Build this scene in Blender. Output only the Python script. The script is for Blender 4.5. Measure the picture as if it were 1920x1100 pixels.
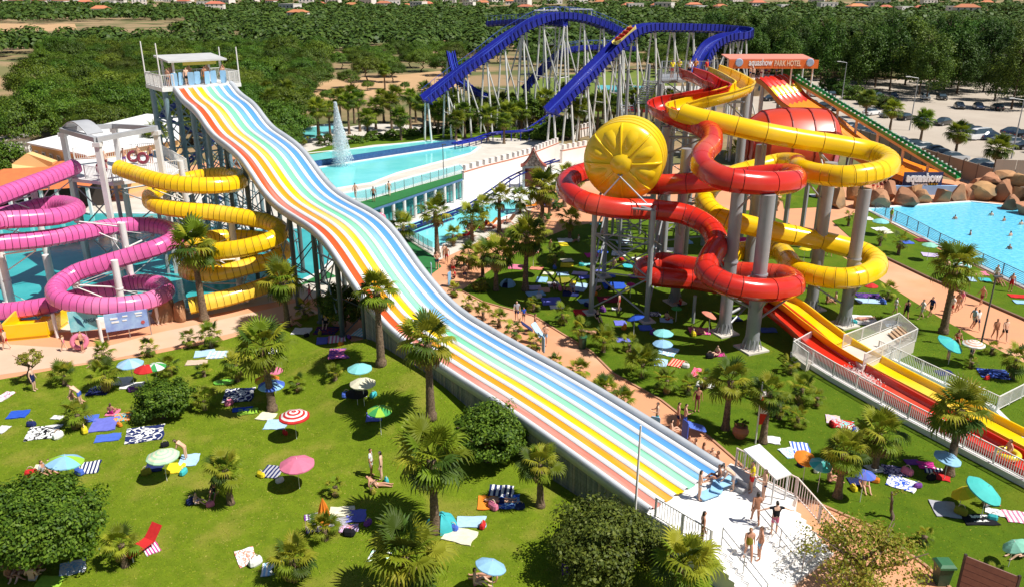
import bpy, bmesh, math, random
import numpy as np
from mathutils import Vector, Matrix, Quaternion
scn = bpy.context.scene
for o in list(bpy.data.objects):
    bpy.data.objects.remove(o, do_unlink=True)
col = scn.collection
PI = math.pi
R = math.radians

# ---------------------------------------------------------------- camera
CAM_H, CAM_P, CAM_F = 24.0, R(20.5), 1500.0      # drone 24 m up, looking 20.5 degrees down; focal length in photo pixels
cd = bpy.data.cameras.new('camera')
cam = bpy.data.objects.new('camera', cd)
col.objects.link(cam)
cam.location = (0, 0, CAM_H)
cam.rotation_euler = (PI/2-CAM_P, 0, 0)
cd.sensor_fit = 'HORIZONTAL'
cd.sensor_width = 36
cd.lens = 36*CAM_F/1920
cd.clip_start = 0.5
cd.clip_end = 9000
scn.camera = cam

# ---------------------------------------------------------------- sky, sun, exposure
SUN_EL, SUN_AZ = R(57), R(-22)                     # sun high, towards +X (right of the view), azimuth measured from +X to +Y
w = bpy.data.worlds.new('World')
scn.world = w
w.use_nodes = True
nt = w.node_tree
nt.nodes.clear()
sky = nt.nodes.new('ShaderNodeTexSky')
sky.sky_type = 'NISHITA'
sky.sun_disc = False
sky.sun_elevation = SUN_EL
sky.sun_rotation = PI/2-SUN_AZ
sky.air_density = 1.0
sky.dust_density = 0.6
bgn = nt.nodes.new('ShaderNodeBackground')
bgn.inputs[1].default_value = 0.052
won = nt.nodes.new('ShaderNodeOutputWorld')
nt.links.new(sky.outputs[0], bgn.inputs[0])
nt.links.new(bgn.outputs[0], won.inputs[0])
sd = bpy.data.lights.new('sun', 'SUN')
sd.energy = 4.9
sd.angle = R(0.5)
sd.color = (1.0, 0.95, 0.87)
sun = bpy.data.objects.new('sun', sd)
col.objects.link(sun)
sun.location = (60, 20, 90)
tosun = Vector((math.cos(SUN_EL)*math.cos(SUN_AZ), math.cos(SUN_EL)*math.sin(SUN_AZ), math.sin(SUN_EL)))
sun.rotation_euler = tosun.to_track_quat('Z', 'Y').to_euler()
vs = scn.view_settings
vs.view_transform = 'Standard'
vs.look = 'None'
vs.gamma = 1
vs.exposure = 0.42
vs.use_curve_mapping = False

# ---------------------------------------------------------------- survey: where a point seen in the photograph stands in the place
_c, _s = math.cos(CAM_P), math.sin(CAM_P)
def ray(px, py):
    u = (px-960)/CAM_F
    v = (550-py)/CAM_F
    return Vector((u, _c+v*_s, -_s+v*_c))
def G(px, py, z=0.0):
    d = ray(px, py)
    t = (z-CAM_H)/d.z
    return Vector((d.x*t, d.y*t, z))
def AY(px, py, y):
    d = ray(px, py)
    t = y/d.y
    return Vector((d.x*t, y, CAM_H+d.z*t))

# ---------------------------------------------------------------- materials
MATS = {}
def nodes(m):
    m.use_nodes = True
    t = m.node_tree
    b = t.nodes.get('Principled BSDF')
    return t, b
def rgb(c):
    return (c[0], c[1], c[2], 1)
def mat(name, c, rough=.5, c2=None, scale=3.0, amt=.5, bump=0, bscale=40, spec=None, coat=0, metal=0, detail=5, dirt_glint=None, trans=0, per=0, coord='Object', alpha=1, streak=None):
    """one procedural surface: base colour varied by noise, optional second colour, relief, dirt and per-object variation"""
    if name in MATS:
        return MATS[name]
    m = bpy.data.materials.new(name)
    MATS[name] = m
    t, b = nodes(m)
    N, L = t.nodes, t.links
    b.inputs['Roughness'].default_value = rough
    b.inputs['Metallic'].default_value = metal
    if spec is not None:
        b.inputs['Specular IOR Level'].default_value = spec
    if coat:
        b.inputs['Coat Weight'].default_value = coat
        b.inputs['Coat Roughness'].default_value = .08
    tc = N.new('ShaderNodeTexCoord')
    co = N.new('ShaderNodeNewGeometry').outputs['Position'] if coord == 'World' else tc.outputs[coord]
    if streak is not None:                       # grain drawn out along one direction, as water runs; on the lanes it carries painted wet sparkle
        mp = N.new('ShaderNodeMapping')
        mp.vector_type = 'TEXTURE'
        mp.inputs['Rotation'].default_value = (0, 0, streak)
        mp.inputs['Scale'].default_value = (7, .55, 7)
        L.new(co, mp.inputs['Vector'])
        co = mp.outputs[0]
    if c2 is None:
        c2 = tuple(k*.78 for k in c)
    n1 = N.new('ShaderNodeTexNoise')
    n1.inputs['Scale'].default_value = scale
    n1.inputs['Detail'].default_value = detail
    n1.inputs['Roughness'].default_value = .62
    L.new(co, n1.inputs['Vector'])
    rp = N.new('ShaderNodeMapRange')
    rp.inputs[1].default_value = .5-.28*(1.2-amt)
    rp.inputs[2].default_value = .5+.28*(1.2-amt)
    L.new(n1.outputs[0], rp.inputs[0])
    mx = N.new('ShaderNodeMix')
    mx.data_type = 'RGBA'
    mx.inputs[6].default_value = rgb(c)
    mx.inputs[7].default_value = rgb(c2)
    L.new(rp.outputs[0], mx.inputs[0])
    out = mx.outputs[2]
    if dirt_glint:
        n2 = N.new('ShaderNodeTexNoise')
        n2.inputs['Scale'].default_value = scale*.31
        n2.inputs['Detail'].default_value = 8
        L.new(co, n2.inputs['Vector'])
        r2 = N.new('ShaderNodeMapRange')
        r2.inputs[1].default_value = .52
        r2.inputs[2].default_value = .72
        r2.inputs[4].default_value = dirt_glint[3]
        L.new(n2.outputs[0], r2.inputs[0])
        m2 = N.new('ShaderNodeMix')
        m2.data_type = 'RGBA'
        m2.inputs[7].default_value = rgb(dirt_glint)
        L.new(r2.outputs[0], m2.inputs[0])
        L.new(out, m2.inputs[6])
        out = m2.outputs[2]
    if per:
        oi = N.new('ShaderNodeObjectInfo')
        hs = N.new('ShaderNodeHueSaturation')
        r3 = N.new('ShaderNodeMapRange')
        r3.inputs[3].default_value = 1-per
        r3.inputs[4].default_value = 1+per
        L.new(oi.outputs['Random'], r3.inputs[0])
        L.new(r3.outputs[0], hs.inputs['Value'])
        r4 = N.new('ShaderNodeMapRange')
        r4.inputs[3].default_value = .5-per*.07
        r4.inputs[4].default_value = .5+per*.07
        ml = N.new('ShaderNodeMath')
        ml.operation = 'FRACT'
        mm = N.new('ShaderNodeMath')
        mm.operation = 'MULTIPLY'
        mm.inputs[1].default_value = 7.31
        L.new(oi.outputs['Random'], mm.inputs[0])
        L.new(mm.outputs[0], ml.inputs[0])
        L.new(ml.outputs[0], r4.inputs[0])
        L.new(r4.outputs[0], hs.inputs['Hue'])
        L.new(out, hs.inputs['Color'])
        out = hs.outputs[0]
    L.new(out, b.inputs['Base Color'])
    if bump:
        n3 = N.new('ShaderNodeTexNoise')
        n3.inputs['Scale'].default_value = bscale
        n3.inputs['Detail'].default_value = 6
        L.new(co, n3.inputs['Vector'])
        bp = N.new('ShaderNodeBump')
        bp.inputs['Strength'].default_value = min(1, bump)
        bp.inputs['Distance'].default_value = .05*max(1, bump)
        L.new(n3.outputs[0], bp.inputs['Height'])
        L.new(bp.outputs[0], b.inputs['Normal'])
    if trans:
        tr = N.new('ShaderNodeBsdfTranslucent')
        L.new(out, tr.inputs[0])
        ms = N.new('ShaderNodeMixShader')
        ms.inputs[0].default_value = trans
        L.new(b.outputs[0], ms.inputs[1])
        L.new(tr.outputs[0], ms.inputs[2])
        L.new(ms.outputs[0], N['Material Output'].inputs[0])
    if alpha < 1:
        b.inputs['Alpha'].default_value = alpha
    return m

def stripes_mat(name, cs, n=6, axis=0, rough=.9, noise=.0):
    """woven cloth with bands in the given colours along one axis of the object's own unit box"""
    if name in MATS:
        return MATS[name]
    m = bpy.data.materials.new(name)
    MATS[name] = m
    t, b = nodes(m)
    N, L = t.nodes, t.links
    b.inputs['Roughness'].default_value = rough
    b.inputs['Specular IOR Level'].default_value = .15
    tc = N.new('ShaderNodeTexCoord')
    sx = N.new('ShaderNodeSeparateXYZ')
    L.new(tc.outputs['Generated'], sx.inputs[0])
    mu = N.new('ShaderNodeMath')
    mu.operation = 'MULTIPLY'
    mu.inputs[1].default_value = n
    L.new(sx.outputs[axis], mu.inputs[0])
    fr = N.new('ShaderNodeMath')
    fr.operation = 'FRACT'
    L.new(mu.outputs[0], fr.inputs[0])
    cr = N.new('ShaderNodeValToRGB')
    cr.color_ramp.interpolation = 'CONSTANT'
    e = cr.color_ramp.elements
    e[0].color = rgb(cs[0])
    e[1].color = rgb(cs[-1])
    e[1].position = (len(cs)-1)/len(cs)
    for i, c in enumerate(cs[1:-1]):
        x = e.new((i+1)/len(cs))
        x.color = rgb(c)
    L.new(fr.outputs[0], cr.inputs[0])
    L.new(cr.outputs[0], b.inputs['Base Color'])
    return m

def blotch_mat(name, cs, scale=4, rough=.9, kind='voronoi'):
    """printed cloth: patches of several colours"""
    if name in MATS:
        return MATS[name]
    m = bpy.data.materials.new(name)
    MATS[name] = m
    t, b = nodes(m)
    N, L = t.nodes, t.links
    b.inputs['Roughness'].default_value = rough
    b.inputs['Specular IOR Level'].default_value = .15
    tc = N.new('ShaderNodeTexCoord')
    n1 = N.new('ShaderNodeTexNoise')
    n1.inputs['Scale'].default_value = scale
    n1.inputs['Detail'].default_value = 1.5
    n1.inputs['Distortion'].default_value = 1.2
    L.new(tc.outputs['Object'], n1.inputs['Vector'])
    cr = N.new('ShaderNodeValToRGB')
    cr.color_ramp.interpolation = 'CONSTANT'
    e = cr.color_ramp.elements
    e[0].color = rgb(cs[0])
    e[1].color = rgb(cs[-1])
    k = len(cs)
    e[1].position = .36+.28*(k-1)/k
    for i, c in enumerate(cs[1:-1]):
        x = e.new(.36+.28*(i+1)/k)
        x.color = rgb(c)
    L.new(n1.outputs[0], cr.inputs[0])
    L.new(cr.outputs[0], b.inputs['Base Color'])
    return m

# ---------------------------------------------------------------- mesh builder
class MB:
    def __init__(s):
        s.v = []
        s.f = []
        s.m = []
        s.mi = 0
    def add(s, vs, fs):
        o = len(s.v)
        s.v += [tuple(p) for p in vs]
        s.f += [tuple(i+o for i in f) for f in fs]
        s.m += [s.mi]*len(fs)
        return s
    def box(s, c, size, rz=0, M=None):
        hx, hy, hz = size[0]/2, size[1]/2, size[2]/2
        P = [Vector((x*hx, y*hy, z*hz)) for z in (-1, 1) for y in (-1, 1) for x in (-1, 1)]
        if M is None:
            M = Matrix.Rotation(rz, 3, 'Z')
        P = [M @ p + Vector(c) for p in P]
        return s.add(P, [(0, 2, 3, 1), (4, 5, 7, 6), (0, 1, 5, 4), (2, 6, 7, 3), (0, 4, 6, 2), (1, 3, 7, 5)])
    def bar(s, a, b, w, h, up=(0, 0, 1)):
        a = Vector(a); b = Vector(b)
        d = b-a
        L = d.length
        if L < 1e-6:
            return s
        x = d/L
        y = Vector(up).cross(x)
        if y.length < 1e-4:
            y = Vector((1, 0, 0)).cross(x)
            if y.length < 1e-4:
                y = Vector((0, 1, 0)).cross(x)
        y.normalize()
        z = x.cross(y)
        M = Matrix((x, y, z)).transposed()
        return s.box((a+b)/2, (L, w, h), M=M)
    def cyl(s, a, b, r0, r1=None, n=8, caps=True):
        if r1 is None:
            r1 = r0
        a = Vector(a); b = Vector(b)
        d = (b-a)
        if d.length < 1e-6:
            return s
        d.normalize()
        x = d.orthogonal().normalized()
        y = d.cross(x)
        P = []
        for p, r in ((a, r0), (b, r1)):
            for i in range(n):
                t = 2*PI*i/n
                P.append(p+x*(r*math.cos(t))+y*(r*math.sin(t)))
        F = [(i, (i+1) % n, n+(i+1) % n, n+i) for i in range(n)]
        if caps:
            F += [tuple(range(n-1, -1, -1)), tuple(range(n, 2*n))]
        return s.add(P, F)
    def prism(s, pts, z0, z1):
        n = len(pts)
        ar = sum(pts[i][0]*pts[(i+1) % n][1]-pts[(i+1) % n][0]*pts[i][1] for i in range(n))
        if ar < 0:
            pts = list(pts)[::-1]
        P = [(p[0], p[1], z0) for p in pts]+[(p[0], p[1], z1) for p in pts]
        F = [tuple(range(n-1, -1, -1)), tuple(range(n, 2*n))]
        F += [(i, (i+1) % n, n+(i+1) % n, n+i) for i in range(n)]
        return s.add(P, F)
    def sheet(s, pts, z):
        n = len(pts)
        ar = sum(pts[i][0]*pts[(i+1) % n][1]-pts[(i+1) % n][0]*pts[i][1] for i in range(n))
        if ar < 0:
            pts = list(pts)[::-1]
        return s.add([(p[0], p[1], z) for p in pts], [tuple(range(n))])
    def loft(s, rings, closed=True, caps=False):
        n = len(rings[0])
        P = [p for r in rings for p in r]
        F = []
        for k in range(len(rings)-1):
            for i in range(n if closed else n-1):
                j = (i+1) % n
                F.append((k*n+i, k*n+j, (k+1)*n+j, (k+1)*n+i))
        if caps:
            F += [tuple(range(n-1, -1, -1)), tuple(range((len(rings)-1)*n, len(rings)*n))]
        return s.add(P, F)
    def sphere(s, c, r, n=8, m=5, sc=(1, 1, 1)):
        rings = []
        for k in range(1, m):
            a = PI*k/m
            rings.append([Vector((c[0]+r*sc[0]*math.sin(a)*math.cos(2*PI*i/n), c[1]+r*sc[1]*math.sin(a)*math.sin(2*PI*i/n), c[2]-r*sc[2]*math.cos(a))) for i in range(n)])
        o = len(s.v)
        s.loft(rings)
        s.add([(c[0], c[1], c[2]-r*sc[2]), (c[0], c[1], c[2]+r*sc[2])], [])
        b, t = len(s.v)-2, len(s.v)-1
        for i in range(n):
            j = (i+1) % n
            s.f.append((o+j, o+i, b)); s.m.append(s.mi)
            q = o+(m-2)*n
            s.f.append((q+i, q+j, t)); s.m.append(s.mi)
        return s
    def mesh(s, name, mats, smooth=False, org=(0, 0, 0)):
        me = bpy.data.meshes.new(name)
        o = Vector(org)
        me.from_pydata([(p[0]-o.x, p[1]-o.y, p[2]-o.z) for p in s.v], [], s.f)
        if not isinstance(mats, (list, tuple)):
            mats = [mats]
        for k in mats:
            me.materials.append(k)
        if len(mats) > 1:
            me.polygons.foreach_set('material_index', s.m)
        if smooth is True:
            me.polygons.foreach_set('use_smooth', [True]*len(s.f))
        me.update()
        return me
    def build(s, name, mats, parent=None, smooth=False, org=None):
        """links the shapes as ONE mesh object; under a parent the coordinates are taken relative to that parent's base"""
        if org is None:
            org = WORLD_LOC.get(parent.name, Vector()) if parent is not None else (0, 0, 0)
        ob = bpy.data.objects.new(name, s.mesh(name, mats, smooth, org))
        col.objects.link(ob)
        if parent is not None:
            ob.parent = parent
            WORLD_LOC[ob.name] = Vector(org)
        if smooth == 'auto':
            smooth_auto(ob)
        return ob
WORLD_LOC = {}
def smooth_auto(ob, ang=35):
    me = ob.data
    me.polygons.foreach_set('use_smooth', [True]*len(me.polygons))
    me.set_sharp_from_angle(angle=R(ang))
def link(name, me, parent=None, loc=(0, 0, 0), rz=0, sc=1, mats=None):
    ob = bpy.data.objects.new(name, me)
    col.objects.link(ob)
    ob.location = loc
    if not isinstance(rz, (tuple, list)):
        rz = (0, 0, rz)
    ob.rotation_euler = rz
    ob.scale = (sc, sc, sc) if not isinstance(sc, (tuple, list)) else sc
    if parent is not None:
        ob.parent = parent
    if mats:
        for i, m in enumerate(mats):
            ob.material_slots[i].link = 'OBJECT'
            ob.material_slots[i].material = m
    return ob
def empty(name, loc=(0, 0, 0), rz=0):
    o = bpy.data.objects.new(name, None)
    col.objects.link(o)
    o.location = loc
    o.rotation_euler = (0, 0, rz)
    o.empty_display_size = .2
    WORLD_LOC[o.name] = Vector(loc)
    return o
def tag(o, label=None, cat=None, group=None, kind=None):
    if label: o['label'] = label
    if cat: o['category'] = cat
    if group: o['group'] = group
    if kind: o['kind'] = kind
    return o
def struct(o):
    o['kind'] = 'structure'
    return o
def copy_tree(o, parent=None):
    c = o.copy()
    col.objects.link(c)
    c.parent = parent
    for ch in list(o.children):
        copy_tree(ch, c)
    return c
def lerp(a, b, t):
    return a+(b-a)*t
def spline(P, per=10):
    """Catmull-Rom through the points, centripetal-ish, then evenly spaced samples `per` per metre"""
    P = [Vector(p) for p in P]
    Q = [P[0]*2-P[1]]+P+[P[-1]*2-P[-2]]
    out = []
    for i in range(1, len(Q)-2):
        a, b, c, d = Q[i-1], Q[i], Q[i+1], Q[i+2]
        t0 = 0
        t1 = t0+max(1e-4, (b-a).length)**.5
        t2 = t1+max(1e-4, (c-b).length)**.5
        t3 = t2+max(1e-4, (d-c).length)**.5
        n = max(4, int((c-b).length*6))
        for k in range(n):
            t = t1+(t2-t1)*k/n
            A1 = a*((t1-t)/(t1-t0))+b*((t-t0)/(t1-t0))
            A2 = b*((t2-t)/(t2-t1))+c*((t-t1)/(t2-t1))
            A3 = c*((t3-t)/(t3-t2))+d*((t-t2)/(t3-t2))
            B1 = A1*((t2-t)/(t2-t0))+A2*((t-t0)/(t2-t0))
            B2 = A2*((t3-t)/(t3-t1))+A3*((t-t1)/(t3-t1))
            out.append(B1*((t2-t)/(t2-t1))+B2*((t-t1)/(t2-t1)))
    out.append(P[-1])
    s = [0]
    for i in range(1, len(out)):
        s.append(s[-1]+(out[i]-out[i-1]).length)
    n = max(2, int(s[-1]*per))
    A = np.array([tuple(p) for p in out])
    S = np.linspace(0, s[-1], n+1)
    X = np.stack([np.interp(S, s, A[:, k]) for k in range(3)], 1)
    return [Vector(x) for x in X], s[-1]
def in_poly(x, y, poly):
    c = False
    n = len(poly)
    for i in range(n):
        x1, y1 = poly[i][0], poly[i][1]
        x2, y2 = poly[(i+1) % n][0], poly[(i+1) % n][1]
        if (y1 > y) != (y2 > y) and x < (x2-x1)*(y-y1)/(y2-y1)+x1:
            c = not c
    return c
# ================================================================ the setting
rnd = random.Random(7)
def gp(L, z=0):
    return [G(x, y, z) for x, y in L]
M_earth = mat('earth_scrub', (.30, .20, .105), .95, (.10, .115, .03), .035, .95, .6, 2.0, coord='World', dirt_glint=(.36, .25, .14, .8), detail=9)
M_paving = mat('salmon_paving', (.66, .30, .15), .85, (.56, .27, .15), .35, .35, .15, 30, coord='World', dirt_glint=(.68, .44, .29, .8))
M_grass = mat('lawn_grass', (.185, .262, .012), .95, (.12, .185, .008), 1.3, .5, 1.0, 55, coord='World', dirt_glint=(.30, .28, .045, .9), spec=.15, detail=12)
M_grass2 = mat('lawn_grass_green', (.115, .19, .008), .95, (.07, .135, .006), .9, .35, 1.0, 55, coord='World', dirt_glint=(.19, .215, .015, .6), spec=.15, detail=12)
M_turf = mat('artificial_turf', (.015, .16, .035), .9, (.012, .12, .028), 2, .3, coord='World')
M_concrete = mat('pale_concrete', (.62, .58, .52), .85, (.50, .46, .40), .6, .4, .1, 20, coord='World', dirt_glint=(.40, .36, .30, .5))
M_white = mat('white_paint', (.80, .80, .79), .45, (.72, .72, .70), 1.5, .3, dirt_glint=(.55, .53, .48, .35))
M_carpark = mat('carpark_gravel', (.46, .40, .33), .95, (.38, .32, .26), .12, .4, .3, 12, coord='World', dirt_glint=(.33, .29, .24, .55))
def water_mat(name, c, c2, scale=.6, bump=.25, bscale=1.6):
    m = mat(name, c, .06, c2, scale, .3, bump, bscale, coord='World', detail=4)
    return m
M_water = water_mat('pool_water_turquoise', (.12, .60, .62), (.26, .76, .76), .16)
M_water_deep = water_mat('pool_water_teal', (.02, .30, .32), (.07, .46, .47), .22)
M_wave = water_mat('wave_pool_water', (.06, .47, .78), (.22, .72, .92), 2.2, 1.6, 2.6)

# ---- ground: one sheet to the horizon, rising into low hills
def hill(x, y):
    h = 0
    if y > 900:
        t = min(1, (y-900)/1800)
        t = t*t*(3-2*t)
        n = .62+.22*math.sin(x*.0021+1.3)+.16*math.sin(x*.0063+.4)+.08*math.sin(x*.017)
        h += t*112*n
    h += 6.0*math.exp(-(((x+150)/20)**2+((y-235)/34)**2))
    return h
xs = sorted(set([-4200, -3300, -2600]+list(range(-2100, 2101, 60))+list(range(-240, 0, 8))+[2600, 3300, 4200]))
ys = [-80, 0, 60, 100]+list(range(110, 260, 8))+list(range(280, 900, 40))+list(range(900, 3000, 60))+[3300, 3800, 4600, 6000]
b = MB()
b.add([(x, y, hill(x, y)-.02) for y in ys for x in xs],
      [(j*len(xs)+i, j*len(xs)+i+1, (j+1)*len(xs)+i+1, (j+1)*len(xs)+i) for j in range(len(ys)-1) for i in range(len(xs)-1)])
struct(b.build('ground', M_earth, smooth=True))

def flat(name, poly, z, m, kind='structure', thick=0):
    b = MB()
    if thick:
        b.prism(poly, z-thick, z)
    else:
        b.sheet(poly, z)
    o = b.build(name, m)
    o['kind'] = kind
    return o
# slide frame: origin at the left corner of the slide's foot, s runs up the slide, t to its right
SA = Vector((6.474, 31.195, 0))
TH = R(129.5)
SD = Vector((math.cos(TH), math.sin(TH), 0))
SE = Vector((math.sin(TH), -math.cos(TH), 0))
def S(s, t, z=0):
    return SA+SD*s+SE*t+Vector((0, 0, z))

def sstep(a, b_, x):
    t = min(1, max(0, (x-a)/(b_-a)))
    return t*t*(3-2*t)
def gz(x, y):
    """height of the grass bank that leans against the left side of the rainbow slide"""
    q = Vector((x, y, 0))-SA
    s_, t_ = q.dot(SD), q.dot(SE)
    if t_ > .2 or t_ < -8.5:
        return 0
    return 1.75*sstep(6, 19, s_)*(1-sstep(24.5, 30, s_))*(1-sstep(.6, 8, -t_))
def GL(px, py, off=0.0):
    z = 0
    for _ in range(12):
        p = G(px, py, z)
        z = z*.4+gz(p.x, p.y)*.6
    return G(px, py, z)+Vector((0, 0, off))
flat('park_paving', [(-95, 18), (75, 18), (75, 60), (66, 104), (52, 116), (20, 120), (-10, 140), (-36, 140), (-48, 118), (-75, 100), (-95, 60)], 0, M_paving)
flat('pool_deck', gp([(-150, 385), (150, 385), (330, 360), (520, 330), (560, 250), (700, 232), (870, 240), (1000, 262), (1090, 275), (1100, 300), (1060, 330), (1010, 370), (985, 410), (905, 450), (815, 492), (760, 470), (690, 560), (600, 560), (545, 560), (340, 600), (120, 622), (-150, 630)], 0), .004, M_concrete)
lawn_left = gp([(-200, 760), (0, 712), (120, 690), (270, 668), (420, 638), (500, 614), (600, 588)])+[S(24, -.25), S(-6.3, -.25), S(-9, -.25), Vector((10, 22, 0)), Vector((-50, 22, 0))]
lawn_mid = gp([(865, 545), (930, 500), (1000, 455), (1075, 425), (1180, 408), (1300, 398), (1420, 395), (1480, 420), (1560, 470), (1640, 520), (1760, 595), (1850, 645), (1960, 700)])+[Vector((45, 40, 0)), Vector((36, 27, 0)), Vector((20.5, 25.5, 0))]+gp([(1790, 1110), (1735, 1060), (1640, 990), (1530, 942), (1440, 915), (1340, 828), (1240, 750), (1150, 700), (1110, 660), (1000, 592), (905, 566)])
lawn_pool = gp([(1560, 415), (1625, 396), (1760, 468), (1920, 545), (1990, 580), (1990, 640), (1920, 600), (1740, 522), (1660, 484), (1610, 460)])
lawn_back = gp([(1462, 335), (1530, 338), (1578, 358), (1560, 388), (1470, 392)])
lawn_strip = [S(4, 5.62), S(31, 5.62), S(31, 8.4), S(26, 8.4), S(20, 7.6), S(12, 7.3), S(4, 6.5)]
lawn_fountain = gp([(560, 290), (640, 268), (760, 252), (930, 240), (1010, 262), (900, 258), (700, 272), (585, 290)])
for i, (nm, poly) in enumerate((('lawn', lawn_left), ('lawn', lawn_mid), ('lawn', lawn_pool), ('lawn', lawn_back), ('lawn', lawn_strip), ('lawn', lawn_fountain))):
    flat(nm, poly, .05, M_grass if i == 0 else M_grass2, thick=.06)
b = MB()
gs, gt_ = list(np.arange(5, 30.6, .8)), list(np.arange(-8.5, .01, .5))
b.add([(p.x, p.y, (.051 if gz(p.x, p.y) > .004 else .03)+gz(p.x, p.y)) for a in gs for p in [S(a, t) for t in gt_]], [(i*len(gt_)+j, (i+1)*len(gt_)+j, (i+1)*len(gt_)+j+1, i*len(gt_)+j+1) for i in range(len(gs)-1) for j in range(len(gt_)-1)])
struct(b.build('grass_bank', M_grass, smooth=True))
flat('beige_path', gp([(-150, 640), (0, 644), (130, 652), (210, 646), (300, 622), (400, 602), (560, 566), (600, 586), (480, 614), (340, 646), (200, 674), (0, 702), (-150, 735)]), .008, mat('beige_paving', (.62, .44, .32), .9, (.54, .38, .27), .5, .4, .1, 20, coord='World', dirt_glint=(.66, .38, .22, .6)))
flat('artificial_turf', [S(43, -7), S(58, -7), S(58, 6.5), S(43, 6.5)], .012, M_turf)
far_lawn = gp([(880, 208), (1000, 150), (1085, 138), (1250, 128), (1270, 160), (1240, 200), (1120, 215)])
flat('lawn', far_lawn, .05, mat('far_grass', (.10, .17, .012), .95, (.16, .19, .03), .08, .4, coord='World'), thick=.06)

def coping(poly, name, wdt=.45, h=.12, m=None, skip=()):
    b = MB()
    n = len(poly)
    for i in range(n):
        if i in skip:
            continue
        a, c = Vector(poly[i]), Vector(poly[(i+1) % n])
        a.z = c.z = h/2
        b.bar(a, c, wdt, h)
    return struct(b.build(name, m or M_white))
def pool(name, poly, wm, z=.03, cp=True, skip=()):
    o = flat(name, poly, z, wm)
    if cp:
        coping(poly, name+'_coping', skip=skip)
    return o
P_left = gp([(-150, 410), (0, 402), (60, 398), (160, 400), (330, 402), (420, 432), (600, 428), (645, 470), (600, 512), (520, 550), (350, 582), (130, 604), (0, 612), (-150, 614)])
pool('pool_water', P_left, M_water_deep)
P_up = gp([(552, 298), (572, 289), (690, 277), (800, 265), (850, 264), (853, 270), (740, 286), (590, 311)])
pool('pool_water', P_up, M_water)
P_low = gp([(591, 316), (700, 299), (853, 275), (900, 276), (884, 288), (807, 309), (747, 325), (697, 344), (623, 356), (604, 340)])
pool('pool_water', P_low, M_water)
P_mid = gp([(748, 432), (763, 420), (847, 396), (963, 374), (984, 392), (940, 412), (873, 440), (815, 470), (795, 462)])
pool('pool_water', P_mid, M_water)
P_under = gp([(630, 374), (640, 364), (700, 353), (770, 333), (862, 309), (874, 318), (770, 350), (690, 374)])
pool('pool_water', P_under, M_water)
P_far = gp([(524, 258), (545, 245), (622, 233), (646, 243), (600, 259), (545, 268)])
pool('pool_water', P_far, M_water)
P_wave = [G(1622, 392), G(1712, 386), G(1820, 379), G(1868, 384), Vector((78, 84, 0)), Vector((78, 60, 0)), G(1990, 575), G(1920, 540), G(1760, 462)]
pool('wave_pool_water', P_wave, M_wave, skip=(4, 5))
# dark blue channel wall between the two upper basins
b = MB()
a, c = G(588, 313, 0), G(853, 272, 0)
b.bar(a+Vector((0, 0, .4)), c+Vector((0, 0, .4)), .7, .8)
tag(b.build('divider_wall', mat('dark_blue_tile', (.02, .07, .22), .3, (.04, .12, .3), 3)), 'dark blue tiled dividing wall between the two upper pools', 'wall')

# car park and roads on the right
flat('car_park', [(63.5, 92), (190, 92), (190, 150), (175, 235), (70, 255), (50, 180), (56.5, 150)], .008, M_carpark)
flat('dirt_track', gp([(500, 190), (620, 150), (760, 140), (880, 128), (880, 165), (760, 175), (640, 190), (540, 215)]), .0, mat('sand_track', (.52, .33, .17), .95, (.42, .26, .13), .1, .4, coord='World'))
flat('dirt_track', gp([(0, 45), (140, 45), (145, 57), (0, 62), (-60, 60), (-60, 46)]), .05, MATS['sand_track'])

# ---- short uneven tufts standing in the near lawns
def tufts(poly, n, mats_, box):
    X = nr0.uniform(box[0], box[1], n*3); Y = nr0.uniform(box[2], box[3], n*3)
    keep = np.array([in_poly(a, b_, poly) and abs(a) < b_*.72+3 for a, b_ in zip(X, Y)])
    X, Y = X[keep][:n], Y[keep][:n]
    n = len(X)
    a = nr0.random(n)*PI
    Z0 = np.array([gz(a_, b_) for a_, b_ in zip(X, Y)])
    h = nr0.uniform(.006, .022, n); w_ = nr0.uniform(.015, .05, n)
    lx, ly = nr0.normal(0, .03, n), nr0.normal(0, .03, n)
    dx, dy = np.cos(a)*w_, np.sin(a)*w_
    V = np.stack([np.stack([X-dx, Y-dy, Z0+.045], 1), np.stack([X+dx, Y+dy, Z0+.045], 1), np.stack([X+dx*.6+lx, Y+dy*.6+ly, Z0+.05+h], 1), np.stack([X-dx*.6+lx, Y-dy*.6+ly, Z0+.05+h*.8], 1)], 1).reshape(-1, 3)
    me = bpy.data.meshes.new('grass_tufts')
    me.vertices.add(4*n); me.vertices.foreach_set('co', V.astype(np.float32).ravel())
    me.loops.add(4*n); me.loops.foreach_set('vertex_index', np.arange(4*n, dtype=np.int32))
    me.polygons.add(n); me.polygons.foreach_set('loop_start', np.arange(0, 4*n, 4, dtype=np.int32))
    for m in mats_: me.materials.append(m)
    me.polygons.foreach_set('material_index', nr0.choice(len(mats_), n, p=[.4, .25, .2, .15]).astype(np.int32))
    me.update(calc_edges=True)
    o = link('grass', me)
    tag(o, 'short uneven mown grass of the lawn', 'grass', kind='stuff')
nr0 = np.random.default_rng(5)
GT = [mat('grass_blade_%d' % i, c, .9, tuple(k*.8 for k in c), 3, trans=.2, spec=.1) for i, c in enumerate(((.21, .28, .012), (.28, .31, .025), (.13, .20, .008), (.38, .34, .08)))]
GT2 = [mat('green_blade_%d' % i, c, .9, tuple(k*.8 for k in c), 3, trans=.2, spec=.1) for i, c in enumerate(((.17, .24, .008), (.23, .28, .015), (.10, .17, .006), (.30, .28, .04)))]
tufts(lawn_left, 95000, GT, (-40, 12, 24, 60))
tufts(lawn_mid, 60000, GT2, (2, 45, 27, 72))
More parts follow.
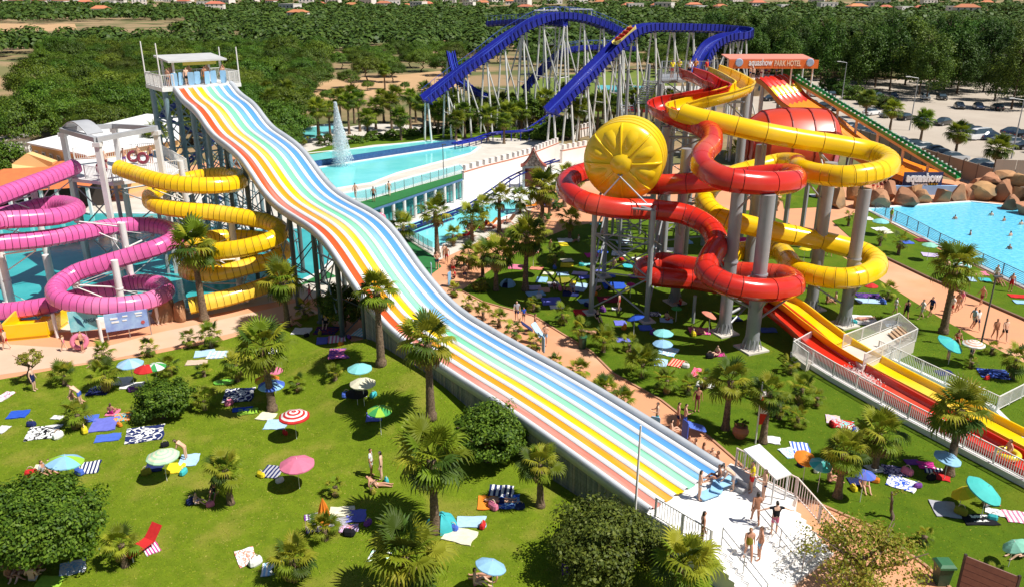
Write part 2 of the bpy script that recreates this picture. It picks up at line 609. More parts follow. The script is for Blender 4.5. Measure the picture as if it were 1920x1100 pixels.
# kerbs of the wide path
q = MB()
kp = gp([(1610, 460), (1660, 484), (1740, 522), (1920, 600), (1990, 636)])
for a, c in zip(kp, kp[1:]):
    q.bar(a+Vector((0, 0, .09)), c+Vector((0, 0, .09)), .22, .18)
struct(q.build('kerb', mat('kerb_brown', (.20, .12, .08), .9, (.15, .09, .06), 2)))
q = MB()
kp = gp([(865, 545), (905, 566), (1000, 592), (1110, 660), (1150, 700), (1240, 750), (1340, 828), (1440, 915), (1530, 942), (1640, 990), (1735, 1060), (1790, 1110)])
for a, c in zip(kp, kp[1:]):
    q.bar(a+Vector((0, 0, .04)), c+Vector((0, 0, .04)), .14, .07)
struct(q.build('kerb', mat('kerb_clay', (.48, .26, .15), .9, (.38, .2, .12), 2)))
# ================================================================ railings (used all over the park)
M_rail = mat('railing_white', (.78, .77, .75), .4, (.68, .66, .63), 2, .3)
M_railpink = mat('railing_blush', (.80, .66, .60), .45, (.74, .58, .52), 2, .3)
M_steel = mat('brushed_steel', (.45, .46, .48), .35, (.36, .37, .39), 2, .3, metal=.7)
def railing(pts, h=1.1, sp=.16, name='railing', label='', m=None, cat='railing', group=None, parent=None, br=.014, postsp=2.0, wires=0):
    m = m or M_rail
    pts = [Vector(p) for p in pts]
    root = parent if parent is not None else empty(name, pts[0])
    if parent is None:
        tag(root, label, cat, group)
    bl = MB()
    for a, c in zip(pts, pts[1:]):
        L = (c-a).length
        MB().bar(a+Vector((0, 0, h)), c+Vector((0, 0, h)), .06, .05).build('rail', m, root)
        MB().bar(a+Vector((0, 0, .1)), c+Vector((0, 0, .1)), .05, .04).build('rail', m, root)
        n = max(1, int(L/sp))
        for i in range(n):
            p = a.lerp(c, (i+.5)/n)
            if wires == 0:
                bl.bar(p+Vector((0, 0, .1)), p+Vector((0, 0, h-.02)), br*2, br*2)
        for k in range(wires):
            z = .1+(h-.1)*(k+1)/(wires+1)
            bl.bar(a+Vector((0, 0, z)), c+Vector((0, 0, z)), .03, .03)
        n = max(1, int(round(L/postsp)))
        for i in range(n+1):
            if i == n and c is not pts[-1]:
                continue
            p = a.lerp(c, i/n)
            q = MB()
            q.bar(p, p+Vector((0, 0, h+.03)), .07, .07)
            q.build('post', m, root)
    if bl.v:
        bl.build('balusters', m, root)
    return root

# ================================================================ the rainbow mat slide
PS = [-1, 0, 3, 6, 9, 12, 15, 18, 21, 22.5, 24, 25.5, 27, 28.5, 30, 31.5, 33, 34.5, 36, 37.5, 39, 40.5, 42, 43.5, 45, 46.5, 48, 49.5, 51, 52.5, 54, 55.5, 57, 58.5, 60, 61]
PZ = [1.6, 1.6, 1.90, 2.18, 2.42, 2.58, 2.66, 2.80, 3.0, 3.24, 3.66, 4.3, 5.02, 5.9, 6.82, 7.5, 7.84, 8.0, 8.1, 8.22, 8.4, 8.78, 9.4, 10.25, 11.05, 11.5, 11.8, 12.05, 12.3, 12.86, 13.7, 14.25, 14.5, 14.88, 15.7, 15.75]
ks = np.arange(0, 61.01, .25)
kz = np.interp(ks, PS, PZ)
kern = np.hanning(11); kern /= kern.sum()
kz2 = np.convolve(np.pad(kz, 5, mode='edge'), kern, mode='valid')
def zp(s):
    return float(np.interp(s, ks, kz2))
SS = list(np.arange(0, 60.01, .4))
slide = empty('rainbow_slide', S(0, 2.5, 0))
tag(slide, 'long wavy mat slide with six rainbow coloured lanes and white dividers', 'water slide')
def strip(prof, s0, s1, closed=False):
    """sweep a cross profile [(t, dz)] down the slide"""
    sl = [s for s in SS if s0 <= s <= s1]
    return [[S(s, t, zp(s)+dz) for t, dz in prof] for s in sl]
LANES = [('red', (.66, .10, .02)), ('orange', (.86, .36, .01)), ('yellow', (.90, .60, .005)), ('mint', (.22, .70, .42)), ('sky', (.17, .46, .77)), ('blue', (.10, .33, .70))]
pt = 5.0/6
M_div = mat('slide_divider_gelcoat', (.82, .82, .82), .3, (.72, .73, .74), 1.2, .3, coat=.4, dirt_glint=(.66, .60, .54, .3))
for i, (nm, c) in enumerate(LANES):
    lm = mat('lane_'+nm, c, .18, tuple(k*.84 for k in c), 2.2, .4, .25, 8, coat=.5, dirt_glint=tuple(lerp(k, .75, .5) for k in c)+(.6,), streak=TH)  # pale streaks are wet sparkle painted into the lane colour
    lf = mat('lane_'+nm+'_faded', tuple(lerp(k, .55, .38) for k in c) if i == 0 else c, .22, tuple(lerp(k, .5, .2) for k in c), 2.2, .5, .25, 8, coat=.4, dirt_glint=(.66, .56, .5, .6), streak=TH)
    t0, t1 = i*pt+.16, (i+1)*pt-.16
    prof = [(t0-.03, .07), (t0+.05, .012), ((t0+t1)/2, 0), (t1-.05, .012), (t1+.03, .07)]
    for a, c_, m_ in ((0, 22, lf if i == 0 else lm), (22, 60, lm)):
        MB().loft(strip(prof, a, c_), closed=False).build('lane', m_, slide, smooth=True)
for i in range(7):
    t = i*pt
    hw = .138 if 0 < i < 6 else .12
    prof = [(t-hw-.03, .06), (t-hw*.8, .13), (t-hw*.3, .165), (t+hw*.3, .165), (t+hw*.8, .13), (t+hw+.03, .06)]
    MB().loft(strip(prof, 0, 60), closed=False).build('lane_divider', M_div, slide, smooth=True)
M_wallgrey = mat('slide_wall_grey', (.50, .53, .57), .35, (.40, .43, .47), .8, .4, dirt_glint=(.30, .32, .34, .4))
MB().loft(strip([(5.08, .05), (5.12, .33), (5.32, .42), (5.50, .33), (5.56, -.25), (5.3, -.3)], 0, 60), closed=False).build('side_wall', M_wallgrey, slide, smooth=True)
MB().loft(strip([(-.08, .05), (-.10, .24), (-.19, .27), (-.27, .22), (-.30, -.30), (-.05, -.34)], 0, 60), closed=False).build('side_wall', M_wallgrey, slide, smooth=True)
MB().loft(strip([(-.2, -.30), (2.5, -.34), (5.45, -.30), (5.45, -.12), (2.5, -.12), (-.2, -.12)], 0, 60), closed=True, caps=True).build('underside', mat('slide_underside', (.16, .19, .20), .6, (.10, .12, .13), 1, .5), slide)
# weathered planks closing the left side near the ground, one by one
M_plank = [mat('fence_plank_%d' % k, c, .8, tuple(x*.6 for x in c), 6, .6) for k, c in enumerate(((.27, .28, .27), (.21, .23, .23), (.32, .30, .27), (.17, .20, .205)))]
s = .1
while s < 25.6:
    wd = rnd.uniform(.17, .23)
    h = zp(s+.1)-.34
    q = MB()
    g_ = gz(*S(s, -.3)[:2])
    q.box((0, 0, 0), (wd-.02, .03+rnd.uniform(0, .012), h-g_-.06), rz=TH)
    o = q.build('plank', rnd.choice(M_plank), slide, org=(0, 0, 0))
    o.location = S(s+wd/2, -.24+rnd.uniform(-.01, .01), .06+g_+(h-g_-.06)/2)-slide.location
    s += wd
q = MB()
for a in np.arange(.2, 25, 1.0):
    q.add([S(a, 5.42, .05), S(a+1, 5.42, .05), S(a+1, 5.42, zp(a+1)-.2), S(a, 5.42, zp(a)-.2), S(a, 5.36, .05), S(a+1, 5.36, .05), S(a+1, 5.36, zp(a+1)-.2), S(a, 5.36, zp(a)-.2)], [(0, 1, 2, 3), (7, 6, 5, 4), (3, 2, 6, 7)])
q.build('side_panel', M_plank[1], slide)
M_slidecol = mat('slide_column_green_grey', (.085, .125, .13), .5, (.06, .09, .095), 2, .4)
M_bluegrey = mat('tower_leg_blue_grey', (.20, .30, .34), .45, (.15, .23, .27), 2, .4)
for s in (27, 30.5, 34, 38, 42, 46, 50, 54, 57.5):
    m_ = M_slidecol if s < 52 else M_bluegrey
    for t in (.35, 4.65):
        q = MB()
        q.cyl(S(s, t, 0), S(s, t, zp(s)-.32), .19, .19, 10)
        q.cyl(S(s, t, 0), S(s, t, .12), .34, .34, 10)
        q.build('column', m_, slide, smooth='auto')
    q = MB()
    zt = zp(s)-.6
    q.cyl(S(s, .35, zt), S(s, 4.65, zt), .11, n=6)
    n = max(1, int(zt/3.2))
    for k in range(n):
        z0, z1 = zt*k/n+.1, zt*(k+1)/n-.1
        q.cyl(S(s, .35, z0), S(s, 4.65, z1), .05, n=5)
        q.cyl(S(s, 4.65, z0), S(s, .35, z1), .05, n=5)
    q.build('cross_brace', m_, slide)
for a, c_ in ((30.5, 34), (38, 42), (46, 50), (54, 57.5)):
    for t in (.35, 4.65):
        q = MB()
        z0 = zp(a)-.5; z1 = zp(c_)-.5
        q.cyl(S(a, t, .2), S(c_, t, z1), .06, n=5)
        q.cyl(S(c_, t, .2), S(a, t, z0), .06, n=5)
        for k in range(1, int(z0/3)+1):
            q.cyl(S(a, t, k*3-.2), S(c_, t, k*3-.2), .05, n=5)
        q.build('cross_brace', m_, slide)
# water film droplets are left to the gloss; start tower
tower = empty('start_tower', S(62.5, 2.5, 0))
tag(tower, 'white start platform with flat canopy and masts on blue grey legs', 'tower')
DZ = 15.75
q = MB()
q.prism([S(60, -1.3), S(60, 6.3), S(65, 6.3), S(65, -1.3)], DZ-.35, DZ)
q.build('deck', M_white, tower)
for t in (-.9, 1.4, 3.6, 5.9):
    for s in (60.6, 64.5):
        q = MB()
        q.cyl(S(s, t, 0), S(s, t, DZ-.36), .26, n=10)
        q.build('leg', M_bluegrey, tower, smooth='auto')
q = MB()
for k in range(5):
    z0 = k*3.05+.2
    for s in (60.6, 64.5):
        for a, c_ in ((-.9, 1.4), (1.4, 3.6), (3.6, 5.9)):
            q.cyl(S(s, a, z0), S(s, c_, z0+2.9), .06, n=5)
            q.cyl(S(s, c_, z0), S(s, a, z0+2.9), .06, n=5)
        q.cyl(S(s, -.9, z0), S(s, 5.9, z0), .09, n=5)
    for t in (-.9, 5.9):
        q.cyl(S(60.6, t, z0), S(64.5, t, z0+2.9), .06, n=5)
        q.cyl(S(60.6, t, z0), S(64.5, t, z0), .09, n=5)
q.build('bracing', M_bluegrey, tower)
# stairs winding up behind
q = MB()
for k in range(5):
    z0 = k*3.1
    t0, t1 = (0, 5) if k % 2 == 0 else (5, 0)
    for j in range(14):
        f = j/14
        q.box(S(66.2, lerp(t0, t1, f), z0+3.1*f+.1), (1.2, .34, .06), rz=TH)
    q.bar(S(65.7, t0, z0), S(65.7, t1, z0+3.1), .06, .25)
    q.bar(S(66.8, t0, z0), S(66.8, t1, z0+3.1), .06, .25)
q.build('stair', mat('dark_blue_steel', (.02, .05, .28), .4, (.03, .07, .35), 2), tower)
railing([S(60.1, -.1, DZ), S(60.1, -1.2, DZ), S(64.9, -1.2, DZ), S(64.9, 6.2, DZ), S(60.1, 6.2, DZ), S(60.1, 5.2, DZ)], 1.15, .14, parent=tower, postsp=1.2)
q = MB()
for t in (.3, 4.8):
    for s in (61, 64.2):
        p = MB()
        p.cyl(S(s, t, DZ), S(s, t, DZ+2.2), .12, n=8)
        p.build('roof_post', M_rail, tower)
q.add([S(60.4, -.3, DZ+2.2), S(60.4, 5.3, DZ+2.2), S(64.6, 5.3, DZ+2.5), S(64.6, -.3, DZ+2.5), S(60.4, -.3, DZ+2.36), S(60.4, 5.3, DZ+2.36), S(64.6, 5.3, DZ+2.68), S(64.6, -.3, DZ+2.68)],
      [(3, 2, 1, 0), (4, 5, 6, 7), (0, 1, 5, 4), (1, 2, 6, 5), (2, 3, 7, 6), (3, 0, 4, 7)])
q.build('roof', mat('canopy_grey', (.55, .55, .54), .5, (.46, .46, .46), 1), tower)
q = MB()
q.bar(S(60.9, 1.2, DZ+2.0), S(60.9, 4.4, DZ+2.0), .06, .3)
q.build('banner', mat('banner_yellow', (.75, .6, .1), .6, (.6, .55, .1), 6), tower)
for s, t, h in ((60.2, -1.25, 4.0), (64.8, -1.25, 4.0), (64.8, 6.25, 3.2), (60.2, 6.25, 3.4)):
    q = MB()
    q.cyl(S(s, t, DZ-.3), S(s, t, DZ+h), .075, .06, n=8)
    q.build('mast', M_rail, tower)

# ================================================================ landing platform and steps at the foot
land = empty('landing_platform', S(-2, 2.7, 0))
tag(land, 'white landing platform with wide steps at the foot of the rainbow slide', 'platform')
M_landing = mat('landing_white', (.84, .83, .81), .6, (.76, .75, .73), .8, .3, .05, 30, dirt_glint=(.66, .63, .58, .35))
q = MB()
q.prism([S(-3.7, -.32), S(-3.7, 6.2), S(.12, 6.2), S(.12, -.32)], 0, 1.597)
q.build('deck', M_landing, land)
for k in range(8):
    q = MB()
    z1 = 1.6-.178*(k+1)
    q.prism([S(-3.7-.3*(k+1), -.32), S(-3.7-.3*(k+1), 5.6), S(-3.7-.3*k, 5.6), S(-3.7-.3*k, -.32)], 0, z1)
    q.build('step', M_landing, land)
q = MB()
for s in np.arange(-3.6, -.1, .92):
    q.bar(S(s, -.3, 1.603), S(s, 6.18, 1.603), .018, .004)
for t in np.arange(.6, 6, 1.1):
    q.bar(S(-3.68, t, 1.603), S(-.05, t, 1.603), .018, .004)
q.build('joint', mat('tile_joint', (.6, .58, .55), .8), land)
for t in (.4, 3.1):
    a, c_ = S(-3.6, t, 1.6), S(-6.0, t, .2)
    q = MB()
    for h in (.95, .5):
        q.cyl(a+Vector((0, 0, h)), c_+Vector((0, 0, h)), .025, n=6)
    q.cyl(a, a+Vector((0, 0, .97)), .025, n=6)
    q.cyl(c_, c_+Vector((0, 0, .97)), .025, n=6)
    m_ = (a+c_)/2
    q.cyl(m_, m_+Vector((0, 0, .95)), .025, n=6)
    q.build('handrail', M_steel, land)
for k in range(2):
    q = MB()
    q.prism([S(-1.9, 4.3+.35*k), S(-1.9, 5.4), S(-.4, 5.4), S(-.4, 4.3+.35*k)], 1.6+.24*k, 1.6+.24*(k+1))
    q.build('step', mat('grey_step', (.50, .50, .51), .7, (.42, .42, .43), 2), land)
railing([S(-.2, 6.12, 1.6), S(-3.6, 6.12, 1.6), S(-6.2, 6.2, .05)], 1.05, .15, 'railing', 'blush white barred railing going down beside the landing steps', M_railpink)
railing([S(-.4, -.25, 1.6), S(-3.5, -.25, 1.6)], 1.05, .15, 'railing', 'white barred railing on the palm side of the landing platform', M_rail)
q = MB()
a = S(.6, -.45, 0)
q.cyl(a, a+Vector((0, 0, 6.0)), .07, .045, 8)
q.cyl(a, a+Vector((0, 0, .2)), .16, n=8)
tag(q.build('mast', M_rail), 'thin white mast at the lower left corner of the rainbow slide', 'mast')
# tilted white shade board beside the steps
root = empty('shade_board', G(1432, 905, 0))
tag(root, 'plain white tilted shade board on posts beside the salmon path', 'shade')
c4 = [G(1394, 842, 3.1), G(1424, 832, 3.1), G(1484, 888, 3.1), G(1455, 898, 3.1)]
q = MB()
q.prism(c4, 3.05, 3.13)
q.build('panel', M_white, root)
for p in c4:
    q = MB()
    e_ = p.lerp((c4[0]+c4[2])/2, .12)
    q.cyl((e_.x, e_.y, 0), (e_.x, e_.y, 3.05), .05, n=8)
    q.build('post', M_rail, root)
# ================================================================ tube slides
def frames(P):
    out = []
    n = len(P)
    for i in range(n):
        T = (P[min(n-1, i+1)]-P[max(0, i-1)]).normalized()
        sd_ = T.cross(Vector((0, 0, 1)))
        if sd_.length < 1e-3:
            sd_ = Vector((1, 0, 0))
        sd_.normalize()
        out.append((P[i], sd_, sd_.cross(T), T))
    return out
TUBEPTS = {}
def tube_slide(root, key, ctrl, r, ms, sec=.5, trough=None, nseg=16, bank=0, tight=None):
    """tube in bolted sections, each its own part with a recessed joint and a seam flange; `trough`: (s0, s1) lengths built open"""
    P, L = spline(ctrl, 8)
    TUBEPTS.setdefault(key, []).extend(P[::4])
    FR = frames(P)
    step = L/(len(P)-1)
    i = 0
    N = len(P)-1
    while i < N:
        sl = sec
        if tight:
            j = min(N, i+8)
            turn = FR[i][3].angle(FR[j][3], 0) if j > i else 0
            sl = tight if turn > .23 else sec
        k = min(N, i+max(3, int(round(sl/step))))
        if N-k < 3:
            k = N
        mid = (i+k)/2*step
        opn = trough and trough[0] <= mid <= trough[1]
        q = MB()
        idx = list(range(i, k+1, 3 if k-i > 6 else 2))
        if idx[-1] != k:
            idx.append(k)
        def ring(ii, rr, off=0.0):
            p, sx, up, T = FR[ii]
            p = p+T*off
            if opn:
                A = [PI*1.0+PI*a/12 for a in range(13)]
                o = [p+sx*(rr*math.cos(a))+up*(rr*math.sin(a)) for a in A]
                o = [p-sx*(rr)+up*.28]+o+[p+sx*rr+up*.28]
                A2 = A[::-1]
                ri = rr-.06
                inn = [p+sx*(ri*math.cos(a))+up*(ri*math.sin(a)) for a in A2]
                inn = [p+sx*ri+up*.28]+inn+[p-sx*ri+up*.28]
                lipL = [p-sx*(rr+.08)+up*.30, p-sx*(rr+.08)+up*.24]
                return o[:1]+o[1:]+[p+sx*(rr+.1)+up*.22, p+sx*(rr+.1)+up*.30]+inn+[p-sx*(rr+.1)+up*.30, p-sx*(rr+.1)+up*.22]
            out = []
            for a in range(nseg):
                t = 2*PI*a/nseg+PI/nseg*0
                e_ = rr
                if a in (nseg//2+1, nseg-1):
                    e_ = rr+.07
                out.append(p+sx*(e_*math.cos(t))+up*(e_*math.sin(t)))
            return out
        q.mi = 1
        q.loft([ring(i, r*.955, -.03), ring(i, r*.955, .05)])
        q.mi = 0
        body = [ring(i, r*.955, .05), ring(i, r*1.02, .052), ring(i, r*1.02, .12), ring(i, r, .125)]
        body += [ring(ii, r) for ii in idx[1:]]
        q.loft(body)
        o = q.build('trough_section' if opn else 'tube_section', ms, root, smooth='auto')
        i = k
    return P
def column_arms(root, key, base, top, r, m, reach=5.5, arm=.07, nmax=5, cap=True, flange=True):
    """a column with its own brackets reaching out under the nearest tubes"""
    q = MB()
    q.cyl(base, (base[0], base[1], top), r, r, 14)
    if flange:
        q.cyl((base[0], base[1], top*.5), (base[0], base[1], top*.5+.12), r*1.15, n=14)
    q.cyl((base[0], base[1], 0), (base[0], base[1], .16), r*1.45, n=14)
    c = q.build('column', m, root, smooth='auto')
    cand = []
    for p in TUBEPTS[key]:
        d = math.hypot(p.x-base[0], p.y-base[1])
        if d < reach and p.z < top+1.2:
            cand.append((d, p))
    cand.sort(key=lambda a: a[0])
    used = []
    for d, p in cand:
        if len(used) >= nmax:
            break
        if all(abs(p.z-u.z) > 1.3 or (p-u).length > 3.2 for u in used):
            used.append(p)
    for p in used:
        q = MB()
        z = min(top-.1, p.z-.85)
        if z < .3:
            continue
        q.cyl((base[0], base[1], z-.25), (p.x, p.y, p.z-.78), arm, n=6)
        if d > 1.2:
            q.cyl((base[0], base[1], max(.3, z-1.7)), (p.x, p.y, p.z-.85), arm*.7, n=6)
            q.cyl((base[0], base[1], min(top-.1, z+1.2)), (p.x, p.y, p.z-.8), arm*.4, n=5)
        q.build('bracket', m, root)
    return c
M_pink = mat('pink_gelcoat', (.70, .125, .37), .26, (.60, .10, .31), .5, .4, coat=.35, dirt_glint=(.74, .33, .48, .65))
M_pinkd = mat('pink_joint', (.20, .02, .09), .6)  # grime plus groove shade painted into the joint colour
M_yel = mat('yellow_gelcoat', (.88, .56, .008), .24, (.82, .50, .006), .5, .4, coat=.3, dirt_glint=(.80, .62, .20, .6))
M_yeld = mat('yellow_joint', (.34, .17, .01), .6)  # joint grime with the shade of the groove mixed into the colour
M_colw = mat('column_white', (.78, .77, .76), .4, (.68, .67, .66), 1.2, .4, dirt_glint=(.5, .47, .43, .4))
pk = empty('pink_tube_slide', (-33, 60, 0))
tag(pk, 'pink ribbed tube slide coiling down over the teal pool', 'water slide')
PKP = [G(*p) for p in [(140, 313, 9.9), (100, 330, 9.7), (60, 345, 9.5), (0, 368, 9.15), (-60, 392, 8.85), (-95, 418, 8.6), (-70, 432, 8.4), (0, 414, 8.2), (60, 410, 8.0), (110, 405, 7.8), (142, 393, 7.65), (128, 383, 7.5), (95, 383, 7.3), (30, 398, 7.1), (-50, 420, 6.95), (-85, 445, 6.8), (-60, 462, 6.7), (0, 456, 6.5), (75, 449, 6.3), (150, 437, 6.1), (220, 424, 5.9), (280, 423, 5.7), (322, 432, 5.5), (326, 448, 5.3), (295, 464, 5.05), (250, 478, 4.7), (190, 496, 4.2), (140, 513, 3.7), (104, 540, 3.2), (115, 561, 2.9), (160, 571, 2.6), (215, 573, 2.4), (270, 566, 2.2), (308, 549, 2.05), (300, 533, 1.95), (255, 530, 1.8), (200, 543, 1.65), (140, 558, 1.5), (90, 572, 1.3), (40, 580, 1.1), (0, 584, 1.0)]]
tube_slide(pk, 'pink', PKP, .68, [M_pink, M_pinkd], .47, nseg=14)
for px, py, yy in ((61, 350, 66), (228, 418, 62.5), (214, 488, 58.8), (-20, 420, 62), (85, 478, 63), (135, 500, 61), (0, 470, 60)):
    p = AY(px, py, yy)
    column_arms(pk, 'pink', (p.x, p.y, 0), p.z, .27, M_colw)
for px, py in ((108, 632), (192, 642), (297, 606)):
    p = G(px, py)
    q = MB()
    q.cyl(p, (p.x, p.y, 1.9), .13, n=8)
    q.build('leg', M_colw, pk)
ys_ = empty('yellow_tube_slide', (-27, 63, 0))
tag(ys_, 'yellow ribbed tube slide spiralling down next to the rainbow slide', 'water slide')
YSP = [G(*p) for p in [(222, 315, 10.3), (250, 325, 10.0), (300, 340, 9.7), (350, 347, 9.5), (400, 348, 9.35), (438, 345, 9.2), (453, 335, 9.1), (430, 328, 8.95), (390, 330, 8.75), (340, 340, 8.5), (295, 356, 8.15), (282, 372, 7.9), (300, 387, 7.7), (345, 394, 7.5), (400, 399, 7.2), (460, 408, 6.85), (505, 418, 6.55), (526, 432, 6.25), (510, 449, 5.95), (470, 462, 5.65), (420, 470, 5.35), (380, 470, 5.1), (362, 460, 4.9), (390, 448, 4.7), (450, 445, 4.45), (510, 452, 4.15), (532, 470, 3.85), (510, 487, 3.55), (465, 500, 3.3), (410, 513, 3.0), (370, 514, 2.8), (350, 504, 2.6), (380, 492, 2.4), (440, 488, 2.2), (510, 495, 2.0), (533, 511, 1.8), (510, 530, 1.6), (460, 548, 1.4), (410, 562, 1.25), (355, 573, 1.1)]]
tube_slide(ys_, 'ysp', YSP, .68, [M_yel, M_yeld], .47, nseg=14)
for px, py, yy in ((338, 302, 67.5), (432, 402, 64), (443, 478, 62)):
    p = AY(px, py, yy)
    column_arms(ys_, 'ysp', (p.x, p.y, 0), p.z, .25, M_colw)
# deck the pink and yellow tubes start from
dk = empty('slide_deck', G(215, 470, 0))
tag(dk, 'raised white slide deck under an open roof frame between the pink and yellow tubes', 'deck')
DY = 9.0
dA, dB, dC, dD = G(135, 335, DY), G(212, 343, DY), G(352, 322, DY), G(300, 290, DY)
dE = G(140, 300, DY)
q = MB()
q.prism([dA, dB, dC, dD, dE], DY-.3, DY)
q.build('deck', M_colw, dk)
railing([dA+Vector((1.2, 0, 0)), dB, dB.lerp(dC, .12)], 1.15, .18, parent=dk)
railing([dB.lerp(dC, .33), dC, dD, dE], 1.15, .18, parent=dk)
tops = []
for px, py, yy, h in ((183, 272, 66.0, 12.6), (293, 250, 69.5, 13.2), (118, 253, 72, 13.0), (215, 245, 75, 13.2)):
    p = AY(px, py, yy)
    q = MB()
    q.bar((p.x, p.y, 0), (p.x, p.y, p.z), .42, .42)
    q.bar((p.x, p.y, p.z-.15), (p.x, p.y, p.z+.2), .62, .62)
    q.build('post', M_colw, dk)
    tops.append(Vector((p.x, p.y, p.z+.2)))
q = MB()
for a, c in ((0, 1), (1, 3), (3, 2), (2, 0)):
    q.bar(tops[a]+Vector((0, 0, .22)), tops[c]+Vector((0, 0, .22)), .45, .40)
q.build('roof_beam', mat('beam_grey', (.42, .43, .45), .5, (.34, .35, .37), 1), dk)
q = MB()
rg = []
for i in range(11):
    f = i/10
    a = tops[2].lerp(tops[0], f*.75); c = tops[3].lerp(tops[1], f*.75)
    z = math.sin(f*PI)*.8+.44
    e_ = a.lerp(c, .28)
    rg.append([a+Vector((0, 0, z)), e_+Vector((0, 0, z)), e_+Vector((0, 0, z-.08)), a+Vector((0, 0, z-.08))])
q.loft(rg, caps=True)
q.build('roof_arch', MATS['beam_grey'], dk, smooth='auto')
for p in (dA, dC, dD, dB.lerp(dC, .5), dB):
    q = MB()
    q.cyl((p.x, p.y+.3, 0), (p.x, p.y+.3, DY-.3), .17, n=8)
    q.build('leg', mat('leg_grey', (.30, .34, .37), .5, (.24, .27, .30), 1), dk)
q = MB()
for a, c in ((dA, dB), (dB, dC), (dC, dD)):
    for k in range(2):
        z0 = .5+k*4
        q.cyl((a.x, a.y+.3, z0), (c.x, c.y+.3, z0+3.8), .06, n=5)
        q.cyl((c.x, c.y+.3, z0), (a.x, a.y+.3, z0+3.8), .06, n=5)
        q.cyl((a.x, a.y+.3, z0+3.8), (c.x, c.y+.3, z0+3.8), .08, n=5)
q.build('bracing', MATS['leg_grey'], dk)

# ================================================================ red and yellow tower slides
M_red = mat('red_gelcoat', (.60, .025, .012), .22, (.50, .02, .01), .5, .4, coat=.3, dirt_glint=(.62, .16, .09, .6))
M_redd = mat('red_joint', (.20, .01, .008), .6)  # dark red holds both joint grime and painted groove shade
M_redf = mat('red_seam', (.62, .10, .07), .5)
M_yel2 = mat('yellow_gelcoat_tower', (.88, .57, .005), .22, (.84, .52, .005), .4, .4, coat=.3, dirt_glint=(.82, .66, .22, .6))
rd = empty('red_tower_slide', G(1408, 655))
tag(rd, 'red tube slide looping down the tower through the yellow drum', 'water slide')
yd = empty('yellow_tower_slide', G(1582, 610))
tag(yd, 'yellow tube slide with two wide loops down the grey columns', 'water slide')
RP1 = [G(*p) for p in [(1287, 134, 17.3), (1311, 142, 17.1), (1335, 156, 16.7), (1352, 164, 16.45), (1340, 172, 16.15), (1290, 181, 15.75), (1248, 189, 15.35), (1233, 200, 15.0), (1250, 212, 14.7), (1282, 225, 14.3), (1312, 236, 14.0), (1332, 249, 13.7), (1334, 269, 13.3), (1317, 291, 12.95), (1322, 316, 12.6), (1357, 335, 12.35), (1402, 342, 12.15), (1452, 344, 11.95), (1488, 339, 11.7), (1480, 328, 11.45), (1440, 329, 11.15), (1380, 335, 10.75), (1307, 343, 10.3), (1250, 346, 9.95), (1215, 346, 9.8)]]
RP2 = [G(*p) for p in [(1130, 318, 10.2), (1092, 324, 10.0), (1064, 338, 9.75), (1066, 358, 9.5), (1095, 378, 9.2), (1150, 390, 8.85), (1230, 394, 8.5), (1290, 404, 8.1), (1332, 428, 7.5), (1345, 455, 6.95), (1330, 485, 6.4), (1325, 508, 5.95), (1357, 530, 5.5), (1402, 541, 5.2), (1452, 543, 4.95), (1488, 534, 4.7), (1470, 517, 4.4), (1414, 512, 4.15), (1368, 509, 3.95), (1284, 498, 3.65), (1240, 491, 3.5), (1207, 502, 3.3), (1222, 516, 3.15), (1254, 521, 3.05), (1310, 526, 2.9), (1380, 541, 2.65), (1425, 560, 2.45)]]
YP1 = [G(*p) for p in [(1335, 128, 17.3), (1358, 137, 17.05), (1385, 151, 16.75), (1397, 161, 16.5), (1375, 171, 16.2), (1340, 181, 15.9), (1300, 191, 15.5), (1270, 200, 15.2), (1272, 209, 15.0), (1300, 219, 14.7), (1342, 229, 14.4), (1422, 247, 13.8), (1498, 261, 13.25), (1574, 273, 12.8), (1635, 285, 12.4), (1667, 303, 12.1), (1645, 322, 11.85), (1586, 331, 11.6), (1536, 327, 11.4), (1500, 317, 11.2), (1490, 306, 10.95), (1462, 305, 10.6), (1420, 315, 10.2), (1370, 330, 9.6), (1334, 350, 8.9), (1321, 372, 8.2), (1332, 393, 7.65), (1360, 411, 7.2), (1402, 422, 6.85), (1460, 436, 6.4), (1517, 447, 5.95), (1574, 460, 5.45), (1620, 474, 5.05), (1644, 492, 4.75), (1625, 513, 4.5), (1586, 522, 4.3), (1536, 518, 4.15), (1494, 506, 4.0), (1478, 488, 3.85), (1458, 470, 3.65), (1402, 469, 3.4), (1357, 484, 3.2), (1345, 505, 3.1), (1380, 533, 2.95), (1440, 553, 2.75)]]
def arclen(ctrl, upto):
    P, L = spline(ctrl, 8)
    i = min(range(len(P)), key=lambda k: (P[k]-ctrl[upto]).length)
    return L*i/(len(P)-1)
tube_slide(rd, 'tower', RP1, .82, [M_red, M_redd], 2.3, (0, arclen(RP1, 10)), tight=.62)
tube_slide(rd, 'tower', RP2, .80, [M_red, M_redd], 2.3, tight=.8)
tube_slide(yd, 'tower', YP1, .80, [M_yel2, M_yeld], 2.3, (0, arclen(YP1, 9)), tight=.62)
M_galv = mat('galvanised_grey', (.36, .37, .39), .45, (.29, .30, .32), 1.0, .4, dirt_glint=(.24, .23, .22, .4), metal=.2)
def footing(root, p, r):
    q = MB()
    q.box((p.x, p.y, .11), (r*3.6, r*3.6, .12), rz=.4)
    q.build('footing', M_concrete, root)
    q = MB()
    for k in range(12):
        a = 2*PI*k/12
        q.bar((p.x+math.cos(a)*r*1.5, p.y+math.sin(a)*r*1.5, .17), (p.x+math.cos(a)*r*.98, p.y+math.sin(a)*r*.98, .95), .05, .05)
    q.build('gusset', M_galv, root)
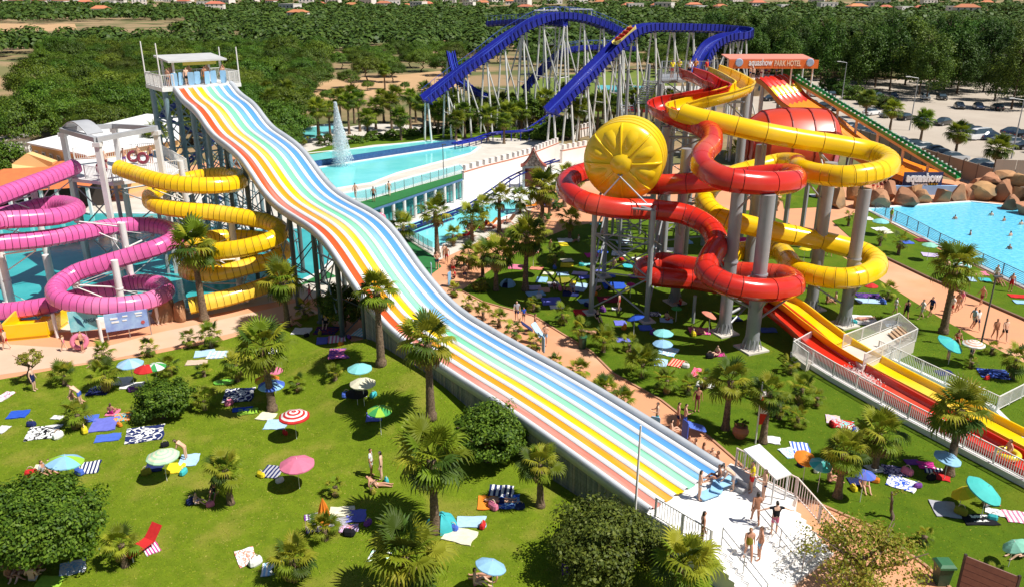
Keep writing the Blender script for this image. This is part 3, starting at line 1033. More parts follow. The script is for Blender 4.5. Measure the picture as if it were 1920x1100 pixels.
for px, py, top, r, rt in ((1408, 655, 11.4, .50, rd), (1357, 625, 11.3, .46, rd), (1582, 610, 10.75, .46, yd), (1520, 580, 12.0, .48, yd), (1265, 568, 12.8, .40, rd)):
    p = G(px, py)
    column_arms(rt, 'tower', (p.x, p.y, 0), top, r, M_galv, reach=4.2, arm=.11, nmax=4)
    footing(rt, p, r)
for px, py, yy, r, rt in ((1250, 238, 67, .38, rd), (1298, 258, 68.5, .40, rd), (1428, 272, 64.6, .42, yd), (1399, 178, 72.5, .4, yd), (1260, 215, 71, .38, rd)):
    p = AY(px, py, yy)
    column_arms(rt, 'tower', (p.x, p.y, 0), p.z, r, M_galv, reach=4.0, arm=.11, nmax=3)
p = G(1299, 606)
q = MB(); q.cyl(p, (p.x, p.y, 2.3), .13, n=8); q.build('column', M_galv, rd)

# yellow drum: bulging disc faces with hub and ribs, on a braced tower
dr = empty('yellow_drum', G(1165, 590))
tag(dr, 'big round yellow drum with raised hub and ribs on a braced grey tower', 'slide drum')
M_drum = mat('drum_yellow', (.87, .58, .008), .3, (.83, .54, .008), .4, .4, coat=.25, dirt_glint=(.80, .66, .25, .55))
DC = AY(1172, 298, 61.5)
ax = Vector((-.30, -.95, -.06)).normalized()
dx = Vector((0, 0, 1)).cross(ax).normalized()
dup_ = ax.cross(dx)
def dring(off, rad, n=48):
    return [DC+ax*off+dx*(rad*math.cos(2*PI*k/n))+dup_*(rad*math.sin(2*PI*k/n)) for k in range(n)]
q = MB()
q.loft([dring(1.75, .75), dring(1.68, 1.5), dring(1.5, 2.4), dring(1.25, 2.86), dring(.95, 3.0)])
q.build('front_shell', M_drum, dr, smooth=True)
for a, c in ((.93, .05), (.03, -.85), (-.87, -1.75)):
    q = MB()
    q.loft([dring(a, 2.98), dring(a-.03, 3.06), dring(a-.1, 3.06), dring(a-.12, 3.02), dring((a+c)/2, 3.04), dring(c+.02, 3.02), dring(c, 2.97)])
    q.build('rim_section', M_drum, dr, smooth='auto')
q = MB()
q.loft([dring(-1.77, 3.0), dring(-2.1, 2.8), dring(-2.35, 2.2), dring(-2.45, .02)])
q.build('back_shell', M_drum, dr, smooth=True)
q = MB()
q.loft([dring(1.70, .80), dring(1.82, .80), dring(1.86, .72), dring(1.98, .55), dring(2.04, .3), dring(2.06, .01)])
q.build('hub', M_drum, dr, smooth='auto')
for k in range(8):
    a = 2*PI*(k+.0)/8+.05
    v = dx*math.cos(a)+dup_*math.sin(a)
    q = MB()
    sdv = ax.cross(v)
    pr = [(.82, 1.74), (1.5, 1.70), (2.4, 1.52), (2.84, 1.27), (2.98, 1.0)]
    rings = [[DC+v*r_+ax*(o_-.03)-sdv*.10, DC+v*r_+ax*(o_+.11)-sdv*.04, DC+v*r_+ax*(o_+.11)+sdv*.04, DC+v*r_+ax*(o_-.03)+sdv*.10] for r_, o_ in pr]
    q.loft(rings, caps=True)
    q.build('rib', M_drum, dr, smooth='auto')
    # puffed panel between ribs
    a2 = a+PI/8
    v2 = dx*math.cos(a2)+dup_*math.sin(a2)
    s2 = ax.cross(v2)
    q = MB()
    rings = []
    for r_, o_, wd, hh in ((1.15, 1.69, .18, .02), (1.5, 1.68, .34, .09), (1.95, 1.60, .46, .13), (2.35, 1.50, .50, .10), (2.62, 1.38, .42, .02)):
        rings.append([DC+v2*r_+ax*(o_-.06)-s2*wd, DC+v2*r_+ax*(o_+hh)-s2*wd*.6, DC+v2*r_+ax*(o_+hh*1.1), DC+v2*r_+ax*(o_+hh)+s2*wd*.6, DC+v2*r_+ax*(o_-.06)+s2*wd])
    q.loft(rings, closed=False)
    q.build('panel', M_drum, dr, smooth=True)
lg = [G(1108, 588), G(1212, 603), G(1132, 520), G(1236, 535)]
ztop = DC.z-3.15
for p in lg:
    q = MB()
    q.cyl(p, (p.x, p.y, ztop), .21, n=10)
    q.cyl(p, (p.x, p.y, .2), .34, n=10)
    q.build('leg', M_galv, dr, smooth='auto')
    q = MB(); q.box((p.x, p.y, .1), (1.1, 1.1, .12), rz=.3); q.build('footing', M_concrete, dr)
q = MB()
for a, c in ((0, 1), (1, 3), (3, 2), (2, 0)):
    for z0, z1 in ((.5, 3.6), (3.6, 6.7)):
        q.cyl(lg[a]+Vector((0, 0, z0)), lg[c]+Vector((0, 0, z1)), .065, n=6)
        q.cyl(lg[c]+Vector((0, 0, z0)), lg[a]+Vector((0, 0, z1)), .065, n=6)
        q.cyl(lg[c]+Vector((0, 0, z1)), lg[a]+Vector((0, 0, z1)), .07, n=6)
    q.cyl(lg[c]+Vector((0, 0, ztop)), lg[a]+Vector((0, 0, ztop)), .10, n=6)
q.build('bracing', M_galv, dr)
for e_ in (-.12, .12):
    q = MB()
    a = DC+ax*1.9-dup_*.75+dx*e_*1.5
    c = lg[0] if e_ > 0 else lg[1]
    tgt = Vector((c.x, c.y, ztop))
    q.cyl(a, a.lerp(tgt, .82), .06, n=6)
    q.build('strut', M_galv, dr)
q = MB()
for k in range(2):
    a = Vector((lg[k].x, lg[k].y, ztop)); c = DC+ax*.8-dup_*2.9+dx*(1.0 if k == 0 else -1.0)
    q.cyl(a, c, .12, n=6)
    a = Vector((lg[k+2].x, lg[k+2].y, ztop)); c = DC-ax*1.0-dup_*2.9+dx*(1.0 if k == 0 else -1.0)
    q.cyl(a, c, .12, n=6)
q.build('cradle', M_galv, dr)

# start platform of the tower slides
sp = empty('slide_start_platform', AY(1290, 160, 78)*1)
sp.location.z = 0; WORLD_LOC[sp.name] = Vector(sp.location)
tag(sp, 'grey steel start platform with stair tower above the red and yellow flumes', 'tower')
PZ_ = 16.5
c4 = [AY(1240, 150, 76), AY(1345, 140, 78), AY(1345, 130, 83), AY(1240, 135, 83)]
q = MB(); q.prism(c4, PZ_-.25, PZ_); q.build('deck', M_galv, sp)
railing([(c4[0].x+1.5, c4[0].y, PZ_), (c4[0].x, c4[0].y, PZ_), (c4[3].x, c4[3].y, PZ_), (c4[2].x, c4[2].y, PZ_)], 1.2, .16, parent=sp, m=M_galv)
for p in c4+[(c4[0]+c4[1])/2, (c4[2]+c4[3])/2]:
    q = MB(); q.cyl((p.x, p.y, 0), (p.x, p.y, PZ_-.25), .22, n=8); q.build('leg', M_galv, sp)
q = MB()
for k in range(4):
    z0 = 1+k*3.8
    for a, c in ((0, 1), (1, 2), (2, 3), (3, 0)):
        q.cyl((c4[a].x, c4[a].y, z0), (c4[c].x, c4[c].y, z0+3.6), .06, n=5)
        q.cyl((c4[c].x, c4[c].y, z0), (c4[a].x, c4[a].y, z0+3.6), .06, n=5)
        q.cyl((c4[c].x, c4[c].y, z0), (c4[a].x, c4[a].y, z0), .08, n=5)
q.build('bracing', M_galv, sp)
q = MB()
bx = c4[0].x-1.6
for k in range(6):
    z0 = k*2.75
    y0, y1 = (76.5, 81) if k % 2 == 0 else (81, 76.5)
    for j in range(12):
        q.box((bx-.0+(.75 if k % 2 else -.75), lerp(y0, y1, (j+.5)/12), z0+2.75*(j+.5)/12), (1.3, .36, .05))
    xx = bx+(.75 if k % 2 else -.75)
    q.bar((xx-.65, y0, z0), (xx-.65, y1, z0+2.75), .05, .22)
    q.bar((xx+.65, y0, z0), (xx+.65, y1, z0+2.75), .05, .22)
    q.bar((xx-.65, y0, z0+1), (xx-.65, y1, z0+3.75), .04, .04)
    q.bar((xx+.65, y0, z0+1), (xx+.65, y1, z0+3.75), .04, .04)
q.build('stair', M_galv, sp)
for x_, y_ in ((bx-1.5, 76), (bx+1.4, 76), (bx-1.5, 82), (bx+1.4, 82)):
    q = MB(); q.cyl((x_, y_, 0), (x_, y_, PZ_+1), .15, n=8); q.build('leg', M_galv, sp)

# ---- run-out flumes at the bottom, with basin and fences
ro = empty('runout_flume', G(1640, 712))
tag(ro, 'red and yellow open run-out flumes side by side behind a white fence', 'water slide')
def flume(ctrl, wd, m, m2):
    P, L = spline(ctrl, 5)
    FR = frames(P)
    i = 0
    while i < len(P)-1:
        k = min(len(P)-1, i+14)
        if len(P)-1-k < 4: k = len(P)-1
        q = MB()
        rg = []
        for ii in range(i, k+1):
            p, sx, up, T = FR[ii]
            sx = Vector((sx.x, sx.y, 0)).normalized(); up = Vector((0, 0, 1))
            hh = .48
            pr = [(-1, hh), (-.99, .25), (-.86, .06), (-.4, 0), (.4, 0), (.86, .06), (.99, .25), (1, hh), (1.1, hh+.02), (1.12, hh-.1), (1.06, .1), (.9, -.12), (-.9, -.12), (-1.06, .1), (-1.12, hh-.1), (-1.1, hh+.02)]
            rg.append([p+sx*(a*wd/2)+up*b_ for a, b_ in pr])
        q.loft(rg)
        q.build('flume_section', m, ro, smooth='auto')
        i = k
    return P
flume([G(*p) for p in [(1425, 562, 2.0), (1450, 582, 1.75), (1496, 619, 1.25), (1546, 663, .7), (1630, 716, .45), (1770, 795, .32), (1910, 873, .25), (2000, 923, .22)]], 1.75, M_red, None)
flume([G(*p) for p in [(1440, 553, 2.3), (1478, 574, 1.95), (1530, 614, 1.4), (1582, 652, .85), (1660, 698, .55), (1740, 740, .42), (1870, 808, .32), (2000, 876, .25)]], 1.75, M_yel2, None)
M_pb = mat('runout_basin_blue', (.36, .62, .68), .3, (.30, .55, .62), 1, .3, .1, 4)
b1 = [G(1485, 668), G(1560, 715), G(1700, 795), G(1920, 912), G(2020, 965), G(2040, 900), G(1920, 830), G(1860, 770), G(1640, 665), G(1600, 640)]
flat('runout_basin', b1, .075, M_pb, thick=.05)
q = MB()
for a, c in zip(b1[:4], b1[1:5]):
    q.bar(a+Vector((0, 0, .2)), c+Vector((0, 0, .2)), .35, .4)
for a, c in ((b1[7], b1[8]), (b1[6], b1[7])):
    q.bar(a+Vector((0, 0, .18)), c+Vector((0, 0, .18)), .3, .36)
struct(q.build('basin_kerb', M_white))
up4 = Vector((0, 0, .4))
railing([p+up4 for p in b1[:5]], 1.0, .13, 'railing', 'white barred fence along the red run-out flume by the lawn', M_rail)
railing([G(1645, 662, .36), G(1868, 770, .36), G(1935, 735, .06)], 1.0, .13, 'railing', 'white barred fence between the pale basin and the parasol lawn', M_rail)
# small decks beside the flume
for pts, zz, lb in (([(1485, 664), (1518, 645), (1545, 664), (1512, 685)], .5, 'small square railed deck at the head of the red run-out'), ([(1579, 652), (1682, 610), (1716, 640), (1618, 688)], .9, 'long railed deck with wooden steps beside the yellow run-out')):
    rt = empty('railed_deck', G(*pts[0]))
    tag(rt, lb, 'deck')
    pp = [G(x, y, zz) for x, y in pts]
    q = MB(); q.prism(pp, 0, zz); q.build('base', M_concrete, rt)
    railing([pp[1], pp[0], pp[3]] if zz < .8 else [pp[0], pp[1], pp[2], pp[3]], 1.0, .14, parent=rt)
    if zz > .8:
        for k in range(4):
            q = MB()
            a = pp[1].lerp(pp[2], .25); c = pp[1].lerp(pp[2], .85)
            dv = (pp[0]-pp[1]).normalized()*(.5+.35*k)
            q.bar(a+dv+Vector((0, 0, .38-.09*k)), c+dv+Vector((0, 0, .38-.09*k)), .3, .06)
            q.build('step', mat('deck_wood', (.50, .34, .22), .7, (.40, .26, .16), 4), rt)

n_ = 900
P_ = spline([G(*p) for p in [(1590, 690, .62), (1612, 703, .6), (1640, 718, .55)]], 8)[0]
ii_ = np.random.default_rng(3)
pts_ = np.array([tuple(P_[k]) for k in ii_.integers(0, len(P_), n_)])+ii_.normal(size=(n_, 3))*np.array([.30, .26, .10])
pts_[:, 2] = np.abs(pts_[:, 2]-.55)+.52
FOAM = pts_
# ================================================================ vegetation
nr = np.random.default_rng(11)
def quad_mesh(name, C, Nn, size, mats, asp=.55, tri=False):
    """leaf cards: centres C, normals Nn, sizes -> one mesh (numpy, fast)"""
    n = len(C)
    Nn = Nn/np.linalg.norm(Nn, axis=1, keepdims=True)
    r = nr.normal(size=(n, 3))
    u = np.cross(Nn, r); u /= np.linalg.norm(u, axis=1, keepdims=True)
    v = np.cross(Nn, u)
    s = size[:, None]
    bend = Nn*s*.18
    V = np.stack([C-u*s, C-v*s*asp+bend, C+u*s, C+v*s*asp+bend], 1).reshape(-1, 3)
    me = bpy.data.meshes.new(name)
    me.vertices.add(4*n)
    me.vertices.foreach_set('co', V.astype(np.float32).ravel())
    me.loops.add(4*n)
    me.loops.foreach_set('vertex_index', np.arange(4*n, dtype=np.int32))
    me.polygons.add(n)
    me.polygons.foreach_set('loop_start', np.arange(0, 4*n, 4, dtype=np.int32))
    for m in mats:
        me.materials.append(m)
    if len(mats) > 1:
        me.polygons.foreach_set('material_index', nr.integers(0, len(mats), n).astype(np.int32))
    me.update(calc_edges=True)
    return me
def crown_cards(nclump, per, rad, flat_=1.0, lo=-.35, clump_r=.28, shell=.75, size=.12, upbias=.35, jit=.45):
    """clumps spread through an ellipsoid of radii rad, leaves spread through the clumps"""
    d = nr.normal(size=(nclump*3, 3))
    d /= np.linalg.norm(d, axis=1, keepdims=True)
    d = d[d[:, 2] > lo][:nclump]
    lob = nr.normal(size=(9, 3)); lob /= np.linalg.norm(lob, axis=1, keepdims=True)
    lf = .80+.34*np.clip((d @ lob.T).max(1), 0, 1)**5
    rr = shell+(1-shell)*nr.random(len(d))**.7*1.0
    rr *= nr.uniform(.85, 1.08, len(d))*lf
    cc = d*rr[:, None]
    k = nr.integers(per//2, per, len(d))
    C = np.repeat(cc, k, 0)
    off = nr.normal(size=C.shape)
    off /= np.linalg.norm(off, axis=1, keepdims=True)
    off *= (nr.random(len(C))**.45)[:, None]*clump_r*nr.uniform(.7, 1.3, len(d)).repeat(k)[:, None]
    P = (C+off)*np.array(rad)
    Nn = off/clump_r*.8+C*.5+np.array([0, 0, upbias])+nr.normal(size=C.shape)*jit
    return P, Nn, size*nr.uniform(.6, 1.3, len(P))
def leaf_mats(nm, cs, tr=.25, per=.12):
    return [mat('%s_%d' % (nm, i), c, .55, tuple(k*.75 for k in c), .7, .5, trans=tr, per=per, spec=.25) for i, c in enumerate(cs)]
LM_pine = leaf_mats('pine_needles', [(.085, .15, .010), (.115, .18, .010), (.05, .10, .008)], .15, .38)
LM_tall = leaf_mats('tall_pine_needles', [(.065, .13, .012), (.095, .17, .014), (.038, .088, .009)], .15, .38)
LM_bush = leaf_mats('bush_leaves', [(.10, .19, .014), (.15, .25, .02), (.055, .12, .010)], .25, .05)
LM_olive = leaf_mats('thin_tree_leaves', [(.30, .32, .025), (.20, .24, .018), (.38, .30, .05)], .35, .05)
M_bark = mat('bark', (.16, .11, .075), .95, (.09, .06, .04), 6, .6, .6, 12)
M_palmtrunk = mat('palm_trunk', (.22, .15, .095), .95, (.10, .065, .04), 9, .8, 1.0, 14)
def trunk_mesh(name, h, r0, r1, limbs=0, lh=.5, spread=1.0, m=M_bark, wob=.12, n=8):
    q = MB()
    k = 7
    pts = []
    ox = oy = 0
    for i in range(k+1):
        f = i/k
        pts.append(Vector((ox, oy, f*h)))
        ox += rnd.uniform(-wob, wob); oy += rnd.uniform(-wob, wob)
    rings = []
    for i, p in enumerate(pts):
        f = i/k
        rr = lerp(r0, r1, f)*(1+.35*(1-min(1, f*5)))
        rings.append([p+Vector((rr*math.cos(2*PI*j/n), rr*math.sin(2*PI*j/n), 0)) for j in range(n)])
    q.loft(rings, caps=True)
    for j in range(limbs):
        a = 2*PI*j/limbs+rnd.uniform(-.4, .4)
        p = pts[int(k*rnd.uniform(lh, .98))]
        e = p+Vector((math.cos(a)*spread*rnd.uniform(.6, 1), math.sin(a)*spread*rnd.uniform(.6, 1), spread*rnd.uniform(.3, .75)))
        q.cyl(p, e, r1*.75, r1*.25, 5)
        e2 = e+Vector((math.cos(a+.6)*spread*.4, math.sin(a+.6)*spread*.4, spread*.3))
        q.cyl(p.lerp(e, .6), e2, r1*.4, r1*.12, 4)
    return q.mesh(name, m, True)
# --- prototypes of the pines (each copy shares its mesh)
PINE = []
for i in range(4):
    C, Nn, sz = crown_cards(130, 180, (1, 1, .42), lo=-.15, clump_r=.20, shell=.72, size=.024, upbias=.9, jit=.32)
    C[:, 2] += .05
    PINE.append((quad_mesh('umbrella_pine_crown', C, Nn, sz, LM_pine, .6), trunk_mesh('pine_trunk', 1.0, .05, .035, 5, .7, .5)))
TALL = []
for i in range(4):
    C, Nn, sz = crown_cards(150, 90, (.62, .62, 1), lo=-.9, clump_r=.21, shell=.42, size=.034, upbias=.35)
    C[:, :2] *= (1.08-.30*(C[:, 2:3]))*1.12
    TALL.append((quad_mesh('tall_pine_crown', C, Nn, sz, LM_tall, .45), trunk_mesh('pine_trunk', 1.0, .028, .012, 6, .6, .25, wob=.02)))
def pine(name, proto, loc, w_, th, hz, label, group):
    """w_: crown radius, th: trunk height to the crown's middle, hz: crown vertical scale"""
    o = empty(name, loc, rnd.uniform(0, 6.28))
    tag(o, label, 'tree', group)
    me, tm = proto
    t = link('trunk', tm, o, (0, 0, -.1), sc=(w_, w_, th+.1) if name == 'umbrella_pine' else (hz*1.0, hz*1.0, th+hz*.8))
    link('crown', me, o, (0, 0, th), sc=(w_, w_, hz))
    return o
placed = []
def free(x, y, d):
    for a, b_, r_ in placed:
        if (a-x)**2+(b_-y)**2 < (d+r_)**2:
            return False
    placed.append((x, y, d))
    return True
def seen(x, y, z=6):
    dz = z-CAM_H
    f = y*_c-dz*_s
    return abs(CAM_F*x/f) < 1030
PLM = [(n_, G(x, y)) for n_, x, y in (('the dry field', 90, 70), ('the bare earth mound', 50, 150), ('the yellow building', 190, 262), ('the dead shrub gap', 250, 100), ('the start tower masts', 300, 190), ('the white sheds', 30, 275), ('the sandy clearing', 600, 165), ('the fountain', 640, 240), ('the upper pool', 800, 258), ('the left coaster drop', 830, 190), ('the right coaster drop', 1060, 205), ('the purple show building', 1170, 130), ('the white kiosk', 935, 165), ('the cream service building', 1280, 125), ('the sand pavilion', 1425, 112), ('the clipped hedge', 1600, 190), ('the hedge lamp', 1578, 160), ('the third palm lamp', 1705, 190), ('the upper gravel cars', 1680, 165), ('the shaded car row', 1800, 195), ('the rock heap lamp', 1896, 230), ('the far coaster turn', 1390, 150), ('the crenellated walls', 1060, 255), ('the far pool', 580, 250))]
def plabel(kind, w_, x, y):
    L = sorted(PLM, key=lambda l: (l[1]-Vector((x, y, 0))).length)
    look = ('slim', 'small crowned', 'middling', 'full crowned', 'broad')[min(4, max(0, int((w_-2.2)/1.15)))]
    return '%s %s near %s, towards %s' % (look, kind, L[0][0], L[1][0])
UP_L = {0: 'dense umbrella pine with wide flat crown in the grove behind the yellow building', 1: 'dense umbrella pine in the grove between the start tower and the dry field'}
cnt = 0
for _ in range(9000):
    y = rnd.uniform(118, 330); x = rnd.uniform(-.72*y-14, -.20*y-9)
    if not seen(x, y) or cnt >= 150: continue
    pxb = 960+CAM_F*x/(y*_c+CAM_H*_s); pyb = 550-CAM_F*(y*_s-CAM_H*_c)/(y*_c+CAM_H*_s)
    if -80 < pxb < 100 and 112 < pyb < 200 or -80 < pxb < 72 and 112 < pyb < 238: continue
    if 210 < pxb < 290 and 80 < pyb < 108: continue
    if -80 < x < -36 and y < 132: continue
    if x > -34-(y-118)*.12: continue
    if not free(x, y, rnd.uniform(3.0, 4.6)): continue
    w_ = placed[-1][2]*1.42
    k = 0 if x < -.36*y else 1
    pine('umbrella_pine', PINE[rnd.randrange(4)], (x, y, hill(x, y)), w_, rnd.uniform(2.4, 4.6), w_*rnd.uniform(1.3, 1.9), plabel('umbrella pine', w_, x, y), 'umbrella pines of the left grove')
    cnt += 1
n_left = cnt
cnt = 0
for _ in range(9000):
    y = rnd.uniform(172, 330); x = rnd.uniform(60, .72*y+16)
    if not seen(x, y) or cnt >= 115: continue
    if y < 205 and x < 92+ (y-172)*-.2: continue
    if x < 112-(y-172)*.5: continue
    dd = rnd.uniform(2.4, 3.8) if y > 215 else rnd.uniform(4.2, 5.5)
    if not free(x, y, dd): continue
    hz = rnd.uniform(5.2, 7.4)
    pine('tall_pine', TALL[rnd.randrange(4)], (x, y, 0), hz*rnd.uniform(1.0, 1.5), rnd.uniform(6.0, 11.0), hz*1.12, plabel('tall pine', hz*.82, x, y), 'tall pines behind the car park')
    cnt += 1
for _ in range(4000):
    y = rnd.uniform(238, 330); x = rnd.uniform(-.19*y, 62)
    if cnt >= 160: break
    if -20 < x < 60 and y < 250: continue
    if not free(x, y, rnd.uniform(2.8, 4)): continue
    w_ = rnd.uniform(3.6, 5.4)
    pine('umbrella_pine', PINE[rnd.randrange(4)], (x, y, 0), w_, rnd.uniform(2.6, 4), w_*rnd.uniform(1.3, 1.7), plabel('rounded pine', w_, x, y), 'pines behind the blue coaster')
    cnt += 1
# scattered shrubs of the sandy clearing
for px, py, r_ in ((520, 165, 3.2), (575, 135, 4.2), (610, 150, 3.0), (640, 130, 3.6), (655, 165, 3.0), (700, 130, 4.4), (735, 145, 3.4), (790, 135, 4.6), (830, 125, 3.4), (560, 190, 2.2), (505, 200, 2.6), (620, 195, 2.2), (845, 150, 2.6), (540, 110, 4.5), (500, 120, 4.8), (480, 145, 4.2), (690, 170, 1.6), (760, 170, 1.4), (590, 108, 4.0), (870, 112, 3.6), (770, 115, 4.0)):
    p = G(px, py)
    pine('umbrella_pine', PINE[rnd.randrange(4)], p, r_*1.05, r_*.75, r_*1.7, plabel('pine bush', r_*1.5, p.x, p.y), 'pine bushes on the sandy clearing')
# --- the far wood that reads as one mass
def far_wood(name, n, y0, y1, per, size, rad):
    Y = y0+(y1-y0)*nr.random(n*3)**.8
    X = (nr.random(n*3)*2-1)*(Y*.70+20)
    keep = np.sin(X*.013+Y*.004)+np.sin(Y*.021-X*.006)+nr.normal(size=len(X))*.6 > -1.0
    keep &= ~((X < -210) & (X > -470) & (Y > 470) & (Y < 700))
    X = X[keep][:n]; Y = Y[keep][:n]
    Z = np.array([hill(a, b_) for a, b_ in zip(X, Y)])
    rd_ = rad*nr.uniform(.7, 1.4, len(X))
    d = nr.normal(size=(len(X), per, 3))
    d /= np.linalg.norm(d, axis=2, keepdims=True)
    d[:, :, 2] = np.abs(d[:, :, 2])*.95-.12
    C = np.stack([X, Y, Z+rd_*.75], 1)[:, None, :]+d*rd_[:, None, None]*np.array([1, 1, .75])*nr.uniform(.75, 1.05, (len(X), per, 1))
    Nn = d+nr.normal(size=d.shape)*.25+np.array([0, 0, .6])
    sz = np.repeat(rd_*size, per)*nr.uniform(.7, 1.3, len(X)*per)
    o = link(name, quad_mesh(name, C.reshape(-1, 3), Nn.reshape(-1, 3), sz, LM_far, .8))
    return tag(o, 'far green pine wood stretching to the hills', 'wood', kind='stuff')
LM_far = leaf_mats('far_wood_leaves', [(.065, .12, .016), (.085, .14, .018), (.045, .09, .014)], .1, 0)
far_wood('far_wood', 1500, 325, 640, 190, .14, 5.2)
far_wood('far_wood', 3600, 640, 1200, 44, .30, 5.2)
far_wood('hill_scrub', 7000, 1150, 2700, 12, .5, 4.2)

# --- broadleaf trees and bushes in the park
def leafy(px, py, base, rx, rz, mats_, label, name='leafy_tree', ncl=170, per=150, size=.085, shell=.55, th=None, lo=-.55, limbs=7):
    """crown centre and base pixel; radii in metres"""
    b_ = GL(*base)
    c = AY(px, py, b_.y)-Vector((0, 0, b_.z))
    o = empty(name, b_)
    tag(o, label, 'tree' if name != 'bush' else 'bush')
    C, Nn, sz = crown_cards(ncl, per, (1, 1, 1), lo=lo, clump_r=.22, shell=shell, size=1, upbias=.45)
    sz = sz*size/1.0
    C = C*np.array([rx, rx, rz])
    cz = max(rz*.55, c.z)
    link('crown', quad_mesh('crown', C, Nn, sz, mats_, .6), o, (c.x-b_.x, 0, cz))
    link('trunk', trunk_mesh('trunk', cz, .16*rx**.5, .09*rx**.5, limbs, .45, rx*.7), o, (0, 0, 0))
    return o
leafy(62, 985, (65, 1062), 2.75, 2.1, LM_bush, 'large round dense green tree shading a group of people', ncl=240, per=230, size=.085)
leafy(308, 752, (308, 782), 1.6, 1.15, LM_bush, 'low spreading dense bush next to the blue towels', 'bush', 170, 140, .085)
leafy(912, 812, (915, 862), 2.0, 1.6, LM_bush, 'round dense green tree against the planked side of the rainbow slide', ncl=190, per=150, size=.085)
leafy(1138, 1015, (1150, 1075), 2.55, 1.6, leaf_mats('shrub_tree_leaves', [(.11, .145, .018), (.15, .18, .024), (.07, .10, .014)], .25, .05), 'broad leafy tree beside the landing platform steps with purple towel under it', ncl=190, per=150, size=.085, shell=.5)
leafy(1615, 1040, (1615, 1100), 2.6, 1.7, LM_olive, 'sparse yellow green tree over the salmon path by the bin', ncl=120, per=62, size=.075, shell=.35)
leafy(640, 572, (642, 612), 1.75, 1.5, leaf_mats('citrus_leaves', [(.10, .17, .015), (.13, .20, .02), (.06, .11, .010)], .25, .05), 'bright green leafy tree beside the slide with dark towels under it', ncl=120, per=120, size=.09)
leafy(55, 672, (62, 718), 1.0, .5, LM_olive, 'spindly young tree at the edge of the left path', ncl=40, per=50, size=.06, shell=.4, limbs=5)
leafy(1688, 925, (1672, 975), .35, .25, LM_olive, 'thin leaning sapling on the lawn below the towel pair', 'sapling', 8, 20, .05, limbs=2)
leafy(985, 205, (985, 238), 4.2, 3.0, LM_bush, 'wide dark green tree in the palm grove below the coaster drop', ncl=150, per=110, size=.2)
leafy(1045, 240, (1045, 258), 3.6, 2.2, LM_bush, 'clipped green tree beside the crenellated white wall', ncl=130, per=100, size=.18)
leafy(870, 232, (870, 248), 2.2, 2.0, LM_tall, 'small dark conifer bush on the grove lawn', 'bush', 80, 90, .15)
leafy(10, 305, (5, 330), 3.4, 2.6, LM_bush, 'dark green tree next to the orange roofed restaurant', ncl=120, per=110, size=.16)
leafy(1005, 250, (1000, 262), 2.6, 1.6, LM_bush, 'round green shrub at the corner of the white plaza', 'bush', 80, 90, .16)
for px, py in ((700, 262), (735, 258), (770, 254), (805, 250), (840, 250), (665, 268)):
    leafy(px, py-5, (px, py), 2.0, .8, LM_bush, 'low flowering shrub of the row along the upper pool edge', 'bush', 40, 70, .15)['group'] = 'shrubs along the upper pool'
for i, (px, py) in enumerate(((880, 250), (910, 246), (935, 252), (965, 258), (1000, 240), (1025, 252), (1070, 240), (1110, 240), (1140, 258), (1165, 242), (1195, 246), (1230, 250), (520, 262), (560, 272), (610, 272), (1050, 345), (1085, 350), (1045, 395), (860, 500), (900, 545), (1020, 415))):
    w_ = 1.9 if py < 300 else .8
    leafy(px, py-8, (px, py), w_, w_*.7, (LM_bush, LM_olive, LM_tall)[i % 3], plabel(('green shrub', 'yellowish shrub', 'dark shrub')[i % 3], 2.2+i*.3, G(px, py).x, G(px, py).y) if py < 300 else ('green', 'yellowish', 'dark')[i % 3]+' low shrub '+('under the red tube bend', 'right of the red tube bend', 'by the white lounger', 'at the head of the slide strip', 'beside the pool path', 'on the sandy path edge')[i-15], 'bush', 40, 60, .12 if py < 300 else .06)['group'] = 'shrubs of the grove'
for i, (px, py) in enumerate(((1555, 170), (1580, 178), (1605, 187), (1630, 196), (1655, 204))):
    leafy(px, py-8, (px, py), 3.0, 2.0, LM_tall, 'dark clipped hedge bush bordering the upper car park', 'hedge', 70, 90, .2)['group'] = 'hedge along the car park'

# --- fan palms
def fan_leaf(n=19, pet=.58, bl=.66, droop=.35, fold=.5, span=2.15):
    """petiole and a fan of free, tapering segments that droop at the tips"""
    q = MB()
    q.cyl((0, 0, 0), (pet, 0, -.02), .018, .011, 4, False)
    hub = Vector((pet, 0, -.02))
    for i in range(n):
        a = (i/(n-1)-.5)*2*span+rnd.uniform(-.04, .04)
        L_ = bl*(1-.22*abs(a)/span)*rnd.uniform(.86, 1.08)
        d = Vector((math.cos(a), math.sin(a), 0))
        sdv = Vector((-math.sin(a), math.cos(a), 0))
        wv = L_*.50*math.sin(span/(n-1))*1.1
        dz = droop*rnd.uniform(.75, 1.25)
        m1 = hub+d*L_*.45+Vector((0, 0, .05*L_))
        m2 = hub+d*L_*(.78-.08*dz)+Vector((0, 0, .02-dz*L_*.22))
        ti = hub+d*L_*(1-.25*dz)+Vector((0, 0, -dz*L_*.75))
        cr = Vector((0, 0, -fold*wv))
        q.add([hub, m1-sdv*wv+cr, m1, m1+sdv*wv+cr, m2-sdv*wv*.55+cr*.5, m2+sdv*wv*.55+cr*.5, ti], [(0, 1, 2), (0, 2, 3), (1, 4, 5, 2), (2, 5, 3), (4, 6, 5)])
    return q
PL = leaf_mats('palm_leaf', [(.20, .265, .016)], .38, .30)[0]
PLy = leaf_mats('palm_leaf_sun_tone', [(.36, .37, .03)], .38, .22)[0]  # sunlight painted into the leaf colour, kept to upper leaves on tall palms
PLd = leaf_mats('palm_leaf_shade_tone', [(.07, .12, .014)], .30, .25)[0]  # crown shade painted into the leaf colour, commoner among low leaves
PLb = mat('palm_leaf_dry', (.34, .23, .10), .9, (.24, .15, .06), 2, .5, trans=.2, per=.2)
LEAF = []
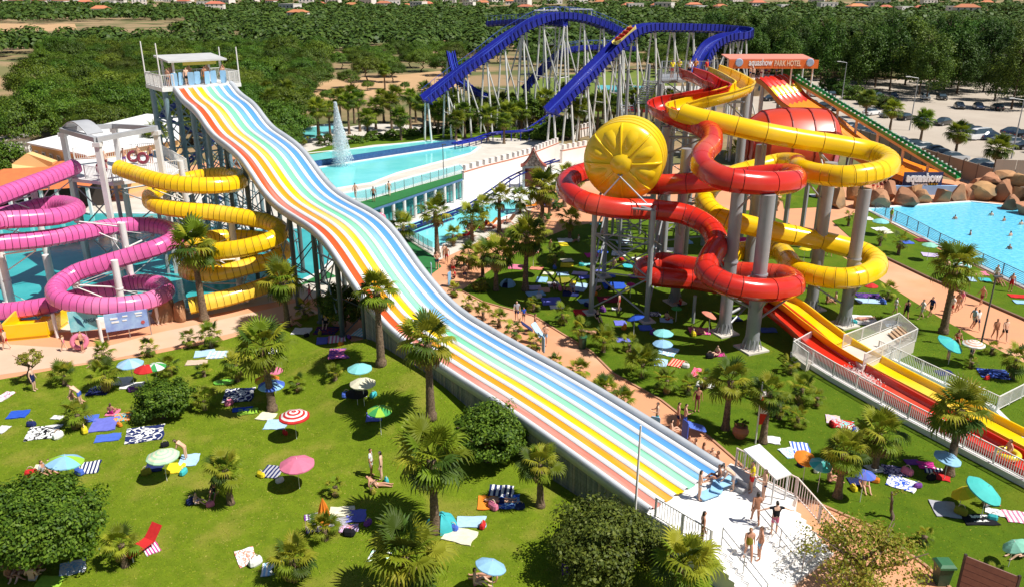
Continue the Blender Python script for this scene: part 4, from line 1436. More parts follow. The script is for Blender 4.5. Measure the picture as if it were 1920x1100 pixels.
for m_ in (PL, PLy, PLd):
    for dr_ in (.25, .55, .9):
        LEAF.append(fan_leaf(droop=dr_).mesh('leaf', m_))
LEAFDRY = [fan_leaf(13, .5, .5, 1.2).mesh('leaf', PLb) for _ in range(2)]
def palm_trunk(h, r, m=M_palmtrunk):
    q = MB()
    n, k = 9, max(4, int(h*3))
    rings = []
    lx, ly = rnd.uniform(-.04, .04)*h, rnd.uniform(-.04, .04)*h
    for i in range(k*2+1):
        f = i/(k*2)
        rr = r*(1.25-.45*min(1, f*1.6)+.25*max(0, f-.72)/.28)*(1.0 if i % 2 else 1.09)
        if f < .08: rr *= 1.25
        rings.append([Vector((lx*f*f+rr*math.cos(2*PI*j/n), ly*f*f+rr*math.sin(2*PI*j/n), f*h-.05)) for j in range(n)])
    q.loft(rings, caps=True)
    return q.mesh('trunk', m, True), (lx, ly)
PALMN = [0]
def leaf_set(n, short):
    out = []
    for i in range(n):
        f = (i+.5)/n
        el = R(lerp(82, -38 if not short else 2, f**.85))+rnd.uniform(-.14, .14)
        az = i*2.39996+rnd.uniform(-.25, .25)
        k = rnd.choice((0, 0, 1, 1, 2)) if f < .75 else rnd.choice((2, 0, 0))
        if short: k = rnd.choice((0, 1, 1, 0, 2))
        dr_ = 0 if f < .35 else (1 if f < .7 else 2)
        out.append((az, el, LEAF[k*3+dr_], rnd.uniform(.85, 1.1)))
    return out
def palm(base, crown, rpx, label, group, n=30, name='fan_palm', dry=3, tr=None):
    b_ = GL(*base, .05)
    c = AY(crown[0], crown[1], b_.y)-Vector((0, 0, b_.z-.05))
    depth = b_.y*_c+(CAM_H-c.z)*_s
    rm = max(.45, rpx*depth/CAM_F*1.02)
    h = max(.25, c.z)
    short = h < rm*.8
    o = empty(name, b_, rnd.uniform(0, 6.28))
    tag(o, label, 'palm tree', group)
    r_ = tr or min(.30, max(.13, .10+h*.026))
    tm, (lx, ly) = palm_trunk(h, r_)
    link('trunk', tm, o)
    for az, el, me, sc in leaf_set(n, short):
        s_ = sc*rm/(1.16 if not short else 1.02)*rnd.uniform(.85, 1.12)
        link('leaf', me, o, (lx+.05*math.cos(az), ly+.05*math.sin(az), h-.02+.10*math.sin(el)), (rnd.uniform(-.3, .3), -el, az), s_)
    if not short:
        for k in range(dry):
            az = rnd.uniform(0, 6.28)
            link('leaf', LEAFDRY[k % 2], o, (lx+.1*math.cos(az), ly+.1*math.sin(az), h-.15), (0, R(rnd.uniform(50, 80)), az), rm*.85)
    PALMN[0] += 1
    return o
PALMS = [  # base px, crown px, crown radius px, label
    ((383, 600), (375, 462), 56, 'tall fan palm standing in front of the yellow spiral tube'),
    ((540, 612), (533, 528), 48, 'fan palm on the path edge below the yellow spiral, beside the small planted palm'),
    ((511, 770), (492, 648), 66, 'tall fan palm rising over the pink and orange parasols'),
    ((715, 685), (710, 548), 48, 'tall slim fan palm overlapping the slide above the planked side'),
    ((808, 785), (797, 640), 60, 'tall fan palm overlapping the slide beside the round dense tree'),
    ((816, 998), (822, 862), 84, 'tall fan palm shading the teal tent on the lawn'),
    ((1013, 950), (1012, 868), 46, 'stout fan palm beside the blue printed picnic blanket'),
    ((768, 1125), (775, 1040), 88, 'large arching fan palm beside the half hidden white towel'),
    ((1272, 1140), (1275, 1056), 74, 'fan palm next to the white steps of the landing platform'),
    ((1360, 805), (1360, 712), 46, 'fan palm behind the group carrying blue mats'),
    ((1430, 830), (1432, 735), 42, 'fan palm right behind the red flag pole'),
    ((1570, 932), (1572, 848), 50, 'fan palm over the orange and teal parasol cluster'),
    ((1640, 878), (1640, 812), 58, 'bushy fan palm over the dark blue towels'),
    ((1778, 890), (1793, 768), 62, 'tall fan palm overlapping the run-out fence'),
    ((1768, 625), (1785, 498), 56, 'tall fan palm at the edge of the wide salmon path by the wave pool'),
    ((1897, 710), (1895, 672), 34, 'short fan palm beside the navy towel on the right lawn'),
    ((433, 945), (428, 882), 42, 'short thick fan palm shading two seated children'),
    ((235, 1062), (236, 1020), 40, 'low fan palm beside the red lounger'),
    ((553, 1088), (545, 1048), 50, 'low fan palm with a blue bag against its trunk'),
    ((610, 1012), (610, 992), 32, 'very low fan palm covering the striped picnic mats'),
    ((630, 930), (628, 912), 21, 'small low palm alone between the pink parasol and the orange folded parasol'),
    ((150, 802), (136, 776), 34, 'low fan palm beside the patterned white towel'),
    ((200, 735), (197, 702), 36, 'low fan palm between two standing people and the navy mat'),
    ((122, 722), (121, 704), 26, 'young palm on the lawn near the spindly young tree'),
    ((318, 705), (320, 686), 24, 'young palm right of the green and red parasols'),
    ((446, 715), (444, 683), 32, 'young palm with the green kite board at its foot'),
    ((383, 706), (384, 695), 15, 'tiny palm on the open lawn left of the green kite board'),
    ((397, 652), (395, 626), 26, 'young palm beside the light blue path-side towels'),
    ((356, 652), (354, 634), 20, 'small palm with a pale blue bag under it'),
    ((196, 682), (195, 662), 24, 'young palm on the path edge beside the pink swim ring'),
    ((281, 668), (280, 652), 20, 'young palm right behind the blue parasol'),
    ((560, 732), (563, 718), 19, 'tiny palm in open lawn near the red striped parasol'),
    ((629, 712), (627, 700), 18, 'tiny palm in open lawn near the cream parasol'),
    ((572, 598), (572, 580), 22, 'young palm at the tip of the paved corner'),
    ((385, 768), (382, 750), 26, 'young palm between the round bush and the dark picnic blanket'),
    ((1055, 610), (1055, 588), 22, 'young palm on the tower lawn beside the path bend, nearest the drum leg'),
    ((1090, 645), (1092, 616), 26, 'young palm on the tower lawn beside the path with a small bin'),
    ((1131, 660), (1133, 640), 28, 'young palm on the tower lawn facing the blue parasols'),
    ((965, 640), (963, 618), 22, 'young palm in the strip beside the blue lane, uphill of the walking mat carriers'),
    ((1002, 660), (1000, 642), 20, 'young palm in the strip beside the blue lane, level with the mat carriers'),
    ((1040, 694), (1040, 678), 20, 'young palm in the strip beside the blue lane, just downhill of the mat carriers'),
    ((1085, 716), (1085, 694), 28, 'young palm in the strip beside the blue lane, halfway down the path'),
    ((1133, 745), (1132, 730), 28, 'young palm in the strip beside the blue lane, touching another palm'),
    ((1166, 766), (1164, 750), 24, 'last young palm of the strip beside the blue lane'),
    ((1203, 708), (1206, 682), 36, 'spreading palm on the tower lawn beside the blue and red towels'),
    ((1248, 738), (1248, 712), 28, 'yellowish palm on the tower lawn next to the path'),
    ((852, 556), (850, 542), 17, 'young palm next to the people with upright blue mats'),
    ((878, 582), (877, 568), 18, 'young palm on the grass strip uphill of the bend'),
    ((906, 600), (905, 586), 19, 'young palm on the grass strip at the path bend'),
    ((936, 612), (935, 598), 20, 'young palm on the grass strip below the path bend'),
    ((820, 482), (820, 398), 36, 'tall fan palm at the edge of the middle pool'),
    ((885, 452), (884, 408), 32, 'fan palm in front of the red poolside loungers'),
    ((936, 435), (935, 372), 30, 'fan palm in front of the white sloping wall'),
    ((1016, 442), (1014, 350), 42, 'tall fan palm in front of the pointed roof gate'),
    ((1058, 388), (1055, 328), 27, 'fan palm left of the red tube bend'),
    ((985, 545), (986, 446), 46, 'tall dense fan palm over the shaded picnic lawn'),
    ((930, 545), (930, 476), 42, 'fan palm over the blue domed tent'),
    ((880, 505), (880, 474), 26, 'low palm beside the sandy pool path'),
    ((1068, 448), (1068, 412), 28, 'fan palm with shaggy trunk on the corner of the shaded lawn'),
    ((757, 452), (757, 424), 32, 'drooping palm beside the blue lane and the green bank'),
    ((975, 400), (975, 372), 28, 'palm at the far end of the middle pool'),
    ((1500, 760), (1500, 728), 32, 'low palm with dry leaves on the lawn below the small deck'),
    ((1494, 800), (1494, 782), 24, 'low palm on the lawn beside the printed towels'),
    ((1460, 785), (1462, 762), 26, 'low palm between the flag pole and the printed towels'),
    ((1730, 1020), (1728, 1004), 20, 'small dry palm on the lawn near the grey towel'),
    ((1862, 1092), (1862, 1076), 20, 'small palm behind the brown signboard'),
    ((1684, 478), (1683, 452), 20, 'small palm on the pool lawn beside the kerb'),
    ((1649, 462), (1648, 444), 13, 'thin young palm on the pool lawn'),
    ((1663, 562), (1660, 545), 20, 'small palm beside the yellow lower loop'),
    ((1858, 665), (1857, 652), 15, 'small palm between the two loungers of shade by the wide path'),
    ((1320, 728), (1322, 708), 20, 'small palm beside the red towel on the tower lawn'),
    ((1385, 300), (1378, 285), 26, 'palm behind the red descending tube'),
    ((905, 520), (903, 480), 30, 'fan palm between the pool path and the blue domed tent'),
    ((955, 500), (955, 455), 32, 'fan palm left of the dense tall palm over the shaded lawn'),
    ((1010, 470), (1012, 432), 26, 'palm on the sandy path edge below the pointed gate'),
    ((1030, 405), (1030, 365), 26, 'palm beside the white poolside lounger'),
    ((1078, 372), (1078, 335), 24, 'palm right under the red tube bend'),
    ((905, 420), (905, 388), 24, 'low palm at the waterline of the middle pool'),
    ((850, 462), (850, 440), 20, 'young palm at the near corner of the middle pool'),
    ((1040, 500), (1040, 478), 20, 'young palm among the towels in the drum shade'),
    ((1000, 585), (1000, 570), 18, 'tiny palm on the tower lawn at the path bend'),
    ((1180, 660), (1180, 645), 20, 'small palm between the violet blue towels'),
    ((1290, 740), (1290, 722), 22, 'small palm on the tower lawn beside the salmon path'),
    ((1480, 700), (1480, 684), 20, 'small palm at the corner of the small square deck'),
    ((1420, 745), (1420, 728), 20, 'small palm on the lawn behind the flag pole'),
    ((1530, 760), (1530, 744), 20, 'small palm on the lawn along the run-out fence'),
    ((1820, 690), (1820, 678), 14, 'tiny palm beside the peach ringed parasol'),
    ((1690, 640), (1690, 628), 16, 'tiny palm beside the long railed deck'),
    ((1590, 425), (1590, 405), 12, 'young palm beside the tall grey column'),
    ((1455, 395), (1455, 370), 22, 'palm between the grey columns on the back lawn'),
]
for bs, cr, rp, lb in PALMS:
    big = rp > 40
    palm(bs, cr, rp, lb, 'fan palms of the park', 24 if big else (16 if rp > 22 else 12), dry=9 if big else 3)
# car park and grove palms: smaller in view, their crown is one part
def crown_mesh(n):
    V = []
    q = MB()
    for az, el, me, sc in leaf_set(n, False):
        Mx = Matrix.Rotation(az, 4, 'Z') @ Matrix.Rotation(-el, 4, 'Y') @ Matrix.Scale(sc/1.22, 4)
        q.mi = 0 if rnd.random() < .6 else 1
        q.add([Mx @ v.co for v in me.vertices], [tuple(p.vertices) for p in me.polygons])
    q.mi = 2
    for k in range(9):
        az = rnd.uniform(0, 6.28)
        Mx = Matrix.Rotation(az, 4, 'Z') @ Matrix.Rotation(R(rnd.uniform(45, 75)), 4, 'Y') @ Matrix.Scale(.8, 4)
        me = LEAFDRY[0]
        q.add([Mx @ v.co for v in me.vertices], [tuple(p.vertices) for p in me.polygons])
    return q.mesh('palm_crown', [PL, PLd, PLb])
CROWNS = [crown_mesh(26) for _ in range(3)]
def far_palm(px, py, hgt, rm, label, group):
    b_ = G(px, py)
    o = empty('fan_palm', b_, rnd.uniform(0, 6.28))
    tag(o, label, 'palm tree', group)
    tm, (lx, ly) = palm_trunk(hgt, .2)
    link('trunk', tm, o)
    link('crown', rnd.choice(CROWNS), o, (lx, ly, hgt), 0, rm)
    return o
for px, py, rp, lb in ((1622, 222, 3.0, 'uphill end of the car park row beside the hedge'), (1668, 245, 3.0, 'second of the car park row behind the green track'), (1725, 268, 3.0, 'third of the car park row, opposite the teal car'), (1790, 296, 3.0, 'fourth of the car park row, beside the white van'), (1862, 330, 3.0, 'last of the car park row above the rocks')):
    far_palm(px, py, 3.9, 2.5, 'fan palm with dry skirt, '+lb, 'palms along the car park')
for px, py in ((505, 225), (530, 250), (560, 262), (597, 256), (545, 225), (600, 268), (640, 235), (655, 250), (690, 258), (705, 240), (735, 245), (752, 262), (770, 240), (795, 248), (815, 235), (838, 245), (860, 225), (885, 248), (900, 228), (925, 245), (945, 268), (965, 232), (855, 262), (915, 262), (1095, 240), (1120, 250), (1150, 235), (1090, 220), (1060, 225), (1170, 222), (1210, 240), (1010, 232), (720, 228), (665, 230), (800, 222), (1130, 222), (515, 240), (575, 238), (620, 262), (675, 245), (745, 230), (780, 228), (822, 250), (848, 232), (872, 258), (895, 240), (912, 232), (938, 228), (955, 252), (978, 246), (1020, 246), (1075, 252), (1085, 262), (1105, 228), (1140, 244), (1160, 252), (1190, 232), (1200, 252), (1225, 226), (1250, 236)):
    far_palm(px, py+2, rnd.uniform(3.6, 6.6), rnd.uniform(1.9, 2.7), plabel('fan palm', rnd.uniform(2, 5.5), G(px, py).x, G(px, py).y), 'palms of the grove')
far_palm(310, 335, 6.0, 2.6, 'lone palm against the wall of the yellow building', None)
far_palm(722, 168, 5.0, 2.4, 'lone palm on the sandy clearing', None)
# ================================================================ blue water coaster
M_blue = mat('coaster_blue', (.008, .016, .30), .45, (.005, .010, .20), .8, .4, coat=.2)
M_supp = mat('coaster_support_white', (.72, .72, .70), .45, (.6, .6, .58), 1, .4)
co_ = empty('water_coaster', AY(1100, 200, 150)*1)
co_.location.z = 0; WORLD_LOC[co_.name] = Vector(co_.location)
tag(co_, 'royal blue water coaster with two long drops on white supports', 'roller coaster')
CPTS = []
def track(ctrl, wd, wall=.9, sec=22, supp=6.5, rails=False, deckm=None, root=co_):
    P, L = spline(ctrl, 2)
    FR = frames(P)
    i = 0
    while i < len(P)-1:
        k = min(len(P)-1, i+sec//2)
        if len(P)-1-k < 3: k = len(P)-1
        rg = []
        for ii in range(i, k+1):
            p, sx, up, T = FR[ii]
            sx = Vector((sx.x, sx.y, 0)).normalized()
            up = sx.cross(T)
            h = wd/2
            pr = [(-h, wall), (-h*.8, wall), (-h*.75, .15), (-h*.25, .05), (h*.25, .05), (h*.75, .15), (h*.8, wall), (h, wall), (h*1.02, -.15), (h*.6, -.35), (-h*.6, -.35), (-h*1.02, -.15)]
            rg.append([p+sx*a+up*b_ for a, b_ in pr])
        q = MB(); q.loft(rg, caps=True)
        q.build('track_section', M_blue, root)
        i = k
    for sg in (-1, 1):
        q = MB()
        for ii in range(0, len(P)-1):
            p, sx, up, T = FR[ii]
            p2, sx2, up2, _ = FR[ii+1]
            sx = Vector((sx.x, sx.y, 0)).normalized(); sx2 = Vector((sx2.x, sx2.y, 0)).normalized()
            q.bar(p+sx*sg*wd*.22+Vector((0, 0, .3)), p2+sx2*sg*wd*.22+Vector((0, 0, .3)), .1, .1)
            if rails:
                q.bar(p+sx*sg*wd*.56+Vector((0, 0, wall+.9)), p2+sx2*sg*wd*.56+Vector((0, 0, wall+.9)), .05, .05)
                if ii % 2 == 0:
                    q.bar(p+sx*sg*wd*.56, p+sx*sg*wd*.56+Vector((0, 0, wall+.9)), .05, .05)
        q.build('rail', mat('rail_light_blue', (.05, .10, .55), .35, (.04, .08, .45), 1), root)
    for ii in range(0, len(P), 2):
        p, sx, up, T = FR[ii]
        sx = Vector((sx.x, sx.y, 0)).normalized()
        q = MB(); h = wd/2
        q.bar(p-sx*h*1.12+up*-.42, p+sx*h*1.12+up*-.42, .14, .16)
        q.bar(p-sx*h*1.1+up*-.42, p-sx*h*1.06+up*(wall+.06), .1, .1); q.bar(p+sx*h*1.1+up*-.42, p+sx*h*1.06+up*(wall+.06), .1, .1)
        q.build('rib', mat('coaster_rib', (.006, .01, .16), .5), root)
    if supp:
        d = 0
        for ii in range(0, len(P), max(1, int(supp*2))):
            p, sx, up, T = FR[ii]
            if p.z < 2.4: continue
            sx = Vector((sx.x, sx.y, 0)).normalized()
            q = MB()
            sp_ = .5+p.z*.11
            q.cyl(p+Vector((0, 0, -.3))+sx*.5, Vector((p.x, p.y, -.1))+sx*sp_, .16, .18, 8)
            q.cyl(p+Vector((0, 0, -.3))-sx*.5, Vector((p.x, p.y, -.1))-sx*sp_, .16, .18, 8)
            if p.z > 9:
                zz = p.z*.5
                q.cyl(Vector((p.x, p.y, zz))+sx*(sp_+.5)*.5, Vector((p.x, p.y, zz))-sx*(sp_+.5)*.5, .08, n=6)
                Tn = Vector((T.x, T.y, 0)).normalized()
                q.cyl(p+Vector((0, 0, -.5)), Vector((p.x, p.y, -.1))+Tn*p.z*.35, .14, n=7)
            q.build('support', M_supp, root)
    return P
T1 = track([AY(*p) for p in [(800, 190, 140), (850, 151, 143), (905, 112, 146), (960, 70, 150), (1000, 47, 152), (1045, 34, 155), (1100, 40, 158), (1140, 55, 160), (1175, 72, 162)]], 3.0, 1.0, supp=4.5, rails=True)
T2 = track([AY(*p) for p in [(1035, 212, 134), (1075, 172, 137), (1120, 127, 141), (1160, 87, 144), (1188, 64, 146), (1215, 56, 148), (1260, 55, 151), (1310, 56, 154), (1360, 58, 156), (1392, 62, 155), (1390, 70, 151), (1360, 75, 149), (1335, 88, 147), (1318, 112, 145), (1308, 140, 143)]], 3.0, 1.0, supp=4.5)
T3 = track([AY(*p) for p in [(985, 168, 158), (1020, 130, 160), (1050, 103, 162), (1085, 93, 164), (1130, 91, 166), (1190, 93, 168)]], 1.8, .6, supp=8, rails=True)
T4 = track([AY(*p) for p in [(845, 100, 165), (852, 130, 160), (862, 152, 156), (885, 170, 152), (910, 182, 150)]], 1.6, .5, supp=8)
T5 = track([AY(*p) for p in [(1060, 46, 154), (1000, 42, 158), (945, 44, 162), (915, 46, 164)]], 1.6, .6, supp=9, rails=True)
# lift tower
q = MB()
tp = [AY(1020, 32, 158), AY(1042, 32, 158), AY(1042, 32, 161), AY(1020, 32, 161)]
for p in tp:
    q.cyl((p.x, p.y, 0), (p.x, p.y, p.z+1.6), .12, n=6)
for k in range(7):
    z0 = k*3
    for a, c in ((0, 1), (1, 2), (2, 3), (3, 0)):
        q.cyl((tp[a].x, tp[a].y, z0), (tp[c].x, tp[c].y, z0+3), .05, n=4)
        q.bar((tp[a].x, tp[a].y, z0+3), (tp[c].x, tp[c].y, z0+3), .1, .1)
q.build('lift_tower', M_supp, co_)
q = MB()
for a in (AY(1010, 20, 158), AY(1075, 18, 160)):
    q.box((a.x+1.4, a.y, a.z), (4.4, 3, .18))
q.build('station_roof', M_supp, co_)
q = MB()
for a, w_ in ((AY(1010, 20, 158), 1), (AY(1075, 18, 160), 1)):
    for dx_ in (-.6, 3.4):
        q.cyl((a.x+dx_, a.y, a.z-3.2), (a.x+dx_, a.y, a.z), .07, n=5)
q.build('roof_post', M_supp, co_)
# boat at the top of the drop
bt = AY(1170, 74, 144.6)+Vector((0, 0, .25))
nx_ = (T2[40]-T2[36]).normalized() if len(T2) > 40 else Vector((1, 0, 0))
i0 = min(range(len(T2)), key=lambda k: (T2[k]-bt).length)
td = (T2[i0-2]-T2[i0+2]).normalized()
root = empty('log_boat', T2[i0]+Vector((0, 0, .35)))
root.rotation_euler = td.to_track_quat('X', 'Z').to_euler()
tag(root, 'cream and yellow ride boat with red seats starting down the blue drop', 'ride boat')
q = MB()
rg = []
for x, w_, z0, z1 in ((-2.6, .6, .3, .9), (-2.2, .85, .05, .85), (0, .9, 0, .75), (1.6, .85, .05, .8), (2.5, .5, .35, 1.0), (2.8, .15, .7, 1.1)):
    rg.append([Vector((x, -w_, z1)), Vector((x, -w_*.85, z0)), Vector((x, w_*.85, z0)), Vector((x, w_, z1)), Vector((x, w_*.82, z1)), Vector((x, w_*.7, z0+.15)), Vector((x, -w_*.7, z0+.15)), Vector((x, -w_*.82, z1))])
q.loft(rg, caps=True)
q.build('hull', mat('boat_cream', (.75, .62, .2), .35, (.7, .55, .12), 2), root, org=(0, 0, 0))
for x in (-1.7, -.7, .3, 1.3):
    q = MB(); q.box((x, 0, .65), (.25, 1.3, .7)); q.build('seat', mat('seat_red', (.45, .03, .02), .5), root, org=(0, 0, 0))
# ride station and show building behind
def simple_building(name, poly, z1, m, label, cat='building', roof=None, roofm=None, z0=0, windows=0, wm=None, over=.3):
    c = sum((Vector((p[0], p[1], 0)) for p in poly), Vector())/len(poly)
    root = empty(name, c)
    tag(root, label, cat)
    q = MB(); q.prism(poly, z0, z1); q.build('wall', m, root)
    if roofm:
        q = MB()
        pp = [c+(Vector((p[0], p[1], 0))-c)*(1+over/max(1, (Vector((p[0], p[1], 0))-c).length)) for p in poly]
        q.prism(pp, z1+.003, z1+(roof or .25)); q.build('roof', roofm, root)
    return root, c
M_glass = mat('window_dark_glass', (.03, .05, .07), .08, (.05, .08, .10), 2, coat=.3)
a = AY(1135, 128, 178); 
rt, c = simple_building('show_building', [(a.x, 178), (a.x+10.5, 176), (a.x+10.5, 184), (a.x, 186)], 4.2, mat('show_purple', (.06, .02, .12), .6, (.12, .03, .2), .3, .5), 'dark purple show building with flat turquoise roof behind the coaster', 'building', .4, mat('roof_turquoise', (.10, .42, .48), .5), over=1.2)
q = MB(); q.bar((a.x-.5, 176.8, .6), (a.x+10.8, 174.8, .6), .3, 1.0); q.build('red_kerb', mat('kerb_red', (.45, .02, .04), .6), rt)
for k in range(5):
    q = MB(); q.cyl((a.x+.5+k*2.4, 175.9, 0), (a.x+.5+k*2.4, 175.9, 4.2), .12, n=6); q.build('post', M_supp, rt)
a = AY(905, 160, 165)
rt = empty('white_boathouse', (a.x, 165, 0))
tag(rt, 'white boat shaped kiosk with round blue portholes under the coaster', 'kiosk')
q = MB()
rg = [[Vector((a.x+x, 164-w_, .1)), Vector((a.x+x, 164-w_*1.25, h_)), Vector((a.x+x, 168+w_*1.25, h_)), Vector((a.x+x, 168+w_, .1))] for x, w_, h_ in ((-1, .1, 2.6), (2, 1.0, 2.3), (6, 1.4, 2.2), (9.5, 1.3, 2.6))]
q.loft(rg, caps=True); q.build('hull', M_white, rt)
q = MB(); q.prism([(a.x+4, 164), (a.x+8.5, 164), (a.x+8.5, 168), (a.x+4, 168)], 2.2, 4.2); q.build('cabin', M_white, rt)
for k in range(3):
    q = MB(); q.cyl((a.x+1.6+k*2.2, 162.9, 1.3), (a.x+1.6+k*2.2, 162.3-k*.1, 1.3), .5, n=12); q.build('porthole', mat('porthole_blue', (.03, .12, .35), .3), rt)
a = AY(1220, 118, 185)
simple_building('service_building', [(a.x, 186), (a.x+22, 184), (a.x+22, 194), (a.x, 196)], 3.2, mat('render_cream', (.58, .50, .40), .9, (.5, .43, .34), .5), 'long low cream service building with flat roof behind the coaster turn', 'building', .3, mat('roof_pale', (.55, .52, .48), .8))
a = AY(1405, 112, 205)
rt, c = simple_building('pavilion', [(a.x, 205), (a.x+9, 204), (a.x+9, 211), (a.x, 212)], 3.4, mat('render_sand', (.50, .36, .22), .9, (.42, .3, .18), .5), 'sand coloured pavilion half hidden among the tall pines', 'building', .4, mat('roof_sand', (.45, .36, .26), .9))
for k in range(4):
    q = MB(); q.box((a.x+1.2+k*2.1, 204.6-.1*k, 1.9), (.9, .2, 1.1)); q.build('window', M_glass, rt)

# ================================================================ red and yellow racer, canopy sign, red drum, green track
ra = empty('racer_slide', (40, 96, 0))
tag(ra, 'wide racer slide in red, orange and yellow bands below the orange canopy', 'water slide')
RA, RB = Vector((39.2, 122.0, 0)), Vector((57.5, 104.5, 0))
def PLn(px, py, A, B):
    d = ray(px, py)
    nx, ny = (B.y-A.y), -(B.x-A.x)
    t = (nx*A.x+ny*A.y)/(nx*d.x+ny*d.y)
    return Vector((d.x*t, d.y*t, CAM_H+d.z*t))
rd_ = (RB-RA).normalized(); re_ = Vector((-rd_.y, rd_.x, 0))
HW = 4.5
prof = [PLn(x, y, RA, RB) for x, y in [(1443, 146), (1452, 149), (1472, 168), (1487, 186), (1505, 199), (1540, 222), (1580, 254), (1625, 285), (1680, 313), (1745, 336)]]
RPf, RL = spline(prof, 2.5)
orange = mat('racer_orange', (.82, .27, .006), .25, (.76, .22, .006), .5, .4, coat=.4)
nl, lw_ = 6, 1.45
Nn_ = len(RPf)
cut = [0, int(Nn_*.09), int(Nn_*.15), int(Nn_*.23), int(Nn_*.30), int(Nn_*.62), int(Nn_*.68), Nn_-1]
cm = [M_red, M_yel2, M_red, orange, orange, M_red, orange]
for L_ in range(nl):
    for s_ in range(len(cut)-1):
        mm = cm[s_]
        if s_ == 5 and L_ % 2: mm = orange
        rg = []
        for ii in range(cut[s_], cut[s_+1]+1):
            p = RPf[ii]
            t0 = (L_-nl/2)*lw_
            rg.append([p+re_*(t0+a*lw_)+Vector((0, 0, b_)) for a, b_ in ((0, .30), (.08, .30), (.2, .05), (.5, 0), (.8, .05), (.92, .30), (1, .30))])
        q = MB(); q.loft(rg, closed=False); q.build('lane_section', mm, ra, smooth=True)
rg = [[p+re_*(-HW)+Vector((0, 0, .28)), p+re_*(-HW)+Vector((0, 0, -.4)), p+re_*(HW)+Vector((0, 0, -.4)), p+re_*(HW)+Vector((0, 0, .28))] for p in RPf]
q = MB(); q.loft(rg, closed=False); q.build('underside', mat('racer_side', (.55, .16, .02), .5), ra)
for f in (.05, .2, .35, .5, .65):
    p = RPf[int(f*(Nn_-1))]
    for t in (-3.9, 3.9):
        q = MB(); b_ = p+re_*t; q.cyl((b_.x, b_.y, 0), (b_.x, b_.y, b_.z-.3), .2, n=8); q.build('column', M_galv, ra)
q = MB()
a, c = prof[0]-rd_*3.2, prof[0]
q.prism([a+re_*4.6, a-re_*4.6, c-re_*4.6, c+re_*4.6], c.z-.3, c.z-.02); q.build('deck', M_concrete, ra)
for t in (-4.3, 4.3):
    for s_ in (-3, -.3):
        q = MB(); b_ = prof[0]+rd_*s_+re_*t; q.cyl((b_.x, b_.y, 0), (b_.x, b_.y, b_.z-.3), .22, n=8); q.build('column', M_galv, ra)
# canopy
cn = empty('sign_canopy', (prof[0].x, prof[0].y-1, 0))
tag(cn, 'orange canopy with white lettering over the top of the racer slide', 'sign')
yc = 122.5
cA, cB = AY(1366, 128, yc), AY(1533, 128, yc)
zt = AY(1450, 113, yc).z
zb = AY(1450, 129, yc).z
M_or = mat('canopy_orange', (.72, .16, .02), .55, (.66, .14, .02), .6, .4)
q = MB(); q.box(((cA.x+cB.x)/2, yc, (zt+zb)/2), (cB.x-cA.x, .3, zt-zb)); q.build('fascia', M_or, cn)
q = MB()
x0, x1 = cA.x, cB.x-.7
q.add([(x0, yc+.02, zt), (x1, yc+.02, zt), (x1, yc+5, zt+.35), (x0, yc+5, zt+.35), (x0, yc+.02, zt+.15), (x1, yc+.02, zt+.15), (x1, yc+5, zt+.5), (x0, yc+5, zt+.5)], [(3, 2, 1, 0), (4, 5, 6, 7), (0, 1, 5, 4), (1, 2, 6, 5), (2, 3, 7, 6), (3, 0, 4, 7)])
q.build('roof', mat('canopy_salmon', (.66, .24, .17), .6, (.6, .22, .16), .6), cn)
for fx in (.08, .4, .72, .96):
    for dy in (.4, 4.6):
        q = MB(); x = lerp(cA.x, cB.x, fx); q.cyl((x, yc+dy, 0), (x, yc+dy, zt-.05), .13, n=8); q.build('post', M_rail, cn)
def text_obj(name, body, height, parent, loc, rot, m, ext=.04, bold=.0, width=None):
    cu = bpy.data.curves.new(name, 'FONT')
    cu.body = body; cu.size = 1; cu.extrude = ext; cu.offset = bold; cu.align_x = 'CENTER'; cu.resolution_u = 4
    t = bpy.data.objects.new(name+'_curve', cu)
    col.objects.link(t)
    bpy.context.view_layer.update()
    me = bpy.data.meshes.new_from_object(t.evaluated_get(bpy.context.evaluated_depsgraph_get()))
    bpy.data.objects.remove(t, do_unlink=True)
    me.materials.clear(); me.materials.append(m)
    o = link(name, me, parent)
    xs_ = [v.co.x for v in me.vertices]
    sx = (width/(max(xs_)-min(xs_))) if width else height
    o.scale = (sx, height, 1)
    o.location = Vector(loc)-WORLD_LOC.get(parent.name, Vector())
    o.rotation_euler = rot
    return o
M_letter = mat('letter_white', (.85, .85, .85), .4, (.8, .8, .8), 2)
ta, tb = AY(1404, 120, yc-.2), AY(1448, 120, yc-.2)
text_obj('lettering', 'aquashow', 1.35, cn, ((ta.x+tb.x)/2, yc-.19, zb+.45), (PI/2, 0, 0), M_letter, .02, .02, tb.x-ta.x)
ta, tb = AY(1452, 120, yc-.2), AY(1502, 120, yc-.2)
text_obj('lettering', 'PARK HOTEL', 1.1, cn, ((ta.x+tb.x)/2, yc-.19, zb+.38), (PI/2, 0, 0), mat('letter_peach', (.85, .62, .45), .4), .02, .03, tb.x-ta.x)
for px in (1386, 1519):
    q = MB(); e_ = AY(px, 118, yc-.2); q.cyl((e_.x, yc-.17, e_.z), (e_.x, yc-.30, e_.z), .6, .5, 14); q.build('roundel', mat('roundel_blue', (.35, .45, .62), .4), cn)

